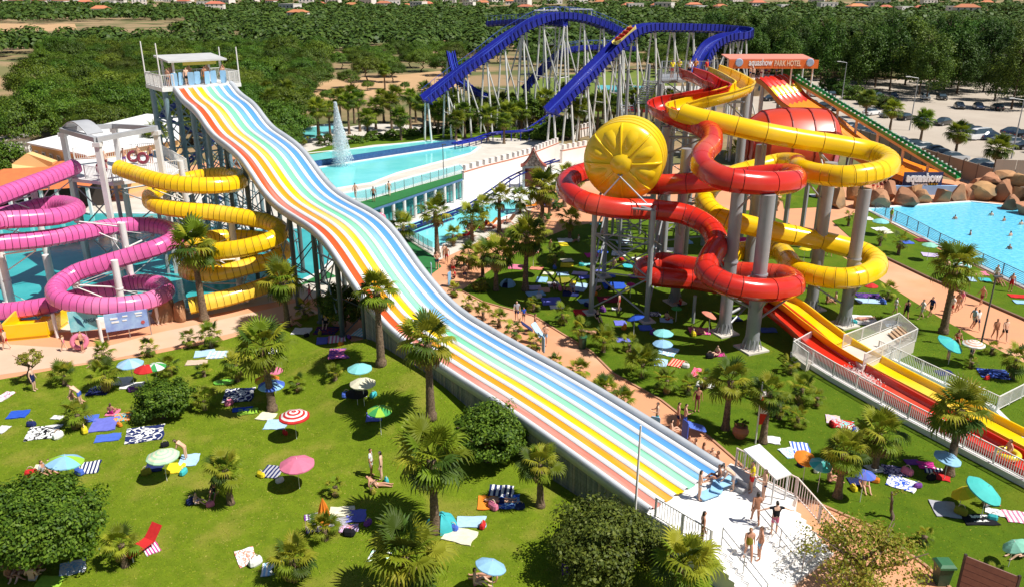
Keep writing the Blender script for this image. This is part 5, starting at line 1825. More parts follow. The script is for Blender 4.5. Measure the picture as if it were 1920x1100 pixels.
# red drum
rdm = empty('red_drum', AY(1478, 345, 74)*1)
rdm.location.z = 0; WORLD_LOC[rdm.name] = Vector(rdm.location)
tag(rdm, 'large red barrel shaped drum with framed panels behind the yellow tube', 'slide drum')
DC2 = AY(1478, 272, 75.5)
M_drumred = mat('drum_red', (.62, .06, .02), .35, (.54, .045, .015), .4, .4, coat=.35, dirt_glint=(.66, .14, .06, .35))
M_frame = mat('drum_frame', (.30, .015, .01), .5)
xs_ = [-4.1, -3.9, -2.6, -.6, 1.4, 3.2, 4.0]
rr_ = [1.4, 2.2, 3.1, 3.35, 3.35, 3.25, 2.6]
def r2(x, rad, n=20):
    return [DC2+Vector((x, rad*math.cos(2*PI*k/n+.1), rad*math.sin(2*PI*k/n+.1))) for k in range(n)]
for i in range(len(xs_)-1):
    for g in range(5):
        q = MB()
        n = 20
        A0, A1 = r2(xs_[i]+.04, rr_[i]), r2(xs_[i+1]-.04, rr_[i+1])
        Am = r2((xs_[i]+xs_[i+1])/2, (rr_[i]+rr_[i+1])/2+.05)
        ids = [(g*4+k) % n for k in range(5)]
        q.loft([[A0[k] for k in ids], [Am[k] for k in ids], [A1[k] for k in ids]], closed=False)
        q.build('panel', M_drumred, rdm, smooth=True)
    q = MB()
    q.loft([r2(xs_[i]-.05, rr_[i]-.02), r2(xs_[i]-.05, rr_[i]+.09), r2(xs_[i]+.05, rr_[i]+.09), r2(xs_[i]+.05, rr_[i]-.02)]); q.build('frame_ring', M_frame, rdm)
q = MB()
for g in range(5):
    a = 2*PI*g*4/20+.1
    for i in range(len(xs_)-1):
        p0 = DC2+Vector((xs_[i], (rr_[i]+.03)*math.cos(a), (rr_[i]+.03)*math.sin(a))); p1 = DC2+Vector((xs_[i+1], (rr_[i+1]+.03)*math.cos(a), (rr_[i+1]+.03)*math.sin(a)))
        q.bar(p0, p1, .12, .12)
q.build('frame_rib', M_frame, rdm)
for x, rad in ((-4.1, 1.4), (4.0, 2.6)):
    q = MB(); sg = 1 if x > 0 else -1
    q.loft([r2(x, rad), r2(x+.35*sg, rad*.7), r2(x+.5*sg, .02)]); q.build('end_cap', M_drumred, rdm, smooth=True)
for x in (-3, 0, 3):
    for dy in (-1.8, 1.8):
        q = MB(); q.cyl((DC2.x+x, DC2.y+dy, 0), (DC2.x+x, DC2.y+dy, DC2.z-2.7), .24, n=8); q.build('column', M_galv, rdm)
# green track
gt = empty('green_track', (50, 104, 0))
tag(gt, 'straight green slide track on a beige beam running down to the rocks', 'water slide')
g0, g1 = G(1488, 147, 12.0), G(1797, 335, 1.0)
gd = (g1-g0); ge = Vector((gd.y, -gd.x, 0)).normalized()
M_green = mat('track_green', (.012, .22, .05), .35, (.01, .17, .04), 1, .4)
M_beige = mat('track_beam_beige', (.60, .44, .26), .6, (.5, .36, .2), 1, .4)
for k in range(14):
    a, c = g0.lerp(g1, k/14), g0.lerp(g1, (k+1)/14)
    q = MB()
    rg = [[p+ge*x+Vector((0, 0, z)) for x, z in ((-.75, .5), (-.65, .5), (-.55, .1), (.55, .1), (.65, .5), (.75, .5), (.75, 0), (-.75, 0))] for p in (a, c)]
    q.loft(rg); q.build('track_section', M_green if k % 2 else mat('track_green_light', (.05, .33, .10), .35), gt)
q = MB(); q.bar(g0+Vector((0, 0, -.2)), g1+Vector((0, 0, -.2)), 1.3, .36); q.build('beam', M_beige, gt)
for k in range(42):
    p = g0.lerp(g1, (k+.5)/42)
    for sg in (-1, 1):
        MB().box(p+ge*sg*.8+Vector((0, 0, .58)), (.22, .22, .16)).build('roller', M_white, gt)
for f in (.1, .3, .42, .55, .7, .84):
    p = g0.lerp(g1, f)
    q = MB(); q.cyl((p.x, p.y, 0), (p.x, p.y, p.z-.3), .2, n=8); q.build('column', mat('column_cream', (.66, .60, .52), .6, (.58, .52, .45), 1), gt)
# beige panel wall along the car park
wl = empty('boundary_wall', (60, 136, 0))
tag(wl, 'tall beige panel wall dividing the park from the car park', 'wall')
wa, wb = Vector((63.2, 104, 0)), Vector((54.5, 168, 0))
wd_ = (wb-wa).normalized()
Lw = (wb-wa).length
M_panel = [mat('wall_panel_%d' % k, c, .85, tuple(x*.9 for x in c), .7, .5, dirt_glint=(.28, .22, .17, .3)) for k, c in enumerate(((.36, .28, .22), (.33, .255, .20), (.39, .305, .24)))]
npn = 22
for k in range(npn):
    a, c = wa+wd_*(Lw*k/npn+.06), wa+wd_*(Lw*(k+1)/npn-.06)
    q = MB(); q.bar(a+Vector((0, 0, 1.25)), c+Vector((0, 0, 1.25)), .1, 2.5); q.build('panel', M_panel[k % 3], wl)
    q = MB(); p = wa+wd_*(Lw*k/npn); q.bar(p, p+Vector((0, 0, 2.65)), .16, .16); q.build('post', mat('wall_post', (.16, .12, .10), .8), wl)
w2 = empty('boundary_wall', (66, 103, 0))
tag(w2, 'reddish brown panel wall behind the rock waterfall', 'wall')
for k in range(7):
    a, c = Vector((63.4+k*2.6, 104.2-k*.35, 0)), Vector((63.4+(k+1)*2.6-.1, 104.2-(k+1)*.35, 0))
    q = MB(); q.bar(a+Vector((0, 0, 1.9)), c+Vector((0, 0, 1.9)), .1, 3.6); q.build('panel', M_panel[k % 3], w2)
# ================================================================ rocks round the wave pool
def rock_mesh(seed):
    r_ = random.Random(seed)
    bm = bmesh.new()
    bmesh.ops.create_icosphere(bm, subdivisions=3, radius=1)
    pl = [(Vector((r_.gauss(0, 1), r_.gauss(0, 1), r_.gauss(0, .7))).normalized(), r_.uniform(.38, .74)) for _ in range(12)]
    for v in bm.verts:
        for n_, d_ in pl:
            k = v.co.dot(n_)
            if k > d_:
                v.co -= n_*(k-d_)
        v.co *= 1+r_.uniform(-.02, .02)
    me = bpy.data.meshes.new('rock'); bm.to_mesh(me); bm.free()
    me.materials.append(M_rock)
    me.polygons.foreach_set('use_smooth', [True]*len(me.polygons)); me.set_sharp_from_angle(angle=R(16))
    return me
M_rock = mat('sandstone_rock', (.46, .23, .11), .9, (.33, .17, .085), 1.2, .6, .7, 5, dirt_glint=(.10, .12, .09, .85), per=.2)
ROCKS = [rock_mesh(k) for k in range(6)]
rk = [((1570, 388), 1.7, 1.7), ((1612, 388), 1.6, 1.3), ((1648, 388), 1.9, 1.5), ((1692, 384), 2.0, 1.6), ((1732, 381), 1.6, 1.5), ((1765, 379), 1.7, 1.7), ((1796, 376), 1.6, 1.5), ((1818, 374), 1.5, 1.4), ((1545, 372), 1.6, 1.9), ((1600, 374), 1.6, 2.0), ((1668, 375), 1.4, 1.9), ((1712, 372), 1.5, 1.8)]
for i, ((px, py), r_, h_) in enumerate(rk):
    p = G(px, py)
    o = link('rock', ROCKS[i % 6], None, (p.x, p.y, h_*.42), rnd.uniform(0, 6), (r_, r_*.9, h_))
    tag(o, 'brown sandstone boulder of the low row edging the wave pool', 'rock', 'boulders along the wave pool')
for i, (px, py, z, r_, h_) in enumerate(((1838, 374, .8, 2.0, 1.5), (1860, 372, .9, 2.2, 1.7), (1885, 376, 1.0, 2.3, 1.8), (1912, 382, 1.0, 2.4, 1.9), (1940, 388, 1.0, 2.4, 2.0), (1850, 370, 2.3, 1.9, .9), (1880, 372, 2.6, 2.1, .9), (1912, 378, 2.5, 2.0, 1.0), (1895, 392, .6, 1.6, 1.2), (1925, 402, .6, 1.8, 1.3), (1828, 366, 1.4, 1.5, 1.2))):
    p = G(px, py)
    o = link('rock', ROCKS[(i*5+2) % 6], None, (p.x, p.y, z), rnd.uniform(0, 6), (r_, r_, h_))
    tag(o, 'large brown boulder of the heap forming the rock waterfall', 'rock', 'boulders of the rock waterfall')
# pool sign
sg = empty('pool_sign', G(1735, 368))
tag(sg, 'blue poolside sign wall with large white lettering and stars', 'sign')
yb = G(1735, 368).y+.6
s0, s1 = AY(1664, 360, yb), AY(1795, 356, yb)
zt_ = AY(1735, 349, yb).z
M_sgn = mat('sign_blue', (.22, .38, .66), .5, (.30, .5, .75), .6, .4)
q = MB(); q.box(((s0.x+s1.x)/2, yb+.2, zt_/2), (s1.x-s0.x, .4, zt_)); q.build('wall', M_sgn, sg)
ta, tb = AY(1698, 345, yb), AY(1764, 345, yb)
text_obj('lettering', 'aquashow', 1.45, sg, ((ta.x+tb.x)/2, yb+.1, zt_+.55), (PI/2, 0, 0), M_letter, .12, .05, tb.x-ta.x)
q = MB(); q.box(((ta.x+tb.x)/2, yb+.30, zt_+.85), (tb.x-ta.x+.5, .08, 1.7)); q.build('backing', mat('sign_navy', (.03, .04, .12), .5), sg)
ta, tb = AY(1714, 349, yb), AY(1740, 349, yb)
text_obj('lettering', 'PARK HOTEL', .36, sg, ((ta.x+tb.x)/2, yb+.1, zt_+.06), (PI/2, 0, 0), M_letter, .06, .02, tb.x-ta.x)
for k in range(4):
    e_ = AY(1743+k*4.6, 349, yb)
    q = MB(); P_ = [Vector((e_.x+(.17 if j % 2 == 0 else .075)*math.sin(PI*j/5), yb+.1, zt_+.2+(.17 if j % 2 == 0 else .075)*math.cos(PI*j/5))) for j in range(10)]
    q.add(P_+[p+Vector((0, .1, 0)) for p in P_], [tuple(range(10)), tuple(range(19, 9, -1))]+[(j, 10+j, 10+(j+1) % 10, (j+1) % 10) for j in range(10)])
    q.build('star', mat('star_yellow', (.8, .5, .05), .4), sg)
railing([G(1640, 397, .08), G(1700, 424, .08), G(1760, 457, .08), G(1840, 497, .08), G(1920, 536, .08), G(1985, 568, .08)], 1.1, .5, 'railing', 'thin dark wire fence along the near side of the wave pool', mat('fence_dark', (.10, .12, .14), .5), wires=5, postsp=2.4)
# ================================================================ middle pools: bridge deck, white walls, gate, blue rail, fountain
br = empty('bridge_deck', G(780, 400))
tag(br, 'green decked bridge with white columns and glass between the turquoise pools', 'bridge')
ZB = 2.9
f0, f1 = G(692, 392, ZB), G(867, 333, ZB)
b0, b1_ = G(668, 381, ZB), G(867, 325, ZB)
q = MB(); q.prism([f0, f1, b1_, b0], ZB-.12, ZB); q.build('deck', M_turf, br)
q = MB(); q.prism([f0+Vector((0, .05, 0)), f1+Vector((0, .05, 0)), b1_, b0], ZB-.42, ZB-.13); q.build('slab', mat('slab_blue', (.06, .14, .30), .5, (.10, .2, .36), 1), br)
M_tglass = mat('teal_glass', (.02, .20, .20), .1, (.03, .28, .27), .8, .4, coat=.4)
nb = 9
for k in range(nb+1):
    p = f0.lerp(f1, k/nb)+Vector((0, .35, 0))
    q = MB(); q.cyl((p.x, p.y, 0), (p.x, p.y, ZB-.43), .2, n=10); q.build('column', M_colw, br)
    if k < nb:
        p2 = f0.lerp(f1, (k+1)/nb)+Vector((0, .35, 0))
        q = MB(); dd = Vector((0, 1.2, 0)); q.bar(Vector((p.x, p.y, 1.3))+dd, Vector((p2.x, p2.y, 1.3))+dd, .06, 2.3); q.build('glass_panel', M_tglass, br)
M_pane = mat('clear_pane', (.35, .60, .66), .05, (.4, .64, .7), 1, alpha=.35)
for a, c, n_ in ((b0, b1_, 12),):
    for k in range(n_):
        p, p2 = a.lerp(c, k/n_), a.lerp(c, (k+.96)/n_)
        q = MB(); q.bar(p+Vector((0, 0, .6)), p2+Vector((0, 0, .6)), .03, 1.1); q.build('glass_panel', M_pane, br)
        q = MB(); q.bar(p, p+Vector((0, 0, 1.2)), .06, .06); q.build('post', M_steel, br)
rt = empty('glass_fence', G(606, 345))
tag(rt, 'clear glass fence with steel posts between the slide and the lower turquoise pool', 'fence')
pp = [G(598, 330), G(640, 385), G(700, 410)]
for a, c in zip(pp, pp[1:]):
    for k in range(6):
        p, p2 = a.lerp(c, k/6), a.lerp(c, (k+.96)/6)
        q = MB(); q.bar(p+Vector((0, 0, .75)), p2+Vector((0, 0, .75)), .03, 1.3); q.build('glass_panel', M_pane, rt)
        q = MB(); q.bar(p, p+Vector((0, 0, 1.5)), .06, .06); q.build('post', M_steel, rt)
rt = empty('glass_fence', G(815, 470))
tag(rt, 'clear glass fence down the green bank beside the middle pool', 'fence')
pp = [G(752, 440), G(812, 476)]
for k in range(7):
    p, p2 = pp[0].lerp(pp[1], k/7), pp[0].lerp(pp[1], (k+.96)/7)
    q = MB(); q.bar(p+Vector((0, 0, .65)), p2+Vector((0, 0, .65)), .03, 1.1); q.build('glass_panel', M_pane, rt)
    q = MB(); q.bar(p, p+Vector((0, 0, 1.25)), .06, .06); q.build('post', M_steel, rt)
flat('artificial_turf', gp([(700, 412), (752, 442), (812, 480), (828, 500), (802, 520), (770, 505), (700, 430)]), .016, M_turf)
M_plaster = mat('white_plaster', (.80, .74, .70), .75, (.74, .66, .61), .4, .4, .1, 6, dirt_glint=(.62, .52, .45, .3))
flat('white_apron', gp([(866, 360), (1004, 320), (1060, 318), (1000, 352), (988, 380), (962, 372), (850, 394), (832, 388)]), .012, mat('apron_white', (.80, .80, .78), .6, (.72, .76, .76), .4))
def cren_wall(name, pts, h, label, trim=None, step=1.15, th=.45):
    c = pts[0]
    rt = empty(name, (c.x, c.y, 0))
    tag(rt, label, 'wall')
    for a, c in zip(pts, pts[1:]):
        q = MB(); q.bar(a+Vector((0, 0, h/2)), c+Vector((0, 0, h/2)), th, h); q.build('wall', M_plaster, rt)
        L = (c-a).length; n = max(2, int(L/step))
        for k in range(n):
            p = a.lerp(c, (k+.25)/n); p2 = a.lerp(c, (k+.75)/n)
            q = MB(); q.bar(p+Vector((0, 0, h+.35)), p2+Vector((0, 0, h+.35)), th+.004, .7); q.build('merlon', M_plaster, rt)
        q = MB(); q.bar(a+Vector((0, 0, h-.12)), c+Vector((0, 0, h-.12)), th+.05, .16); q.build('trim', mat('trim_brick', (.50, .18, .10), .7), rt)
    return rt
cren_wall('crenellated_wall', [G(868, 358), G(905, 346), G(960, 331), G(1003, 318)], 2.6, 'white plaster wall with crenellations rising above the white apron')
cren_wall('crenellated_wall', [G(1003, 316), G(1045, 298)], 2.6, 'short crenellated white wall end behind the pointed gate')
cren_wall('crenellated_wall', [G(1052, 306), G(1100, 296)], 2.0, 'crenellated white wall beside the yellow drum')
cren_wall('crenellated_wall', [G(1072, 262), G(1112, 252)], 1.6, 'small dark and white crenellated wall among the grove shrubs')
tag(link('splash', quad_mesh('splash', FOAM, nr.normal(size=(len(FOAM), 3)), .05*nr.uniform(.5, 1.6, len(FOAM)), [mat('foam', (.85, .80, .78), .5, (.8, .7, .66), 3, trans=.3)], .8)), 'white splash of foam in the red run-out flume', 'splash')
# pointed gate
gtp = G(1000, 352)
rt = empty('pointed_gate', gtp)
tag(rt, 'small gate with pointed upswept dark red roof and blue grey posts', 'gate')
for dx_ in (-1.3, 1.3):
    q = MB(); q.bar(gtp+Vector((dx_, 0, 0)), gtp+Vector((dx_, 0, 2.9)), .35, .35); q.build('post', mat('gate_grey', (.30, .38, .42), .6), rt)
q = MB(); q.bar(gtp+Vector((-1.5, 0, 2.75)), gtp+Vector((1.5, 0, 2.75)), .4, .3); q.build('lintel', MATS['gate_grey'], rt)
q = MB(); q.box(gtp+Vector((0, .3, 1.3)), (2.3, .12, 2.5)); q.build('door', mat('gate_red', (.20, .04, .03), .6), rt)
q = MB()
rg = []
for t in np.linspace(-1, 1, 15):
    x = t*1.7; z = 2.9+2.3*(1-abs(t))**1.8+.1
    rg.append([gtp+Vector((x, -.7, z)), gtp+Vector((x, .9, z)), gtp+Vector((x, .9, z-.18)), gtp+Vector((x, -.7, z-.18))])
q.loft(rg, caps=True); q.build('roof', mat('gate_roof', (.24, .05, .035), .7, (.3, .08, .05), 3), rt)
q = MB()
P_ = [gtp+Vector((t*1.55, -.35, 2.9+2.1*(1-abs(t))**1.8)) for t in np.linspace(-1, 1, 11)]
q.add(P_+[p+Vector((0, .12, 0)) for p in P_], [tuple(range(11)), tuple(range(21, 10, -1))]+[(i, i+11, i+12, i+1) for i in range(10)]); q.build('gable', mat('gable_dark', (.06, .05, .05), .7, (.4, .38, .35), 5, .7), rt)
# low blue guide rail down the apron into the pool
bl = empty('blue_guide_rail', G(850, 392))
tag(bl, 'low dark blue tubular rail curving down the white apron into the pool', 'rail')
P, L = spline([G(*p) for p in [(745, 436, .35), (800, 415, .35), (850, 398, .35), (890, 380, .5), (925, 357, 1.0), (960, 333, 1.7), (992, 318, 2.2), (1045, 300, 2.6)]], 1.4)
for o_ in (-.4, .4):
    q = MB()
    FR = frames(P)
    for i in range(len(P)-1):
        q.cyl(FR[i][0]+FR[i][1]*o_, FR[i+1][0]+FR[i+1][1]*o_, .12, n=6)
    q.build('rail', mat('rail_navy', (.01, .02, .16), .4), bl)
for i in range(0, len(P), 3):
    q = MB(); p, sx, _, _ = FR[i]; q.bar(p-sx*.5, p+sx*.5, .12, .12)
    q.cyl((p.x, p.y, 0), p, .07, n=5); q.build('tie', MATS['rail_navy'], bl)
bl2 = empty('blue_guide_rail', G(890, 255))
tag(bl2, 'dark blue tubular rail leading from the palm grove to the upper pool wall', 'rail')
P, L = spline([G(*p) for p in [(853, 270, .9), (890, 262, 1.0), (930, 250, 1.3), (985, 245, 1.8), (1010, 232, 2.4), (1036, 214, 3.2)]], 1.2)
FR = frames(P)
for o_ in (-.6, .6):
    q = MB()
    for i in range(len(P)-1):
        q.cyl(FR[i][0]+FR[i][1]*o_, FR[i+1][0]+FR[i+1][1]*o_, .17, n=6)
    q.build('rail', M_blue, bl2)
for i in range(0, len(P), 2):
    q = MB(); p, sx, _, _ = FR[i]; q.bar(p-sx*.8, p+sx*.8, .16, .16); q.cyl((p.x, p.y, 0), p, .1, n=5); q.build('tie', M_blue, bl2)
rt = empty('lane_floats', G(800, 420)); tag(rt, 'double band of navy lane floats across the near side of the middle pool', 'float line')
for k in range(2):
    a, c = G(757, 434+k*9, .1), G(850, 404+k*6, .1)
    q = MB(); q.bar(a, c, .3, .16); q.build('float_line', MATS['rail_navy'], rt)
# fountain: thousands of drops thrown up in a leaning plume
fb = G(641, 312)
ft = AY(633, 193, fb.y).z
n = 24000
t = nr.random(n)**.75
ang = nr.random(n)*2*PI
rad = (.2+(1-t)**1.2*1.65)*nr.random(n)**.75
cx = -t*.55+.25
P_ = np.stack([fb.x+cx+rad*np.cos(ang), fb.y+rad*np.sin(ang), .1+t*ft], 1)
o = link('fountain', quad_mesh('fountain_spray', P_, nr.normal(size=(n, 3)), .05*nr.uniform(.5, 1.5, n), [mat('water_spray', (.86, .90, .92), .3, (.8, .86, .9), 3, trans=.4)], .8))
tag(o, 'tall white jet of water rising from the lower turquoise pool', 'fountain')
for px, py, py0, lb in ((832, 336, 272, 'slim dark lamp post standing beside the bridge deck'), (1837, 655, 520, 'slim grey lamp post between the people on the wide path')):
    p = G(px, py); h = AY(px+8, py0, p.y).z
    rt = empty('lamp_post', p); tag(rt, lb, 'lamp post')
    q = MB(); q.cyl(p, (p.x, p.y, h), .07, .05, 8); q.build('pole', mat('lamp_dark', (.10, .11, .12), .4), rt)
    q = MB(); q.box((p.x+.15, p.y, h+.05), (.6, .2, .1)); q.build('lamp_head', MATS['lamp_dark'], rt)
for px, py, py0, lb in ((1705, 245, 147, 'tall car park lamp with one arm beside the third palm'), (1896, 298, 188, 'tall car park lamp with one arm near the rock heap'), (1578, 188, 118, 'tall car park lamp with one arm beside the clipped hedge')):
    p = G(px, py); h = AY(px, py0, p.y).z
    rt = empty('street_lamp', p); tag(rt, lb, 'street lamp')
    q = MB(); q.cyl(p, (p.x, p.y, h), .12, .07, 8); q.build('pole', M_galv, rt)
    q = MB(); q.cyl((p.x, p.y, h), (p.x-1.7, p.y, h+.25), .05, n=6); q.build('arm', M_galv, rt)
    q = MB(); q.box((p.x-1.9, p.y, h+.27), (.8, .3, .14)); q.build('lamp_head', M_white, rt)
# ================================================================ left buildings
M_ochre = mat('render_ochre', (.68, .46, .20), .85, (.62, .41, .17), .4, .4)
M_tile = mat('roof_tiles_orange', (.62, .17, .05), .8, (.52, .14, .045), 1.5, .5, .3, 8)
ZR = 5.6
pl_ = [G(58, 270, ZR), G(165, 293, ZR), G(332, 262, ZR), G(332, 222, ZR), G(275, 217, ZR)]
rt, c = simple_building('yellow_building', pl_, ZR, M_ochre, 'long ochre yellow building with flat white roof behind the slides', 'building', .22, mat('roof_white', (.82, .81, .80), .6, (.76, .75, .74), .3), over=.5)
for a, c_, n_ in ((pl_[0], pl_[1], 7), (pl_[1], pl_[2], 9)):
    nv = Vector(((c_-a).y, -(c_-a).x, 0)).normalized()
    for k in range(n_):
        p = a.lerp(c_, (k+.6)/(n_+.4))
        q = MB(); w_ = (c_-a).normalized()*.42
        p = Vector((p.x, p.y, ZR-1.25))+nv*.04
        q.bar(p-w_, p+w_, .1, 1.0); f_ = q.build('window', M_rail, rt)
        q = MB(); q.bar(p-w_*.72+nv*.06, p+w_*.72+nv*.06, .02, .74); q.build('pane', M_glass, f_)
p = pl_[1].lerp(pl_[2], .45); nv = Vector(((pl_[2]-pl_[1]).y, -(pl_[2]-pl_[1]).x, 0)).normalized()
q = MB(); w_ = (pl_[2]-pl_[1]).normalized()*1.3; p = Vector((p.x, p.y, 3.0))+nv*.08; q.bar(p-w_, p+w_, .12, 1.3); q.build('sign_panel', mat('sign_sky', (.20, .55, .75), .5, (.7, .8, .85), 3, .8), rt)
q = MB(); e_ = Vector((0, 0, ZR+.3)); q.prism([Vector((p_.x, p_.y, 0)).lerp(Vector((c.x, c.y, 0)), .5) for p_ in pl_[1:4]], ZR+.225, ZR+.7); q.build('roof_box', MATS['roof_white'], rt)
# restaurant with hipped tiled roofs and an open terrace
rs = empty('restaurant', G(60, 375)); tag(rs, 'open terrace restaurant with orange tiled roofs behind the pink tube', 'building')
def hip(A, B, C_, D, ze, zr, m, root, name='roof', inset=.5, ov=.0):
    q = MB()
    r0 = (A+D)/2; r1 = (B+C_)/2
    m0 = r0.lerp(r1, .22); m1 = r0.lerp(r1, .78)
    P_ = [Vector((p_.x, p_.y, ze)) for p_ in (A, B, C_, D)]+[Vector((m0.x, m0.y, zr)), Vector((m1.x, m1.y, zr))]
    q.add(P_, [(0, 1, 5, 4), (1, 2, 5), (2, 3, 4, 5), (3, 0, 4), (3, 2, 1, 0)])
    return q.build(name, m, root)
ZE = 3.4
A, B, C_, D = G(-60, 368, ZE), G(168, 350, ZE), G(205, 318, ZE), G(-20, 325, ZE)
hip(A, B, C_, D, ZE, 5.0, M_tile, rs)
A2, B2, C2, D2 = G(60, 338, 3.5), G(250, 328, 3.5), G(262, 306, 3.5), G(95, 306, 3.5)
hip(A2, B2, C2, D2, 3.5, 4.7, M_tile, rs)
q = MB(); q.prism([A.lerp(D, .5), B.lerp(C_, .5), C_, D], 0, ZE-.02); q.build('wall', mat('terrace_shade', (.05, .04, .035), .8), rs)  # near-black block paints the shade inside the open terrace
for k in range(8):
    p = A.lerp(B, (k+.3)/7.6)+Vector((0, .4, 0))
    q = MB(); q.bar((p.x, p.y, 0), (p.x, p.y, ZE-.02), .3, .3); q.build('column', M_colw, rs)
q = MB(); g0_, g1_ = G(30, 312, 4.2), G(72, 296, 5.2)
q.add([G(25, 325, 3.5), G(100, 318, 3.5), G(98, 305, 4.4), G(50, 288, 5.6), G(22, 308, 4.4)], [(0, 1, 2, 3, 4)])
P_ = [v for v in q.v]; q.add([(v[0], v[1]+1.2, v[2]) for v in P_], [(4, 3, 2, 1, 0)]); q.f += [(i, i+5, (i+1) % 5+5, (i+1) % 5) for i in range(5)]; q.m += [0]*5
q.build('gable_wall', M_ochre, rs)
p = G(50, 303, 4.5); q = MB(); q.cyl((p.x, p.y-.15, p.z), (p.x, p.y+.3, p.z), .45, n=14); rw = q.build('round_window', M_rail, rs)
q = MB(); q.cyl((p.x, p.y-.2, p.z), (p.x, p.y+.3, p.z), .3, n=14); q.build('pane', M_glass, rw)
# low white sheds at the far left
rt, c = simple_building('white_shed', [G(8, 292), G(60, 285), G(60, 277), G(8, 284)], 2.2, M_white, 'row of small white sheds beside the yellow building', 'shed', .2, M_concrete)
# boulder clump beside the sign boards, yellow catch trough, sign boards
for i, (px, py, r_, h_) in enumerate(((312, 600, 1.3, 1.5), (338, 596, 1.2, 1.1))):
    p = G(px, py)
    tag(link('rock', ROCKS[i], None, (p.x, p.y, h_*.5), i*2, (r_, r_*.8, h_)), 'rough brown stone block beside the sign boards, '+('the taller one' if i == 0 else 'the lower one'), 'rock')
yt = empty('catch_trough', G(60, 640)); tag(yt, 'bright yellow stepped catch trough at the end of the pink tube', 'slide trough')
tq = [G(8, 640), G(92, 632), G(128, 606), G(40, 606)]
q = MB(); q.prism(tq, .0, .35); q.build('floor', M_yel2, yt)
for a, c_ in ((tq[0], tq[1]), (tq[1], tq[2]), (tq[3], tq[0])):
    q = MB(); q.bar(a+Vector((0, 0, .75)), c_+Vector((0, 0, .75)), .16, 1.0); q.build('side', M_yel2, yt)
for k in range(2):
    q = MB(); q.prism([tq[1].lerp(tq[0], .25*k), tq[2].lerp(tq[3], .25*k), tq[2].lerp(tq[3], .25*(k+1)), tq[1].lerp(tq[0], .25*(k+1))], .36, .9-.25*k); q.build('step', M_yel2, yt)
def signboard(name, x0, y0, x1, y1, pyb, pyt, m, label, border=None):
    a, c_ = G(x0, y0), G(x1, y1)
    rt = empty(name, (a+c_)/2); tag(rt, label, 'sign board')
    h0 = AY(x0, pyb, a.y).z; h1 = AY(x0, pyt, a.y).z
    q = MB(); q.bar(a+Vector((0, 0, (h0+h1)/2)), c_+Vector((0, 0, (h0+h1)/2)), .08, h1-h0); pn = q.build('panel', m, rt)
    for p in (a, c_, (a+c_)/2):
        q = MB(); q.bar(p+Vector((0, .12, 0)), p+Vector((0, .12, h1)), .06, .06); q.build('post', M_steel, rt)
    return rt, a, c_, h0, h1
rt, a, c_, h0, h1 = signboard('slide_sign', 137, 640, 188, 634, 622, 585, mat('sign_sea', (.10, .48, .55), .5, (.35, .68, .74), 1.4, .6), 'sea blue slide sign with a dark diamond and short lettering', None)
dv = (c_-a).normalized(); nv = Vector((dv.y, -dv.x, 0))
q = MB(); m_ = a.lerp(c_, .42)+nv*.06+Vector((0, 0, (h0+h1)/2)); q.add([m_+dv*-.42+Vector((0, 0, .5)), m_+dv*.0+Vector((0, 0, .1)), m_+dv*.22+Vector((0, 0, -.55)), m_+dv*-.2+Vector((0, 0, -.1))], [(3, 2, 1, 0)]); q.build('diamond', mat('diamond_navy', (.01, .08, .16), .5), rt)
text_obj('lettering', 'ANGA', .42, rt, a.lerp(c_, .74)+nv*.06+Vector((0, 0, (h0+h1)/2-.15)), (PI/2, 0, math.atan2(dv.y, dv.x)), MATS['diamond_navy'], .005, .01, .85)
rt, a, c_, h0, h1 = signboard('rules_sign', 203, 640, 283, 628, 622, 590, mat('sign_violet', (.16, .22, .58), .5, (.42, .62, .86), .7, .5), 'violet and blue rules sign with pale text bars on steel posts')
dv = (c_-a).normalized(); nv = Vector((dv.y, -dv.x, 0))
for fx, fz, w_, hh in ((.22, .72, .5, .14), (.24, .52, .5, .14), (.48, .78, .35, .1), (.46, .55, .3, .1), (.8, .85, .5, .12), (.8, .7, .4, .08)):
    q = MB(); m_ = a.lerp(c_, fx)+nv*.055+Vector((0, 0, lerp(h0, h1, fz))); q.bar(m_-dv*w_/2, m_+dv*w_/2, .02, hh); q.build('text_bar', M_letter, rt)
q = MB(); m_ = a.lerp(c_, .87)+nv*.055+Vector((0, 0, lerp(h0, h1, .3))); q.cyl(m_, m_+nv*.02, .14, n=8); q.build('emblem', mat('emblem_red', (.55, .10, .10), .5), rt)
# brown board sign, bin, flag pole, planter
a, c_ = G(1792, 1118), G(1890, 1160)
rt = empty('timber_sign', a); tag(rt, 'large brown timber board sign seen from behind at the lawn edge', 'sign')
for k in range(5):
    q = MB(); q.bar(a+Vector((0, 0, .7+.32*k)), c_+Vector((0, 0, .7+.32*k)), .06, .30); q.build('plank', mat('sign_plank_brown', (.26, .15, .12), .7, (.2, .11, .09), 4, .5), rt)
for p in (a, c_):
    q = MB(); q.bar(p, p+Vector((0, 0, 2.2)), .1, .1); q.build('post', mat('post_dark', (.04, .03, .03), .6), rt)
p = G(1763, 1092)
rt = empty('waste_bin', p); tag(rt, 'dark green litter bin with lighter green lid on the salmon path', 'bin')
q = MB(); q.loft([[p+Vector((sx*w_, sy*w_, z)) for sx, sy in ((-1, -1), (1, -1), (1, 1), (-1, 1))] for w_, z in ((.24, .02), (.30, .95))], caps=True); q.build('body', mat('bin_green_dark', (.02, .07, .04), .5), rt)
q = MB(); q.loft([[p+Vector((sx*w_, sy*w_, z)) for sx, sy in ((-1, -1), (1, -1), (1, 1), (-1, 1))] for w_, z in ((.36, .96), (.36, 1.06), (.26, 1.16))], caps=True); q.build('lid', mat('bin_green', (.04, .16, .07), .5), rt)
p = G(1092, 652); rt = empty('waste_bin', p); tag(rt, 'small green litter bin between young palms on the tower lawn', 'bin')
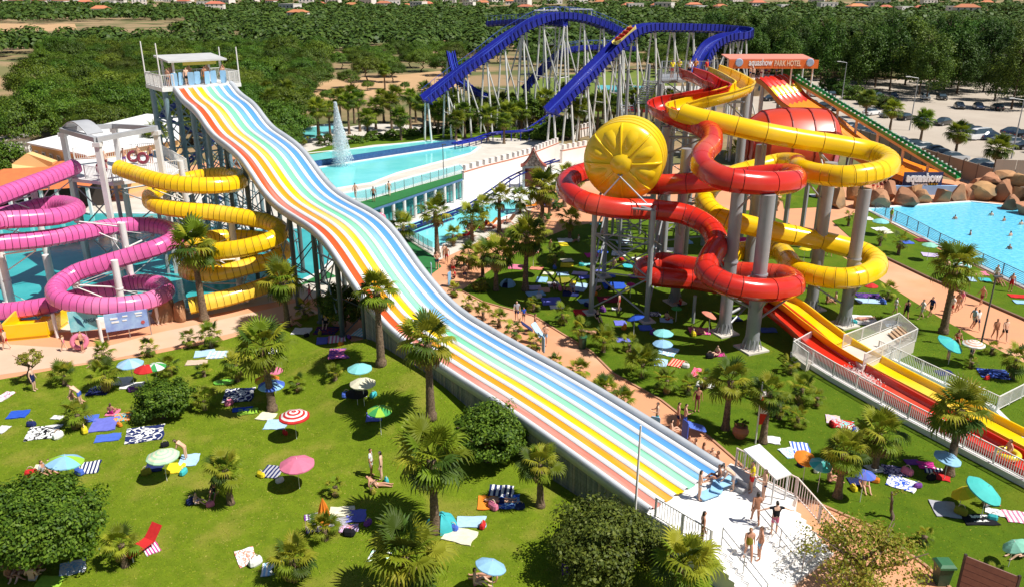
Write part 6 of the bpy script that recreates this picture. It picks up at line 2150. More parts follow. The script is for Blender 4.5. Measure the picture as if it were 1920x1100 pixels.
q = MB(); q.cyl(p, p+Vector((0, 0, .9)), .26, .3, 10); q.build('body', MATS['bin_green_dark'], rt); q = MB(); q.cyl(p+Vector((0, 0, .905)), p+Vector((0, 0, 1.0)), .34, .3, 10); q.build('lid', MATS['bin_green'], rt)
p = G(1416, 832)
rt = empty('flag_pole', p); tag(rt, 'white pole with a narrow red and white feather banner', 'flag')
h = AY(1422, 715, p.y).z
q = MB(); q.cyl(p, (p.x, p.y, h), .05, .035, 8); q.build('pole', M_rail, rt)
q = MB()
rg = [[Vector((p.x+.06, p.y, z)), Vector((p.x+.06+.38*w_, p.y+.1*math.sin(z*2), z)), Vector((p.x+.06+.38*w_, p.y+.02+.1*math.sin(z*2), z)), Vector((p.x+.06, p.y+.02, z))] for z, w_ in ((h*.32, .6), (h*.5, 1.0), (h*.7, 1.0), (h*.86, .5))]
q.loft(rg, caps=True); q.build('banner', stripes_mat('banner_red', [(.55, .04, .02), (.55, .04, .02), (.75, .7, .68)], 2, 2), rt)
p = G(1387, 820); rt = empty('planter', p); tag(rt, 'round terracotta planter beside the group with blue mats', 'planter')
q = MB(); q.loft([[p+Vector((r_*math.cos(2*PI*k/14), r_*math.sin(2*PI*k/14), z)) for k in range(14)] for r_, z in ((.25, 0), (.44, .3), (.48, .5), (.36, .72), (.40, .78), (.33, .78), (.3, .66))], caps=True); q.build('pot', mat('terracotta', (.45, .17, .09), .8), rt, smooth='auto')
C, Nn, sz = crown_cards(12, 40, (.35, .35, .3), size=.06); link('plant', quad_mesh('plant', C, Nn, sz, LM_bush), rt, (0, 0, .95))

# ================================================================ cars
def car_proto(van=False):
    L_, W_, H_ = (4.4, 1.8, 1.45) if not van else (4.9, 1.9, 2.0)
    body = MB()
    if van:
        st = [(-2.45, .45, .9, .75), (-2.4, .3, 1.05, .86), (-1.6, .25, 1.1, .95), (0, .22, 1.1, .95), (1.9, .22, 1.1, .95), (2.42, .3, 1.05, .9), (2.47, .5, .95, .85)]
    else:
        st = [(-2.2, .42, .66, .70), (-2.1, .3, .78, .82), (-1.3, .22, .92, .90), (0, .2, .95, .90), (1.4, .2, .97, .90), (2.05, .28, .92, .84), (2.2, .45, .75, .74)]
    rg = [[Vector((x, -w_, z0)), Vector((x, -w_*1.0, (z0+z1)/2)), Vector((x, -w_*.93, z1)), Vector((x, 0, z1+.03)), Vector((x, w_*.93, z1)), Vector((x, w_, (z0+z1)/2)), Vector((x, w_, z0))] for x, z0, z1, w_ in st]
    body.loft(rg, caps=True)
    if van:
        cab = [(-1.75, 1.08, .86, 1.08), (-1.1, 1.08, .84, 1.75), (-.6, 1.08, .84, 1.95), (2.2, 1.08, .84, 1.95), (2.42, 1.06, .82, 1.8)]
    else:
        cab = [(-1.05, .93, .80, .95), (-.35, .93, .76, 1.38), (.2, .93, .75, 1.46), (1.0, .94, .75, 1.43), (1.75, .94, .78, 1.0)]
    gl = MB()
    rg = []
    for x, z0, w_, z1 in cab:
        ins = .14*(z1-z0)/.5
        rg.append([Vector((x, -w_, z0)), Vector((x, -w_+ins, z1)), Vector((x, w_-ins, z1)), Vector((x, w_, z0))])
    gl.loft(rg, closed=False, caps=False)
    roof = MB()
    ctop = cab[1:-1]
    roof.loft([[Vector((x, -w_+.14*(z1-z0)/.5-.01, z1-.02)), Vector((x, -w_*.4, z1+.03)), Vector((x, w_*.4, z1+.03)), Vector((x, w_-.14*(z1-z0)/.5+.01, z1-.02))] for x, z0, w_, z1 in ctop], closed=False)
    wh = MB()
    n = 14
    wh.cyl((0, -.1, 0), (0, .1, 0), .32, n=n)
    rim = MB(); rim.cyl((0, -.115, 0), (0, .115, 0), .19, n=n)
    return body.mesh('car_body', MATS['car_w']), gl.mesh('car_glass', M_glass), roof.mesh('car_roof', MATS['car_w']), wh.mesh('wheel', mat('tyre', (.02, .02, .02), .8)), rim.mesh('rim', mat('rim', (.5, .5, .52), .3, metal=.6))
CARC = {'w': (.78, .78, .78), 'b': (.02, .02, .022), 'n': (.03, .05, .11), 'g': (.16, .17, .18), 's': (.42, .43, .45), 'r': (.35, .02, .02), 't': (.12, .32, .30)}
CARN = {'w': 'white', 'b': 'black', 'n': 'navy', 'g': 'dark grey', 's': 'silver', 'r': 'red', 't': 'teal'}
for k, c in CARC.items():
    mat('car_'+k, c, .25, tuple(x*.9 for x in c), 2, coat=.7)
CP, VP = car_proto(), car_proto(True)
for me in (CP[0], VP[0], CP[2], VP[2]):
    me.polygons.foreach_set('use_smooth', [True]*len(me.polygons)); me.set_sharp_from_angle(angle=R(40))
hl = MB(); hl.box((0, 0, 0), (.08, .36, .14)); HL = hl.mesh('headlight', mat('lamp_glass', (.7, .72, .75), .1))
tl = MB(); tl.box((0, 0, 0), (.06, .3, .14)); TLm = tl.mesh('tail_light', mat('tail_red', (.35, .01, .01), .2))
def car(p, rz, c, label, group, van=False):
    pr = VP if van else CP
    o = empty('van' if van else 'parked_car', p, rz)
    tag(o, label, 'van' if van else 'car', group)
    m = MATS['car_'+c]
    link('body', pr[0], o, mats=[m]); link('windows', pr[1], o); link('roof', pr[2], o, mats=[m])
    for x in (-1.35, 1.35):
        for y in (-.8, .8):
            link('rim', pr[4], link('wheel', pr[3], o, (x, y, .32)))
    for y in (-.58, .58):
        link('headlight', HL, o, (-2.17 if not van else -2.44, y, .62)); link('tail_light', TLm, o, (2.19 if not van else 2.46, y, .72))
    return o
row = 0
def crow(a, b_, n, rz, cols, where, jit=.15, skip=()):
    for i in range(n):
        if i in skip: continue
        p = Vector(a).lerp(Vector(b_), i/(n-1))+Vector((rnd.uniform(-jit, jit), rnd.uniform(-jit, jit), .012))
        c = cols[i % len(cols)]
        car(p, rz+rnd.uniform(-.05, .05)+(PI if rnd.random() < .3 else 0), c, CARN[c]+' car parked '+where, 'cars parked '+where)
crow((69.5, 108, 0), (61.5, 172, 0), 24, R(8), 'bnwgbsnbwbgwbnsbwgbnb', 'along the beige panel wall', skip=(4,))
crow((86, 108, 0), (84, 150, 0), 15, R(5), 'ngbwsbtnbsgnwbb', 'in the second row facing the palms', skip=(3,))
crow((92.5, 108, 0), (91, 146, 0), 13, R(184), 'bsbnwgbnbwgbn', 'in the third row by the tall lamp', skip=(0,))
crow((84, 158, 0), (62, 196, 0), 12, R(35), 'bnbgwbnbsbgb', 'along the clipped hedge', skip=(5,))
crow((100, 182, 0), (128, 172, 0), 9, R(75), 'bnbgbwbnb', 'in the shade of the tall pines', skip=(3,))
crow((76, 205, 0), (104, 198, 0), 9, R(75), 'wbsbgnbwb', 'on the upper gravel under the pines', skip=(2, 6))
p = G(1832, 262); car(p+Vector((0, 0, .012)), R(20), 'w', 'white delivery van parked beside the fourth car park palm', None, True)

# ================================================================ far houses
def house_proto(w_, d_, h_, rh, kind):
    q = MB(); q.box((0, 0, h_/2), (w_, d_, h_))
    r_ = MB()
    o_ = .5
    A = [Vector((-w_/2-o_, -d_/2-o_, h_)), Vector((w_/2+o_, -d_/2-o_, h_)), Vector((w_/2+o_, d_/2+o_, h_)), Vector((-w_/2-o_, d_/2+o_, h_))]
    if kind == 'flat':
        r_.box((0, 0, h_+.2), (w_+.3, d_+.3, .4))
    else:
        e_ = w_*.25
        r_.add(A+[Vector((-w_/2+e_, 0, h_+rh)), Vector((w_/2-e_, 0, h_+rh))], [(0, 1, 5, 4), (1, 2, 5), (2, 3, 4, 5), (3, 0, 4), (3, 2, 1, 0)])
    wn = MB(); wn.box((0, 0, 0), (1.3, .12, 1.3))
    return q.mesh('house_wall', M_house), r_.mesh('house_roof', M_tilefar if kind != 'flat' else M_house), wn.mesh('house_window', M_glass)
M_house = mat('house_white', (.74, .70, .66), .8, (.68, .6, .54), .05, .4, per=.08)
M_tilefar = mat('far_roof_tiles', (.50, .17, .08), .85, (.42, .15, .08), .3, .4, per=.18)
HP = [(house_proto(13, 9, 3.6, 2.4, 'hip'), 'white house with orange hipped roof among the far pines', 13, 9, 3.6), (house_proto(17, 10, 6.2, 2.4, 'hip'), 'two storey white villa with orange roof on the far slope', 17, 10, 6.2), (house_proto(15, 10, 6.6, 0, 'flat'), 'white flat roofed house on the far slope', 15, 10, 6.6)]
hs = []
for px, py in ((30, 6), (55, 3), (75, 9), (100, 4), (115, 7), (150, 5), (160, 10), (205, 12), (225, 8), (262, 10), (190, 24), (320, 4), (345, 8), (385, 14), (405, 19), (425, 12), (432, 10), (300, 3), (350, 3), (545, 24), (560, 37), (575, 10), (600, 13), (625, 5), (660, 15), (690, 8), (720, 16), (735, 14), (765, 15), (785, 16), (800, 14), (845, 9), (870, 4), (890, 8), (905, 11), (930, 4), (960, 9), (980, 12), (985, 22), (1040, 7), (1180, 18), (1190, 20), (1235, 17), (1245, 20), (1300, 19), (1312, 22), (1350, 18), (1470, 20), (1488, 22), (1550, 20), (1605, 24), (1620, 18), (1660, 20), (1693, 25), (1725, 20), (1790, 26), (1810, 29), (880, 13), (510, 6), (475, 3), (250, 3), (20, 2), (130, 2), (1085, 6), (1125, 9), (1380, 7), (1420, 12), (1530, 9), (1650, 9), (1740, 11), (1850, 10), (610, 2), (740, 3), (820, 2)):
    hs.append((px, py))
for i, (px, py) in enumerate(hs):
    # walk along the sight line until it meets the rising ground
    d = ray(px, py)
    y = 400.0
    hit = None
    while y < 3400:
        t = y/d.y
        if CAM_H+d.z*t <= hill(d.x*t, y)+3:
            hit = (d.x*t, y); break
        y += 10
    if hit is None:
        continue
    k = (0, 2, 1, 2, 0, 2)[i % 6]
    (wm, rm, nm), lb, w_, d_, h_ = HP[k]
    o = empty('house', (hit[0], hit[1], hill(*hit)-.3+(3 if y < 900 else 2.5)), rnd.uniform(-.5, .5)); tag(o, lb, 'house', 'houses on the far slope')
    sc = 1.0 if y < 900 else rnd.uniform(1.0, 1.5)
    o.scale = (sc, sc, sc)
    link('wall', wm, o); link('roof', rm, o)
    if y < 1700:
        for s_ in range(int(h_//3)):
            for x in np.linspace(-w_/2+2, w_/2-2, 4):
                link('window', nm, o, (x, -d_/2, 1.9+3*s_))
# ================================================================ what lies, stands and walks in the park
LMK = [('the pink parasol', 556, 900), ('the red ringed parasol', 552, 800), ('the pale green ringed parasol', 304, 880), ('the lime and sky parasol', 122, 885), ('the round dense left tree', 75, 1062), ('the low spreading bush', 310, 785),
       ('the green kite board', 428, 715), ('the spindly young tree', 62, 718), ('the bright green leafy tree', 642, 612), ('the cream parasol', 678, 725), ('the lime patterned parasol', 711, 780), ('the teal beach tent', 827, 990),
       ('the orange folded parasol', 608, 975), ('the blue bottom parasol', 920, 1090), ('the stout palm by the slide', 1013, 950), ('the red lounger', 270, 1030), ('the palm with the blue bag', 553, 1088), ('the two seated children', 400, 940), ('the broad tree by the steps', 1150, 1075), ('the arching palm', 768, 1110),
       ('the aqua and sky parasol pair', 1244, 665), ('the drum tower legs', 1160, 590), ('the blue domed tent', 950, 545), ('the shaggy corner palm', 1068, 448), ('the grey tower columns', 1385, 640), ('the red flag pole', 1416, 832), ('the teal and orange parasols', 1540, 900), ('the turquoise tilted parasol', 1840, 940),
       ('the yellow tilted parasol', 1800, 935), ('the run-out fence', 1700, 795), ('the small square deck', 1500, 690), ('the long railed deck', 1650, 650), ('the striped parasol by the path', 1827, 670), ('the wave pool fence', 1760, 480), ('the short palm on the right lawn', 1895, 710), ('the upright tall palm by the path', 1768, 625), ('the brown timber sign', 1800, 1080), ('the thin sapling', 1672, 975), ('the pool lawn kerb', 1850, 540), ('the yellow lower loop', 1620, 560), ('the right bushy palm', 1640, 878), ('the navy path-side mat', 200, 735), ('the white path-side towels', 390, 668), ('the tower lawn palms', 1205, 700), ('the first drum leg', 1108, 590), ('the second drum leg', 1212, 605), ('the shaded path bend', 985, 560), ('the back pool lawn', 1640, 420), ('the blue parasol by the fence', 1780, 880)]
for i, (n_, x, y) in enumerate(LMK):
    LMK[i] = (n_, G(x, y))
def near(p):
    return min(LMK, key=lambda l: (l[1]-Vector((p.x, p.y, 0))).length)[0]
USED = {}
def uniq(lb, p, alt=''):
    """keep a label only once; add the second nearest landmark when the first has it already"""
    if lb not in USED:
        USED[lb] = 1
        return lb
    L2 = sorted(LMK, key=lambda l: (l[1]-Vector((p.x, p.y, 0))).length)
    for k in range(0, 8):
        l2 = ' '.join(lb.split()[:9])+(' by ' if 'near' in lb or 'lying' in lb else ' by ')+L2[k][0] if len(lb.split()) > 9 else lb+', towards '+L2[k][0]
        if len(l2.split()) > 16: continue
        if l2 not in USED:
            USED[l2] = 1
            return l2
    return lb
COL = {'white': (.80, .80, .78), 'cream': (.78, .74, .55), 'sky blue': (.30, .55, .80), 'light blue': (.42, .62, .82), 'blue': (.08, .16, .62), 'royal blue': (.03, .10, .55), 'navy': (.02, .03, .12), 'violet blue': (.16, .18, .62), 'red': (.58, .03, .03), 'pink': (.72, .20, .32), 'magenta': (.62, .04, .28), 'orange': (.80, .26, .03), 'yellow': (.82, .66, .03), 'lime': (.35, .62, .06), 'green': (.06, .36, .10), 'teal': (.06, .48, .52), 'aqua': (.25, .66, .66), 'turquoise': (.08, .55, .52), 'grey': (.42, .42, .46), 'beige': (.64, .48, .36), 'purple': (.20, .06, .32), 'lilac': (.56, .48, .70), 'maroon': (.22, .03, .05), 'black': (.015, .015, .02), 'salmon': (.72, .26, .18), 'mint': (.30, .68, .52), 'olive': (.28, .26, .03), 'pale green': (.46, .72, .48), 'brown': (.25, .12, .07), 'peach': (.72, .42, .28)}
def cloth(c):
    return mat('cloth_'+c.replace(' ', '_'), COL[c], .9, tuple(k*.8 for k in COL[c]), 6, .5, .2, 30, spec=.15)
def pattern(desc):
    """'red' -> plain, 'white/blue' -> stripes, 'navy*white' -> print"""
    if '/' in desc:
        cs = [COL[k] for k in desc.split('/')]
        return stripes_mat('stripe_'+desc.replace(' ', '_').replace('/', '_'), cs, 5, 0), desc.replace('/', ' and ')+' striped'
    if '*' in desc:
        cs = [COL[k] for k in desc.split('*')]
        return blotch_mat('print_'+desc.replace(' ', '_').replace('*', '_'), cs+[cs[0]], 3.2), desc.replace('*', ' and ')+' printed'
    return cloth(desc), desc
# --- towels
def towel_mesh(seed):
    r_ = random.Random(seed)
    q = MB()
    nx_, ny_ = 10, 6
    P = []
    for j in range(ny_+1):
        for i in range(nx_+1):
            u, v = i/nx_-.5, j/ny_-.5
            z = .012+.035*abs(math.sin(u*7+seed+v*3)*math.cos(v*5+seed*2))**1.5+r_.uniform(0, .018)
            ex = 1+.03*math.sin(v*9+seed)
            P.append((u*ex+.02*math.sin(v*6+seed), v*(1+.04*math.sin(u*8+seed*3)), z))
    q.add(P, [(j*(nx_+1)+i, j*(nx_+1)+i+1, (j+1)*(nx_+1)+i+1, (j+1)*(nx_+1)+i) for j in range(ny_) for i in range(nx_)])
    n0 = len(P)
    q.add([(p[0], p[1], 0.0) for p in P], [(j*(nx_+1)+i, (j+1)*(nx_+1)+i, (j+1)*(nx_+1)+i+1, j*(nx_+1)+i+1) for j in range(ny_) for i in range(nx_)])
    me = q.mesh('towel', MATS['white_paint'], True)
    return me
TW = [towel_mesh(k) for k in range(5)]
TI = [0]
def towel(px, py, wpx, hpx, desc, rot=None, kind='towel', note=''):
    p = GL(px, py, .07)
    depth = p.y*_c+(CAM_H-p.z)*_s
    dep = math.atan2(CAM_H, p.y)
    w_ = wpx*depth/CAM_F
    h_ = hpx*depth/CAM_F/math.sin(dep)
    m, nm = pattern(desc)
    TI[0] += 1
    o = link(kind, TW[TI[0] % 5], None, (p.x, p.y, p.z+(TI[0] % 7)*.0012), rnd.uniform(-.22, .22) if rot is None else rot, (w_, h_, 1), [m])
    tag(o, uniq('%s %s%s lying near %s' % (nm, {'towel': 'towel', 'beach_mat': 'beach mat', 'blanket': 'picnic blanket'}[kind], note, near(p)), p), {'towel': 'towel', 'beach_mat': 'mat', 'blanket': 'blanket'}[kind], 'towels and mats on the lawns')
    return o
for a in [(35, 778, 34, 15, 'royal blue', .2), (8, 745, 20, 18, 'white*pink'), (4, 807, 20, 14, 'white'), (82, 812, 56, 26, 'white*black', .25, 'blanket'), (196, 797, 46, 26, 'violet blue', .25), (170, 786, 26, 14, 'blue', .2), (203, 822, 44, 14, 'blue', .25), (272, 815, 66, 30, 'navy*white', .3, 'blanket'), (230, 783, 30, 16, 'orange*teal', .2), (212, 775, 22, 12, 'pink'), (108, 784, 20, 7, 'white'), (228, 716, 34, 15, 'white', .1), (248, 724, 42, 11, 'white', .2), (186, 733, 38, 18, 'navy', .1, 'beach_mat'), (384, 664, 36, 13, 'light blue', .3), (411, 666, 40, 14, 'white/light blue', .1), (369, 681, 38, 9, 'beige', .1), (448, 742, 54, 26, 'navy*white', .15, 'blanket'), (455, 769, 36, 8, 'royal blue', .2), (465, 773, 36, 11, 'lime', .25), (500, 782, 32, 14, 'cream'), (518, 797, 40, 18, 'light blue'), (604, 640, 20, 13, 'violet blue'), (632, 637, 32, 14, 'pink/white', .15), (566, 622, 34, 12, 'white'), (612, 621, 42, 15, 'navy*maroon', 0, 'blanket'), (679, 625, 30, 14, 'white/aqua', -.3), (614, 598, 26, 11, 'yellow'), (640, 664, 46, 20, 'purple*pink', .1, 'blanket'), (690, 655, 30, 14, 'beige', -.3), (675, 740, 42, 12, 'lilac/white', 0), (702, 783, 30, 17, 'violet blue', .1), (74, 882, 22, 20, 'cream', .2), (170, 878, 32, 24, 'white/navy', .3), (290, 877, 32, 18, 'navy', .2), (330, 879, 32, 20, 'yellow', .1), (355, 864, 34, 22, 'light blue', .15), (510, 886, 36, 22, 'navy/grey', -.2), (588, 982, 30, 34, 'purple/white', .3), (641, 961, 46, 18, 'cream', .1), (636, 980, 34, 16, 'grey', .1), (668, 969, 36, 22, 'violet blue', .1), (654, 992, 36, 14, 'lilac*pink'), (884, 980, 54, 20, 'light blue', 0), (863, 1006, 58, 26, 'cream', -.35), (912, 944, 32, 26, 'orange', 0), (940, 922, 46, 20, 'navy/white', -.1), (955, 942, 40, 26, 'royal blue*sky blue', 0), (462, 1046, 34, 32, 'white*salmon', .5), (284, 1030, 26, 22, 'white/magenta', .7), (512, 1068, 40, 24, 'white/sky blue', .2), (712, 1046, 40, 20, 'white*mint', -.2), (137, 1066, 44, 26, 'white*sky blue', .4), (95, 1092, 46, 20, 'lime', 0), (1076, 1064, 46, 30, 'purple', 0),
          (1480, 850, 30, 18, 'white*sky blue', .3), (1500, 842, 34, 22, 'white/blue', -.2), (1690, 908, 50, 24, 'white*royal blue', -.6), (1771, 956, 44, 30, 'grey', -.2), (1836, 976, 62, 20, 'black', 0, 'beach_mat'), (1838, 974, 34, 13, 'white', 0, 'beach_mat', ' with round print'), (1905, 971, 40, 22, 'pink/white', -.2), (1678, 884, 44, 18, 'navy*lilac', -.3), (1736, 874, 30, 14, 'magenta', -.2), (1750, 884, 32, 12, 'navy/white', -.3), (1765, 894, 28, 18, 'red', -.4), (1562, 788, 26, 16, 'beige*lilac', -.3), (1583, 797, 36, 16, 'red*aqua', -.3), (1605, 808, 26, 14, 'cream*white', -.3), (1446, 826, 32, 14, 'white', -.3), (1618, 601, 46, 18, 'white', -.1), (1672, 608, 30, 12, 'light blue', -.1), (1628, 556, 46, 9, 'navy*purple', -.1), (1632, 566, 50, 9, 'light blue', -.1), (1863, 702, 52, 18, 'navy*blue', -.2), (1606, 905, 30, 16, 'navy', 0), (1640, 880, 30, 14, 'white', .2), (1590, 880, 34, 16, 'white*beige', 0), (1710, 868, 26, 10, 'purple', 0), (1866, 962, 34, 12, 'white*grey', -.5), (1770, 700, 30, 10, 'navy', .1),
          (1163, 607, 22, 9, 'violet blue', 0), (1210, 616, 24, 10, 'blue', 0), (1168, 638, 26, 9, 'violet blue', 0), (1252, 660, 34, 16, 'sky blue*white', -.5), (1268, 682, 26, 15, 'red/peach', -.5), (1238, 681, 26, 14, 'light blue', -.3), (1311, 622, 38, 13, 'magenta*peach', -.1), (1346, 666, 26, 8, 'magenta', 0), (1305, 700, 16, 18, 'pink*red', -.4), (1322, 722, 32, 13, 'white', -.3),
          (1060, 452, 28, 7, 'white'), (1057, 460, 16, 6, 'yellow'), (1063, 490, 22, 6, 'cream'), (1063, 499, 24, 8, 'yellow'), (1016, 526, 20, 10, 'sky blue'), (1038, 535, 22, 9, 'grey'), (1058, 527, 28, 10, 'olive'), (1055, 515, 22, 6, 'light blue'), (1087, 514, 28, 6, 'lilac'), (1096, 521, 22, 6, 'violet blue'), (1086, 540, 28, 15, 'light blue', -.3), (1003, 541, 24, 8, 'lilac'), (1004, 552, 34, 9, 'sky blue', .2), (1034, 566, 36, 14, 'violet blue', .1), (1045, 577, 28, 7, 'white', .1), (1092, 587, 32, 11, 'red', .1), (1096, 566, 22, 8, 'sky blue'), (1160, 477, 26, 9, 'white*grey', -.2), (1168, 455, 26, 7, 'white*sky blue', .1), (1098, 497, 20, 6, 'aqua'), (1142, 518, 22, 7, 'blue'), (1152, 537, 42, 13, 'royal blue', 0), (1197, 487, 24, 5, 'white'), (1140, 563, 38, 12, 'maroon', .1), (1156, 580, 18, 5, 'white'), (1225, 590, 26, 8, 'navy*white'), (1249, 602, 24, 8, 'light blue', -.2), (967, 502, 26, 9, 'pink', -.2), (1006, 505, 24, 5, 'salmon', -.2), (1028, 514, 20, 5, 'cream'), (1180, 500, 24, 8, 'teal'), (1120, 510, 22, 6, 'violet blue'), (1070, 552, 30, 10, 'navy'), (1110, 480, 24, 8, 'magenta', .2), (1255, 470, 22, 8, 'white'), (1285, 455, 24, 8, 'sky blue'), (1330, 475, 26, 8, 'white*salmon'), (1375, 600, 30, 8, 'navy'), (1450, 510, 24, 7, 'white'), (1440, 620, 30, 9, 'blue'), (1020, 545, 22, 8, 'peach'), (1190, 520, 20, 7, 'purple'), (1125, 528, 18, 6, 'white'),
          (1651, 431, 28, 6, 'white'), (1662, 437, 22, 5, 'cream'), (1701, 456, 20, 6, 'blue'), (1745, 480, 30, 8, 'lilac', -.3), (1838, 514, 24, 8, 'pink', -.2), (1815, 525, 24, 8, 'light blue', -.2), (1846, 526, 20, 7, 'teal', -.2), (1622, 411, 26, 6, 'white', -.1), (1908, 557, 30, 7, 'red', -.2), (1914, 568, 24, 7, 'sky blue', -.2), (1726, 452, 18, 6, 'maroon', .1), (1530, 368, 22, 5, 'white'), (1400, 450, 20, 6, 'lilac'), (1472, 535, 30, 8, 'aqua')]:
    towel(*a)
# --- parasols
def wedge(rings, mats2=False):
    q = MB()
    rr = np.linspace(.02, 1, rings+1)
    rows = []
    for r_ in rr:
        z = -.36*r_**1.7
        row = []
        for t in (-1, -.5, 0, .5, 1):
            a = t*PI/8
            sag = -.035*(1-t*t)*r_*0+(-.03*(1-abs(t)))*r_
            rad = r_*math.cos(PI/8)/math.cos(a) if abs(t) < 1 else r_
            rad = r_*(1-.035*(1-t*t)*(1 if r_ > .5 else .5))
            row.append(Vector((rad*math.cos(a), rad*math.sin(a), z+sag)))
        rows.append(row)
    for i in range(rings):
        q.mi = i % 2 if mats2 else 0
        q.loft([rows[i], rows[i+1]], closed=False)
    q.mi = 0
    q.loft([rows[-1], [v+Vector((0, 0, -.07)) for v in rows[-1]]], closed=False)
    me = q.mesh('canopy_panel', [MATS['white_paint']]*(2 if mats2 else 1), True)
    return me
WP, WR = wedge(4), wedge(7, True)
pq = MB(); pq.cyl((0, 0, 0), (0, 0, 1), .018, n=6); POLE = pq.mesh('pole', M_rail)
pq = MB(); pq.cyl((0, 0, 0), (0, 0, .1), .02, .005, 6); TIP = pq.mesh('tip', M_rail)
def pmat(c):
    return mat('parasol_'+c.replace(' ', '_'), COL[c], .7, tuple(k*.85 for k in COL[c]), 2, .4, trans=.12, spec=.2)
def parasol(px, py, wpx, cols, label, tilt=0, tdir=0, h=1.75, ring=False):
    p = G(px, py, h)
    depth = p.y*_c+(CAM_H-p.z)*_s
    r_ = wpx/2*depth/CAM_F
    b_ = gz(p.x, p.y)
    if b_ > .05:
        p = G(px, py, h+b_); b_ = gz(p.x, p.y)
    o = empty('parasol', (p.x, p.y, .05+b_))
    tag(o, label, 'parasol', 'parasols on the lawns')
    cz = h+.05
    off = Vector((math.cos(tdir), math.sin(tdir), 0))
    link('pole', POLE, o, (0, 0, 0), 0, (1, 1, cz-.03))
    link('tip', TIP, o, (0, 0, cz), (0, tilt, tdir) if tilt else 0)
    tq = Quaternion((-off.y, off.x, 0), tilt) if tilt else Quaternion()
    for k in range(8):
        q = tq @ Quaternion((0, 0, 1), k*PI/4+.2)
        if ring:
            ob = link('canopy_panel', WR, o, (0, 0, cz), 0, r_, [pmat(cols[0]), pmat(cols[1])])
        else:
            ob = link('canopy_panel', WP, o, (0, 0, cz), 0, r_, [pmat(cols[k % len(cols)])])
        ob.rotation_euler = q.to_euler()
    return o
for a in [((243, 676), 48, ['sky blue', 'light blue'], 'sky blue panelled parasol beside the red one near the path'), ((272, 687), 42, ['red'], 'plain red parasol between the blue and the green ones'), ((290, 683), 40, ['green', 'white'], 'green and white panelled parasol next to the red one'),
          ((551, 773), 58, ['red', 'white'], 'red and white ringed parasol over the light blue towel', 0, 0, 1.75, True), ((673, 672), 44, ['aqua'], 'aqua parasol beside the purple printed blanket'), ((679, 701), 47, ['cream'], 'cream parasol next to the aqua one'), ((668, 722), 42, ['black'], 'black canopy standing in for the shadow of the cream parasol', 0, 0, 1.0), ((711, 757), 46, ['lime', 'green'], 'lime and green patterned parasol over a blue towel'), ((304, 848), 60, ['pale green', 'cream'], 'pale green and cream ringed parasol', 0, 0, 1.75, True), ((122, 857), 66, ['lime', 'sky blue', 'sky blue', 'aqua'], 'lime and sky blue panelled parasol beside the seated woman', .15, 1), ((556, 862), 66, ['pink'], 'plain pink parasol with white rim over dark towels'), ((923, 1054), 60, ['sky blue'], 'sky blue parasol tilted over the seated sunbather', .3, .6),  # the low black canopy stands in for the cream parasol's cast shadow
          ((512, 692), 36, ['pink'], 'small pink parasol under the tall palm'), ((500, 706), 46, ['orange', 'yellow'], 'orange and yellow parasol under the tall palm'), ((508, 716), 50, ['blue', 'sky blue'], 'blue panelled parasol under the tall palm'), ((506, 655), 28, ['white'], 'small white parasol behind the tall palm crown'),
          ((1190, 592), 34, ['royal blue'], 'royal blue tilted parasol beside the second drum leg', .35, 2.6), ((1244, 620), 38, ['aqua'], 'aqua parasol of the touching pair on the tower lawn'), ((1243, 640), 38, ['sky blue'], 'sky blue parasol of the touching pair on the tower lawn'), ((1269, 577), 20, ['green'], 'small green parasol in the tower shade', 0, 0, 1.2), ((1332, 588), 30, ['salmon'], 'salmon tilted parasol between the grey columns', .4, 0), ((1183, 532), 18, ['magenta'], 'small magenta parasol behind the drum tower', 0, 0, 1.3),
          ((1787, 640), 50, ['turquoise', 'teal'], 'teal tilted parasol beside the tall palm by the path', .45, -.6), ((1827, 640), 40, ['white', 'peach'], 'white and peach ringed parasol on the wide path edge', 0, 0, 1.9, True), ((1652, 412), 30, ['aqua'], 'aqua parasol at the corner of the wave pool fence'), ((1744, 457), 28, ['mint'], 'mint parasol on the pool lawn, uphill of the tall palm'), ((1805, 494), 32, ['aqua', 'white'], 'aqua and white parasol on the pool lawn behind the tall palm'), ((1633, 533), 27, ['red'], 'red parasol below the yellow lower loop'), ((1853, 914), 70, ['turquoise'], 'large turquoise parasol tilted on the right lawn', .45, -.6), ((1806, 917), 52, ['yellow'], 'yellow parasol tilted low next to the turquoise one', .5, 2.6, 1.0),
          ((1512, 856), 42, ['orange'], 'orange parasol next to the striped white towel', .3, -1.2), ((1541, 868), 42, ['turquoise', 'aqua'], 'turquoise parasol between the orange one and the palm', .2, -1), ((1622, 886), 40, ['blue', 'violet blue'], 'blue panelled parasol over the dark towels'), ((1780, 854), 50, ['sky blue'], 'sky blue parasol behind the palm at the run-out fence', .2, -.5, 1.5), ((1902, 1018), 50, ['mint'], 'mint parasol leaning at the end of the right lawn', .5, 2.6, 1.3), ((1116, 396), 20, ['aqua'], 'aqua parasol behind the red tube bend'), ((1116, 418), 20, ['teal'], 'teal parasol beside the path end behind the drum tower'), ((1233, 460), 24, ['white', 'light blue'], 'white and light blue parasol behind the drum tower'), ((1396, 447), 26, ['magenta'], 'magenta parasol behind the red tower column'), ((1510, 465), 22, ['yellow'], 'yellow parasol on the tower lawn beyond the columns'), ((1130, 470), 22, ['royal blue'], 'royal blue parasol in the shade behind the drum'), ((1000, 470), 22, ['white', 'salmon'], 'white and salmon parasol under the dense palm')]:
    p_ = a[0]
    parasol(p_[0], p_[1], *a[1:])
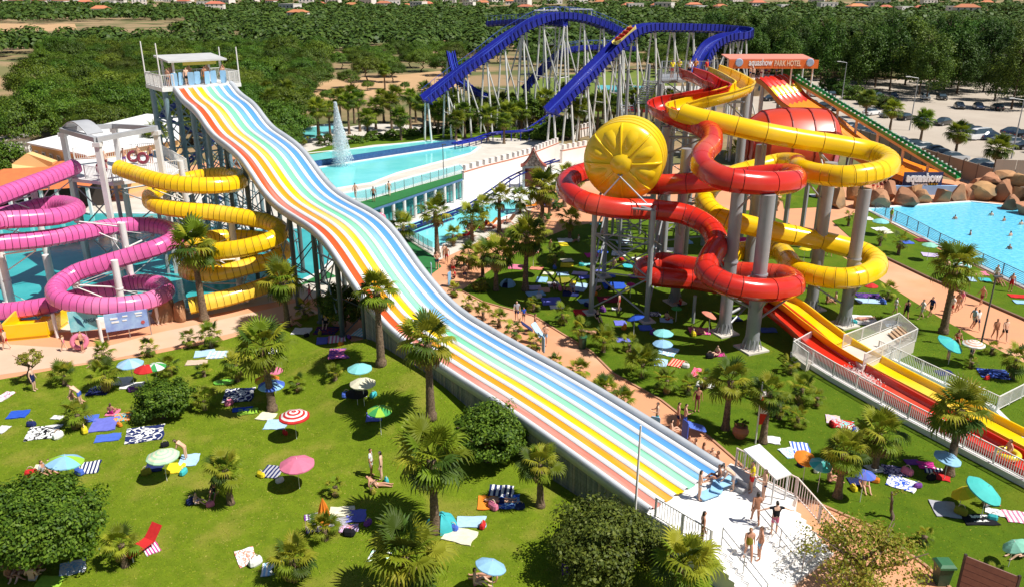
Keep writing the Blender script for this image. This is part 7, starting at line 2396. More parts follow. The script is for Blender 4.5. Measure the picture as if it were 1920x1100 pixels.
# folded parasol, tent, kite board, loungers, rings and mats
p = G(608, 972, .05); o = empty('folded_parasol', p); tag(o, 'orange folded parasol standing on the striped mat', 'parasol')
q = MB(); q.cyl((0, 0, 0), (0, 0, .5), .02, n=6); q.build('pole', M_rail, o, org=(0, 0, 0))
q = MB(); rg = [[Vector((r_*(1 if k % 2 else .62)*math.cos(2*PI*k/16), r_*(1 if k % 2 else .62)*math.sin(2*PI*k/16), z)) for k in range(16)] for r_, z in ((.30, .12), (.26, .5), (.16, .85), (.05, 1.1), (.01, 1.2))]; q.loft(rg, caps=True); q.build('canopy', pmat('orange'), o, org=(0, 0, 0))
def tent(px, py, wpx, c, label):
    p = G(px, py, .05); depth = p.y*_c+(CAM_H)*_s; r_ = wpx/2*depth/CAM_F
    o = empty('beach_tent', p); tag(o, label, 'tent')
    for k in range(8):
        q = MB(); rg = []
        for i in range(6):
            e = i/5*PI/2
            rg.append([Vector((r_*math.cos(e)*math.cos(a), r_*math.cos(e)*math.sin(a), r_*.85*math.sin(e)*(1-.0*abs(t)))) for t, a in [(t, (k+t)*PI/4) for t in (0, .25, .5, .75, 1)]])
            rg[-1] = [v*(1-.05*math.sin(PI*j/4)) for j, v in enumerate(rg[-1])]
        if k == 5: continue
        q.loft(rg, closed=False); q.build('panel', pmat(c), o, True, org=(0, 0, 0))
    q = MB(); q.cyl((0, 0, .0), (0, 0, .01), r_*.95, n=16); q.build('floor', cloth('navy'), o, org=(0, 0, 0))
tent(828, 985, 60, 'teal', 'teal pop-up beach tent behind the tall palm trunk')
tent(952, 535, 30, 'sky blue', 'sky blue domed tent at the corner of the shaded lawn')
p = G(420, 716, .09); q = MB(); rg = [[Vector((x, -w_, 0)), Vector((x, -w_, .06)), Vector((x, w_, .06)), Vector((x, w_, 0))] for x, w_ in ((-.65, .1), (-.5, .3), (0, .36), (.5, .32), (.62, .22))]; q.loft(rg, caps=True)
o = q.build('body_board', mat('board_green', (.10, .55, .06), .4, (.3, .65, .1), 2)); o.location = p; o.rotation_euler = (0, 0, .2); tag(o, 'bright green kite board lying at the foot of a young palm', 'body board')
def lounger(p, rz, c, label, group=None):
    o = empty('sun_lounger', p, rz); tag(o, label, 'lounger', group)
    q = MB(); q.box((-.3, 0, .32), (1.3, .62, .06)); q.build('seat', cloth(c), o, org=(0, 0, 0))
    q = MB(); M_ = Matrix.Rotation(-.8, 3, 'Y'); q.box((.62, 0, .58), (.8, .62, .06), M=M_); q.build('backrest', cloth(c), o, org=(0, 0, 0))
    for x in (-.8, .25):
        for y in (-.27, .27):
            q = MB(); q.bar((x, y, 0), (x, y, .3), .04, .04); q.build('leg', M_rail, o, org=(0, 0, 0))
lounger(G(270, 1030, .05), 1.1, 'red', 'red reclining lounger on a striped towel beside the low palm')
for px, py, c, lb in ((872, 446, 'red', 'beside the pool palm'), (883, 438, 'lime', 'between two red ones'), (902, 430, 'red', 'behind the second pool palm'), (918, 424, 'orange', 'next to the red pair'), (930, 428, 'salmon', 'in the palm shade'), (998, 390, 'orange', 'at the far pool end'), (1022, 388, 'royal blue', 'on the sandy path end'), (1036, 386, 'white', 'beside the blue one on the path end'), (952, 418, 'brown', 'in deep palm shade')):
    lounger(G(px, py), rnd.uniform(.2, .7), c, c+' poolside lounger '+lb)
def swim_ring(p, c, label, rot=(0, 0, 0), R0=.42, r0=.16, tagit=True):
    q = MB(); n, m_ = 22, 10
    rg = [[Vector(((R0+r0*math.cos(2*PI*j/m_))*math.cos(2*PI*i/n), (R0+r0*math.cos(2*PI*j/m_))*math.sin(2*PI*i/n), r0*math.sin(2*PI*j/m_))) for j in range(m_)] for i in range(n+1)]
    q.loft(rg)
    o = q.build('swim_ring', mat('vinyl_'+c, COL[c], .25, tuple(k*.85 for k in COL[c]), 2, coat=.4), None, True)
    o.location = p; o.rotation_euler = rot
    tag(o, label, 'swim ring')
swim_ring(G(152, 655)+Vector((0, 0, .65)), 'pink', 'pink swim ring carried on the left path', (1.35, 0, .5), .45, .18)
swim_ring(G(713, 410, 3.4), 'pink', 'pink swim ring held above the green bridge deck', (1.3, 0, .2))
swim_ring(G(1890, 850, .62), 'yellow', 'yellow swim ring sliding down the red run-out flume', (0, 0, 0), .5, .17)
for px, py, lb in ((190, 316, 'maroon swim ring at the post of the slide deck'), (250, 294, 'maroon swim ring carried along the slide deck rail'), (268, 297, 'maroon swim ring at the far end of the slide deck')):
    p = G(px, py, DY+.7); swim_ring(p, 'maroon', lb, (1.4, 0, rnd.uniform(-.4, .4)), .42, .16)
mq = MB(); rg = [[Vector((x, -w_, 0)), Vector((x, -w_, .05)), Vector((x, w_, .05)), Vector((x, w_, 0))] for x, w_ in ((-.6, .22), (-.52, .28), (.45, .28), (.6, .2))]; mq.loft(rg, caps=True); MATM = mq.mesh('slide_mat', cloth('sky blue'))
def slide_mat(p, rot, label, c='sky blue'):
    tag(link('slide_mat', MATM, None, p, rot, 1, [mat('mat_'+c.replace(' ', '_'), COL[c], .5, tuple(k*.85 for k in COL[c]), 3)]), label, 'slide mat', 'slide mats')
# --- people
def skin_mesh(J, E, Rd, root):
    names = list(J)
    ix = {n_: i for i, n_ in enumerate(names)}
    me = bpy.data.meshes.new('skeleton')
    me.from_pydata([J[n_] for n_ in names], [(ix[a], ix[b_]) for a, b_ in E], [])
    ob = bpy.data.objects.new('skeleton', me); col.objects.link(ob)
    ob.modifiers.new('Skin', 'SKIN'); sb = ob.modifiers.new('Sub', 'SUBSURF'); sb.levels = 1
    for n_ in names:
        d = me.skin_vertices[0].data[ix[n_]]
        r_ = Rd[n_]; d.radius = r_ if isinstance(r_, tuple) else (r_, r_); d.use_root = (n_ == root)
    bpy.context.view_layer.update()
    out = bpy.data.meshes.new_from_object(ob.evaluated_get(bpy.context.evaluated_depsgraph_get()))
    bpy.data.objects.remove(ob, do_unlink=True)
    out.polygons.foreach_set('use_smooth', [True]*len(out.polygons))
    return out
def pose(kind):
    J = {'pel': (0, 0, .93), 'spn': (0, 0, 1.13), 'che': (0, 0, 1.33), 'nek': (0, 0, 1.47), 'hd0': (0, -.01, 1.54), 'hd1': (0, -.015, 1.62), 'hd2': (0, 0, 1.70), 'nos': (0, -.115, 1.60)}
    arm = {'sh': (.17, 0, 1.40), 'el': (.25, .03, 1.14), 'wr': (.27, -.04, .91), 'pa': (.275, -.055, .84)}
    leg = {'hi': (.09, 0, .89), 'kn': (.10, -.02, .49), 'an': (.10, .02, .09), 'to': (.12, -.14, .03)}
    A = {1: dict(arm), -1: dict(arm)}; Lg = {1: dict(leg), -1: dict(leg)}
    if kind == 'walk':
        Lg[1].update(kn=(.10, -.16, .50), an=(.10, -.22, .11), to=(.11, -.37, .08)); Lg[-1].update(kn=(.10, .06, .50), an=(.10, .26, .14), to=(.11, .13, .04))
        A[1].update(el=(.23, .12, 1.16), wr=(.25, .12, .92), pa=(.25, .10, .85)); A[-1].update(el=(.23, -.08, 1.15), wr=(.24, -.24, .98), pa=(.24, -.29, .93))
    if kind == 'carry':
        for s_ in (1, -1): A[s_].update(el=(.25, -.06, 1.15), wr=(.16, -.28, 1.16), pa=(.13, -.34, 1.18))
    if kind == 'spread':
        for s_ in (1, -1): A[s_].update(el=(.42, 0, 1.34), wr=(.62, -.06, 1.22), pa=(.69, -.08, 1.20))
    if kind in ('sit', 'recline'):
        up = -.78
        for k in J: J[k] = (J[k][0], J[k][1], J[k][2]+up)
        for s_ in (1, -1):
            A[s_] = {k: (v[0], v[1], v[2]+up) for k, v in A[s_].items()}
            A[s_].update(el=(.27, .02, .40), wr=(.22, -.18, .26), pa=(.21, -.25, .24))
            Lg[s_] = {'hi': (.09, -.02, .12), 'kn': (.14, -.36, .34), 'an': (.13, -.66, .07), 'to': (.14, -.80, .07)}
        if kind == 'recline':
            for k in J:
                z = J[k][2]-.15
                if z > 0: J[k] = (J[k][0], J[k][1]+z*.75, .15+z*.66)
            for s_ in (1, -1):
                for k in A[s_]:
                    z = A[s_][k][2]-.15
                    A[s_][k] = (A[s_][k][0], A[s_][k][1]+max(0, z)*.75, .15+z*.66)
                A[s_].update(el=(.29, .36, .26), wr=(.30, .30, .07), pa=(.30, .24, .04))
                Lg[s_].update(kn=(.11, -.44, .16), an=(.11, -.84, .08), to=(.13, -.92, .14))
    if kind == 'bend':
        for k in J:
            z = J[k][2]-.93
            if z > 0: J[k] = (J[k][0], J[k][1]-z*.80, .93+z*.55)
        for s_ in (1, -1):
            for k in A[s_]:
                z = A[s_][k][2]-.93
                A[s_][k] = (A[s_][k][0], A[s_][k][1]-.36, .93+z*.55)
            A[s_].update(sh=(.17, -.37, 1.18), el=(.20, -.44, .93), wr=(.18, -.56, .72), pa=(.17, -.60, .66))
    if kind == 'lie':
        def f(v): return (v[0]*1.1, (v[2]-.9)*1.0, .13-v[1]*.6)
        J = {k: f(v) for k, v in J.items()}
        for s_ in (1, -1):
            A[s_] = {k: f(v) for k, v in A[s_].items()}; Lg[s_] = {k: f(v) for k, v in Lg[s_].items()}
            A[s_].update(el=(.34, .26, .09), wr=(.32, .03, .06), pa=(.32, -.04, .05))
    Rd = {'pel': (.15, .115), 'spn': (.125, .10), 'che': (.155, .115), 'nek': .055, 'hd0': (.07, .08), 'hd1': (.085, .10), 'hd2': (.06, .07), 'nos': .018}
    E = [('pel', 'spn'), ('spn', 'che'), ('che', 'nek'), ('nek', 'hd0'), ('hd0', 'hd1'), ('hd1', 'hd2'), ('hd1', 'nos')]
    JJ = dict(J)
    for s_ in (1, -1):
        t = 'L' if s_ > 0 else 'R'
        def mm(v): return (v[0]*s_, v[1], v[2])
        for k, r_ in (('sh', .058), ('el', .042), ('wr', .030), ('pa', (.034, .022))):
            JJ[k+t] = mm(A[s_][k]); Rd[k+t] = r_
        w0, p0 = Vector(mm(A[s_]['wr'])), Vector(mm(A[s_]['pa']))
        d = (p0-w0).normalized(); sdv = Vector((0, 1, 0)) if abs(d.y) < .8 else Vector((1, 0, 0))
        sdv = (sdv-d*sdv.dot(d)).normalized()
        for i, (o_, L_) in enumerate(((-.030, .075), (-.010, .088), (.010, .082), (.028, .066))):
            a = p0+d*.035+sdv*o_; b_ = a+d*L_*.9+d.cross(sdv)*.018*s_
            JJ['f%d%s' % (i, t)] = tuple(b_); Rd['f%d%s' % (i, t)] = .0085
            E.append(('pa'+t, 'f%d%s' % (i, t)))
        JJ['th'+t] = tuple(p0+d*.02-sdv*.065); Rd['th'+t] = .010; E.append(('pa'+t, 'th'+t))
        for k, r_ in (('hi', .085), ('kn', .060), ('an', .042), ('to', (.042, .028))):
            JJ[k+t] = mm(Lg[s_][k]); Rd[k+t] = r_
        E += [('che', 'sh'+t), ('sh'+t, 'el'+t), ('el'+t, 'wr'+t), ('wr'+t, 'pa'+t), ('pel', 'hi'+t), ('hi'+t, 'kn'+t), ('kn'+t, 'an'+t), ('an'+t, 'to'+t)]
    return JJ, E, Rd
SK_T = mat('skin', (.55, .30, .20), .55)
def garments(kind):
    J, E, Rd = pose(kind)
    me = skin_mesh(J, E, Rd, 'pel')
    me.materials.clear(); me.materials.append(SK_T)
    me.name = 'person_'+kind
    V = np.array([v.co[:] for v in me.vertices]); Nn = np.array([v.normal[:] for v in me.vertices])
    best = np.full(len(V), 1e9); bt_ = np.zeros(len(V)); bi = np.zeros(len(V), int)
    for i, (a, b_) in enumerate(E):
        A, B = np.array(J[a]), np.array(J[b_]); d = B-A
        t = np.clip(((V-A) @ d)/(d @ d), 0, 1)
        ds = np.linalg.norm(V-(A+t[:, None]*d), axis=1)
        ra, rb = [np.mean(Rd[k]) for k in (a, b_)]
        ds = ds/(ra+(rb-ra)*t)
        k = ds < best
        best[k] = ds[k]; bt_[k] = t[k]; bi[k] = i
    en = np.array([a[:2]+b_[:2] if a[:2] != 'hd' else 'head' for a, b_ in E], dtype=object)
    nm = en[bi]
    def sel(**kw):
        m_ = np.zeros(len(V), bool)
        for k, (lo, hi) in kw.items():
            m_ |= (nm == k) & (bt_ >= lo) & (bt_ <= hi)
        return m_
    H0, H1 = np.array(J['hd0']), np.array(J['hd2']); hu = (H1-H0)/np.linalg.norm(H1-H0)
    hf = np.array(J['nos'])-np.array(J['hd1']); hf /= np.linalg.norm(hf)
    hc = np.array(J['hd1'])
    isH = (nm == 'head') | (nm == 'nehd')
    a_, f_ = (V-hc) @ hu, (V-hc) @ hf
    S_ = {'hair': isH & ((a_ > .045) | (f_ < .0) & (a_ > -.07)),
          'longhair': isH & ((a_ > .045) | (f_ < .02)) | ((nm == 'nehd') | (nm == 'chne')) & (((V-hc) @ hf) < -.01),
          'shorts': sel(pehi=(0, 1), hikn=(0, .68)) | ((nm == 'pesp') & (bt_ < .35)),
          'briefs': sel(pehi=(0, 1), hikn=(0, .16)) | ((nm == 'pesp') & (bt_ < .22)),
          'shirt': sel(pesp=(.1, 1), spch=(0, 1), chsh=(0, 1), shel=(0, .55), chne=(0, .5)),
          'top': sel(spch=(.45, 1)) | ((nm == 'chsh') & (bt_ < .25)),
          'swimsuit': sel(pesp=(0, 1), spch=(0, 1), pehi=(0, 1), hikn=(0, .12)) | ((nm == 'chsh') & (bt_ < .2)),
          'dress': sel(pesp=(0, 1), spch=(0, 1), pehi=(0, 1), hikn=(0, .62), chsh=(0, .6))}
    out = {'body': me}
    F = [tuple(p.vertices) for p in me.polygons]
    for g, m_ in S_.items():
        fs = [f for f in F if all(m_[i] for i in f)]
        if not fs: continue
        ids = sorted(set(i for f in fs for i in f)); mp = {i: k for k, i in enumerate(ids)}
        off = .022 if 'hair' in g else .012
        g_ = bpy.data.meshes.new(g)
        g_.from_pydata([tuple(V[i]+Nn[i]*off) for i in ids], [], [tuple(mp[i] for i in f) for f in fs])
        g_.materials.append(SK_T); g_.polygons.foreach_set('use_smooth', [True]*len(fs)); g_.update()
        out[g] = g_
    return out
GAR = {k: garments(k) for k in ('stand', 'walk', 'carry', 'spread', 'sit', 'recline', 'bend', 'lie')}
SKIN = [mat('skin_%d' % i, c, .5, tuple(k*.9 for k in c), 8, spec=.3) for i, c in enumerate(((.66, .38, .26), (.56, .29, .19), (.72, .46, .33), (.42, .20, .12)))]
HAIR = {'dark': mat('hair_dark', (.02, .014, .01), .5), 'brown': mat('hair_brown', (.09, .045, .02), .5), 'fair': mat('hair_fair', (.38, .22, .08), .5)}
GN = {'shorts': 'shorts', 'briefs': 'swim briefs', 'shirt': 'shirt', 'top': 'bikini top', 'swimsuit': 'swimsuit', 'dress': 'dress'}
PZN = {'stand': 'standing', 'walk': 'walking', 'carry': 'holding something', 'spread': 'arms spread', 'sit': 'sitting', 'recline': 'leaning back', 'bend': 'bending forward', 'lie': 'lying down'}
PN = [0]
def person(p, kind, rz, wear, where, sc=1.0, hair='dark', long_=False, skin=None, group='visitors of the park'):
    i = PN[0]; PN[0] += 1
    g = GAR[kind]
    o = link('person', g['body'], None, p, rz, sc, [SKIN[(i*7) % 4] if skin is None else SKIN[skin]])
    link('hair', g['longhair' if long_ else 'hair'], o, mats=[HAIR[hair]])
    ws = []
    for k, c in wear:
        if k in g:
            link({'top': 'bikini_top', 'briefs': 'swim_briefs'}.get(k, k), g[k], o, mats=[cloth(c)])
            ws.append(c+' '+GN[k])
    if len(wear) == 2 and wear[0][0] == 'top' and wear[1][0] == 'briefs':
        ws = [wear[0][1]+' bikini'] if wear[0][1] == wear[1][1] else [wear[0][1]+' and '+wear[1][1]+' bikini']
    lb = '%s in %s %s %s' % ('child' if sc < .8 else 'person', ' and '.join(ws), PZN[kind], where)
    if len(lb.split()) > 16:
        lb = lb.replace(' '+PZN[kind], '')
    tag(o, uniq(lb, Vector(p)), 'person', group)
    return o
def PG(px, py, *a, z=.055, **k):
    return person(GL(px, py, .055) if z == .055 else G(px, py, z), *a, **k)
def lz(px, py):
    """height of the landing or step under a foot seen at this pixel"""
    z = 1.6
    for _ in range(14):
        q = G(px, py, z)-SA; s_ = q.dot(SD)
        if s_ > -3.7: return 1.6 if z >= 1.599 else z
        n_ = math.ceil((-3.7-s_)/.3)
        z2 = max(0.02, 1.6-.178*n_)
        if abs(z2-z) < .01: return z2
        z = z2
    return z
def PLd_(px, py, *a, **k):
    return person(G(px, py, lz(px, py)+.005), *a, **k)
F0, FB, FL, FR_ = 0, PI, -PI/2, PI/2    # facing camera, away, left, right
# landing platform
PLd_(1310, 936, 'carry', FR_, [('top', 'white'), ('briefs', 'white')], 'at the end of the mint lane on the landing', .95, 'dark', True)
PLd_(1348, 900, 'sit', FL, [('shorts', 'royal blue')], 'on a mat where the blue lane ends')
PLd_(1373, 918, 'bend', FL, [('shorts', 'grey')], 'over the rider at the end of the blue lane')
PLd_(1407, 922, 'carry', FL, [('shirt', 'yellow'), ('shorts', 'red')], 'as lifeguard on the grey steps', 1.02)
PLd_(1430, 937, 'carry', FL, [('top', 'black'), ('briefs', 'navy')], 'by the blush railing of the landing', 1, 'brown', True)
PLd_(1415, 982, 'walk', FB, [('top', 'black'), ('briefs', 'black')], 'across the white landing', 1, 'dark', True)
PLd_(1450, 1002, 'spread', FB, [('shirt', 'black'), ('shorts', 'pink')], 'on the landing steps', 1.05)
PLd_(1401, 1050, 'walk', F0, [('swimsuit', 'olive')], 'down the landing steps', 1, 'fair', True)
PLd_(1422, 1048, 'stand', FL, [('shorts', 'sky blue')], 'beside the fair haired woman on the landing steps', 1.02, 'brown', False, 1)
PLd_(1315, 1018, 'stand', FR_, [('top', 'pink'), ('briefs', 'peach')], 'at the palm side of the landing', .98, 'dark', True)
slide_mat(G(1330, 925, 1.75), (.1, 0, .5), 'sky blue slide mat on the landing below the mint lane')
slide_mat(G(1362, 902, 2.0), (.15, .1, .6), 'sky blue slide mat handed over at the end of the blue lane')
slide_mat(G(1345, 912, 1.8), (.1, .1, 1.2), 'sky blue slide mat crossing the other two on the landing')
for a, t, s_ in ((3.2, .35, 2.2), (2.0, .4, 1.6), (1.2, .5, 1.0)):
    pass
# salmon path beside the slide
PG(1258, 812, 'sit', FR_, [('top', 'white'), ('briefs', 'red')], 'on the salmon path by the planter', .95, 'dark', True)
PG(1270, 803, 'stand', FR_, [('shorts', 'navy')], 'with the mat group on the salmon path')
PG(1283, 806, 'carry', FR_, [('shorts', 'blue')], 'with the mat group on the salmon path', 1.0)
PG(1306, 772, 'stand', F0, [('swimsuit', 'maroon')], 'on the lawn behind the mat group', 1, 'dark', True)
slide_mat(G(1284, 805, .9), (0, PI/2, .4), 'blue slide mat held upright by the group on the path', 'royal blue')
slide_mat(G(1306, 800, .6), (.3, .4, .2), 'blue slide mat carried low by the group on the path', 'blue')
slide_mat(G(1228, 798, .75), (0, PI/2, 1.2), 'sky blue slide mat standing on edge on the salmon path')
PG(1231, 803, 'carry', FL, [('shorts', 'teal')], 'behind the upright sky blue mat')
for i, (px, py) in enumerate(((1291, 842), (1303, 848), (1318, 856), (1334, 866), (1345, 872))):
    PG(px, py, 'sit', (F0, FL, FR_)[i % 3], [('briefs', ('maroon', 'black', 'navy', 'red', 'purple')[i]), ('top', ('maroon', 'black', 'white', 'pink', 'purple')[i])], 'on the low wall along the blue lane', .95, 'brown', True)
PG(1022, 648, 'carry', F0, [('shorts', 'sky blue')], 'carrying a mat down the salmon path', 1)
slide_mat(G(1018, 645, .95), (0, PI/2, .3), 'sky blue slide mat carried down the salmon path beside the young palms', 'sky blue')
PG(1003, 628, 'carry', FR_, [('shorts', 'green')], 'carrying a long mat on the salmon path', 1)
slide_mat(G(1007, 618, 1.1), (.2, .9, -.5), 'light blue slide mat slanting behind the walker in green shorts', 'light blue')
PG(969, 603, 'walk', F0, [('shirt', 'grey'), ('shorts', 'navy')], 'at the path bend', 1)
PG(982, 604, 'walk', F0, [('shirt', 'royal blue'), ('shorts', 'black')], 'next to the grey shirted adult', .72)
slide_mat(G(988, 612, .35), (.2, .7, .3), 'navy slide mat dropped at the path bend', 'navy')
PG(820, 505, 'carry', F0, [('shorts', 'navy')], 'at the pool path with an upright mat', 1)
slide_mat(G(808, 505, .75), (0, PI/2, .2), 'light blue slide mat held upright near the green bank', 'light blue')
PG(838, 495, 'walk', F0, [('shorts', 'red')], 'at the start of the pool path', 1)
PG(833, 490, 'walk', F0, [('briefs', 'black'), ('top', 'black')], 'at the start of the pool path', .98, 'dark', True)
PG(850, 518, 'carry', F0, [('shorts', 'red')], 'with a mat on the pool path', 1)
slide_mat(G(842, 522, .75), (0, PI/2, -.4), 'sky blue slide mat held upright on the pool path', 'sky blue')
PG(853, 523, 'sit', FL, [('shirt', 'red'), ('shorts', 'black')], 'beside the upright mats', 1)
PG(872, 530, 'walk', FB, [('shorts', 'navy')], 'towards the blue domed tent', 1)
# left lawn and left path
PG(66, 733, 'stand', FR_, [('dress', 'navy')], 'under the spindly young tree', 1, 'brown', True)
PG(137, 757, 'sit', FR_, [('swimsuit', 'lilac')], 'on the grass by the low palm', 1, 'brown', True)
PG(153, 760, 'bend', FL, [('shorts', 'blue')], 'over the person on the grass', 1.02, 'brown', False, 2)
PG(210, 778, 'sit', FB, [('swimsuit', 'magenta')], 'on the small pink towel', .85, 'brown', True)
PG(122, 658, 'walk', FL, [('swimsuit', 'pink')], 'on the left path', .72, 'fair', True)
PG(156, 660, 'carry', FR_, [('shorts', 'black')], 'behind the pink swim ring', .95)
PG(183, 690, 'sit', FL, [('swimsuit', 'violet blue')], 'at the edge of the left path', .9, 'dark', True)
PG(8, 642, 'stand', FR_, [('swimsuit', 'red')], 'at the end of the yellow catch trough', .95, 'dark', True)
PG(14, 655, 'walk', FL, [('shorts', 'red')], 'on the path below the yellow catch trough', .9)
PG(82, 892, 'sit', FR_, [('shirt', 'grey'), ('shorts', 'beige')], 'beside the lime and sky parasol', 1, 'brown', True)
PG(96, 886, 'sit', F0, [('shorts', 'red')], 'in the shade of the lime and sky parasol', .9)
PG(350, 862, 'bend', FL, [('swimsuit', 'peach')], 'over the yellow towel', .9, 'brown', True, 2)
PG(368, 946, 'sit', FR_, [('dress', 'lilac')], 'wrapped in a towel in the palm shade', .75)
PG(405, 928, 'sit', F0, [('shorts', 'green'), ('shirt', 'black')], 'in the palm shade', .9, 'dark', False, 3)
PG(419, 922, 'sit', FL, [('shirt', 'red'), ('shorts', 'red')], 'against the short thick palm', .9)
PG(697, 894, 'stand', FR_, [('shirt', 'white'), ('shorts', 'white')], 'next to a taller person on the left lawn', 1)
PG(716, 899, 'stand', FL, [('top', 'red'), ('briefs', 'black')], 'holding a striped cloth on the left lawn', 1, 'dark', True)
PG(706, 913, 'recline', FR_, [('top', 'white'), ('briefs', 'white')], 'on the grass under the tall palm', .95, 'dark', True)
PG(696, 925, 'bend', FR_, [('shorts', 'lime')], 'next to the reclining person', .6)
PG(20, 1085, 'sit', FR_, [('top', 'maroon'), ('briefs', 'maroon')], 'under the round dense left tree', 1, 'brown', True)
PG(42, 1075, 'sit', F0, [('shorts', 'orange')], 'under the round dense left tree', 1)
PG(62, 1092, 'sit', FB, [('shorts', 'grey')], 'under the round dense left tree', 1, 'brown', False, 2)
PG(8, 1068, 'sit', FL, [('top', 'navy'), ('briefs', 'navy')], 'under the round dense left tree', 1, 'dark', True)
PG(75, 1072, 'sit', FL, [('shorts', 'red')], 'under the round dense left tree', .85)
PG(890, 1098, 'sit', FR_, [('briefs', 'pink')], 'in the shade of the tilted sky blue parasol', 1, 'brown', True)
PG(917, 1085, 'recline', FL, [('top', 'white'), ('briefs', 'purple')], 'under the tilted sky blue parasol', 1)
PG(937, 943, 'lie', FR_, [('shorts', 'navy')], 'on the printed blanket by the stout palm', 1)
PG(582, 566, 'walk', FL, [('dress', 'pink')], 'at the tip of the paved corner', .9, 'brown', True)
PG(612, 612, 'sit', F0, [('shirt', 'black'), ('shorts', 'black')], 'under the bright green leafy tree', 1)
PG(548, 612, 'sit', FR_, [('top', 'red'), ('briefs', 'red')], 'at the foot of the path-edge palm', .95, 'dark', True)
# tower lawn in shade
for i, (px, py, k, w_) in enumerate(((1160, 585, 'stand', [('swimsuit', 'red')]), (1032, 478, 'stand', [('briefs', 'peach'), ('top', 'peach')]), (1120, 600, 'sit', [('shirt', 'black'), ('shorts', 'black')]), (1058, 548, 'sit', [('shorts', 'navy')]), (1072, 545, 'sit', [('shirt', 'lilac'), ('shorts', 'grey')]), (1040, 540, 'lie', [('shorts', 'maroon')]), (1150, 500, 'sit', [('top', 'magenta'), ('briefs', 'magenta')]), (1275, 575, 'sit', [('shirt', 'red'), ('shorts', 'navy')]), (1118, 545, 'lie', [('top', 'white'), ('briefs', 'white')]), (1085, 455, 'sit', [('shirt', 'white'), ('shorts', 'grey')]), (1130, 440, 'sit', [('swimsuit', 'pink')]), (1105, 625, 'lie', [('briefs', 'orange')]), (1250, 602, 'sit', [('shorts', 'red')]), (1190, 510, 'walk', [('shorts', 'teal')]), (1345, 668, 'sit', [('swimsuit', 'magenta')]), (1310, 622, 'lie', [('briefs', 'yellow')]))):
    PG(px, py, k, rnd.uniform(0, 6.2), w_, 'in the shade of the drum and tower slides', rnd.uniform(.9, 1.02), ('dark', 'brown')[i % 2], i % 2 == 0)
# wide path and right lawn
for px, py, k, rz, w_, wh, sc in ((1677, 590, 'walk', FR_, [('shirt', 'white'), ('shorts', 'grey')], 'across the lawn below the yellow loop', .85), (1697, 600, 'walk', FB, [('dress', 'black')], 'on the lawn towards the wide path', 1), (1726, 600, 'walk', FL, [('shirt', 'white'), ('shorts', 'white')], 'on the edge of the wide path', 1), (1743, 595, 'walk', FL, [('shirt', 'navy'), ('shorts', 'black')], 'beside the white dressed walker', 1), (1782, 592, 'walk', FR_, [('shirt', 'white'), ('shorts', 'red')], 'on the wide path behind the palm trunk', 1), (1793, 586, 'walk', FL, [('dress', 'peach')], 'on the wide path behind the palm trunk', 1), (1800, 580, 'walk', FL, [('shirt', 'pink'), ('shorts', 'grey')], 'on the wide path behind the palm trunk', .95), (1822, 616, 'walk', FR_, [('shirt', 'light blue'), ('shorts', 'white')], 'by the slim grey lamp post', 1), (1829, 620, 'walk', F0, [('shirt', 'white'), ('shorts', 'navy')], 'by the slim grey lamp post', 1), (1863, 637, 'walk', F0, [('top', 'pink'), ('briefs', 'pink')], 'down the wide path', .98), (1880, 640, 'walk', F0, [('shorts', 'black')], 'down the wide path beside the pink bikini', 1.05), (1838, 574, 'walk', FL, [('shorts', 'maroon')], 'on the wide path by the kerb', 1), (1776, 676, 'stand', FR_, [('shirt', 'black'), ('shorts', 'grey')], 'in the shade of the teal parasol', 1), (1795, 640, 'sit', F0, [('swimsuit', 'red')], 'behind the teal parasol', 1), (1819, 678, 'stand', FL, [('shirt', 'grey'), ('shorts', 'navy')], 'under the peach ringed parasol', 1), (1893, 548, 'stand', F0, [('dress', 'red')], 'by the wave pool fence', 1), (1865, 532, 'stand', FL, [('shirt', 'white'), ('shorts', 'grey')], 'by the wave pool fence', 1), (1872, 534, 'sit', F0, [('shorts', 'peach')], 'by the wave pool fence', 1), (1775, 504, 'sit', F0, [('swimsuit', 'pink')], 'behind the tall palm on the pool lawn', .95), (1554, 482, 'walk', F0, [('shorts', 'maroon')], 'between the columns of the yellow slide', 1), (1669, 420, 'stand', FR_, [('shirt', 'lime'), ('shorts', 'grey')], 'as lifeguard at the corner of the wave pool', 1.05), (1550, 570, 'sit', FR_, [('top', 'peach'), ('briefs', 'peach')], 'in the shade between the grey columns', 1), (1566, 567, 'sit', FL, [('shorts', 'black')], 'in the shade between the grey columns', 1), (1620, 600, 'lie', FR_, [('top', 'pink'), ('briefs', 'pink')], 'on the white towel by the long deck', 1), (1618, 915, 'sit', F0, [('top', 'pink'), ('briefs', 'white')], 'under the blue panelled parasol', .95), (1845, 950, 'sit', FR_, [('shorts', 'grey')], 'in the shade of the turquoise tilted parasol', 1), (1915, 1045, 'sit', FL, [('shirt', 'navy'), ('shorts', 'navy')], 'behind the mint parasol', 1), (1553, 905, 'sit', FR_, [('top', 'white'), ('briefs', 'navy')], 'under the turquoise parasol by the palm', 1)):
    PG(px, py, k, rz+rnd.uniform(-.3, .3), w_, wh, sc, rnd.choice(('dark', 'brown', 'dark')), k == 'sit' or 'dress' in dict(w_))
person(G(1890, 850, .66), 'sit', FL, [('top', 'black'), ('briefs', 'black')], 'in a yellow ring in the red run-out flume', 1, 'dark', True)
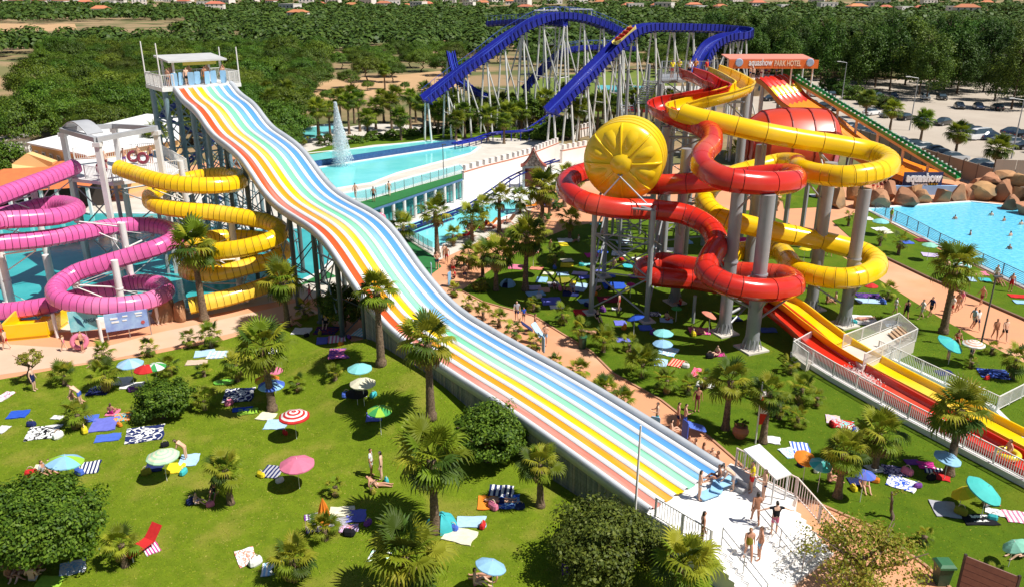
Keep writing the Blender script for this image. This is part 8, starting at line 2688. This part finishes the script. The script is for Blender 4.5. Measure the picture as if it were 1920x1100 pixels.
# swimmers, bridge, tower tops
for i, (px, py) in enumerate(((1882, 415), (1914, 422), (1819, 441), (1894, 443), (1892, 468), (1858, 405), (1790, 412))):
    person(G(px, py)+Vector((0, 0, -1.12)), 'stand', rnd.uniform(0, 6), [('shorts', ('navy', 'red', 'black', 'teal', 'orange', 'blue', 'purple')[i])], 'chest deep in the wave pool', 1, 'dark', False, group='swimmers in the wave pool')
for px, py, w_, k in ((667, 372, [('top', 'white'), ('briefs', 'white')], 'walk'), (701, 379, [('shorts', 'black')], 'stand'), (730, 368, [('shorts', 'peach')], 'walk')):
    PG(px, py, k, FB, w_, 'on the green bridge deck', 1, z=ZB+.003)
for i in range(11):
    p = S(60.8+(i % 3)*1.2, -.4+i*.58, DZ+.005)
    person(p, ('stand', 'carry', 'stand')[i % 3], F0+rnd.uniform(-.8, .8), [('shorts', ('navy', 'red', 'teal', 'black', 'pink', 'sky blue', 'orange', 'blue', 'maroon', 'white', 'green')[i])], 'waiting on the start tower deck', 1, ('dark', 'brown')[i % 2], i % 3 == 0)
for i in range(7):
    slide_mat(S(60.5+(i % 2)*.5, .1+i*.78, DZ+.65), (0, PI/2-.1, TH+rnd.uniform(-.5, .5)), 'sky blue slide mat held upright on the start tower deck', 'sky blue')
for i in range(7):
    p = prof[0]-rd_*(.8+(i % 2)*1.1)+re_*(-3.6+i*1.2)
    person((p.x, p.y, p.z-.015), 'stand', rnd.uniform(-.8, .8), [('shorts', ('black', 'navy', 'maroon', 'black', 'red', 'purple', 'blue')[i])], 'queueing under the orange canopy', 1, 'dark', False, group='people on the ride platforms')
for i, (fx, fy) in enumerate(((.25, .3), (.4, .5), (.55, .35), (.7, .6), (.85, .4))):
    p = c4[0].lerp(c4[1], fx).lerp(c4[3].lerp(c4[2], fx), fy) if False else Vector((lerp(AY(1240, 150, 76).x, AY(1345, 140, 78).x, fx), lerp(76.8, 82, fy), PZ_+.005))
    person(p, ('stand', 'carry')[i % 2], rnd.uniform(-.8, .8), [('shirt', ('yellow', 'yellow', 'white', 'orange', 'red')[i]), ('shorts', ('red', 'navy', 'black', 'blue', 'grey')[i])], 'on the grey start platform', 1, 'dark')
for i, (px, py) in enumerate(((200, 318), (235, 312), (262, 308), (285, 306))):
    person(G(px, py, DY+.005), 'stand', rnd.uniform(-.8, .8), [('shorts', ('maroon', 'purple', 'black', 'navy')[i])], 'behind the rail of the slide deck', 1, 'dark')
for i, (px, py) in enumerate(((1660, 352), (1668, 348), (1652, 350), (1676, 345), (1690, 338), (1703, 336), (1745, 335), (1762, 338), (1712, 340))):
    p = G(px, py+18)
    person((p.x, p.y+2.6, .01), ('stand', 'walk')[i % 2], rnd.uniform(-.8, .8), [('shorts', ('red', 'maroon', 'red', 'black', 'navy', 'orange', 'black', 'purple', 'teal')[i])], 'at the foot of the racer slide behind the pool sign', 1, 'dark', i % 2 == 0)
for i, (px, py) in enumerate(((950, 420), (925, 428), (905, 433), (988, 398), (1010, 392), (880, 442))):
    PG(px, py, ('sit', 'recline')[i % 2], rnd.uniform(.5, 2), [('shorts', ('navy', 'red', 'black', 'orange', 'purple', 'teal')[i])], 'among the poolside loungers', 1, z=.05)

# --- bags, coolers and shoes left beside the towels
bq = MB(); rg = [[Vector((sx*w_, sy*d_, z)) for sx, sy in ((-1, -.6), (-.6, -1), (.6, -1), (1, -.6), (1, .6), (.6, 1), (-.6, 1), (-1, .6))] for w_, d_, z in ((.20, .11, 0), (.25, .14, .08), (.24, .12, .24), (.20, .05, .33))]; bq.loft(rg, caps=True); BAG = bq.mesh('bag_body', MATS['white_paint'])
hq = MB()
hq.loft([[Vector((r_*math.cos(a), y, .31+(r_+.03)*math.sin(a))) for r_, y in ((.12, -.015), (.14, -.015), (.14, .015), (.12, .015))] for a in np.linspace(0, PI, 8)], caps=True)
HND = hq.mesh('handle', cloth('beige'))
for i, (px, py) in enumerate(((60, 800), (110, 822), (160, 812), (225, 800), (250, 735), (310, 838), (275, 890), (345, 890), (150, 890), (60, 893), (395, 950), (360, 945), (525, 905), (490, 895), (610, 985), (690, 985), (655, 1005), (700, 925), (725, 905), (850, 995), (905, 990), (925, 955), (975, 955), (480, 1060), (570, 1075), (640, 650), (655, 635), (575, 632), (600, 628), (700, 745), (650, 745), (535, 815), (430, 760), (1500, 875), (1530, 885), (1600, 920), (1640, 905), (1720, 915), (1745, 900), (1800, 965), (1860, 975), (1600, 812), (1560, 800), (1700, 890), (1230, 672), (1285, 690), (1300, 630), (1170, 618), (1225, 628), (1330, 672), (1640, 612), (1600, 608), (1655, 570), (1850, 712), (1050, 545), (1100, 575), (1010, 560), (1075, 535), (1115, 555), (1130, 585), (1145, 545), (1175, 548), (1090, 500), (1040, 505), (1165, 490))):
    p = GL(px, py, .055)
    c = ('navy', 'red', 'teal', 'black', 'orange', 'white', 'pink', 'blue', 'olive', 'purple', 'yellow')[(i*5) % 11]
    o = link('beach_bag', BAG, None, p, rnd.uniform(0, 3), rnd.uniform(.8, 1.25), [cloth(c)])
    link('handle', HND, o)
    tag(o, uniq('%s beach bag left near %s' % (c, near(p)), p), 'bag', 'bags on the lawns')
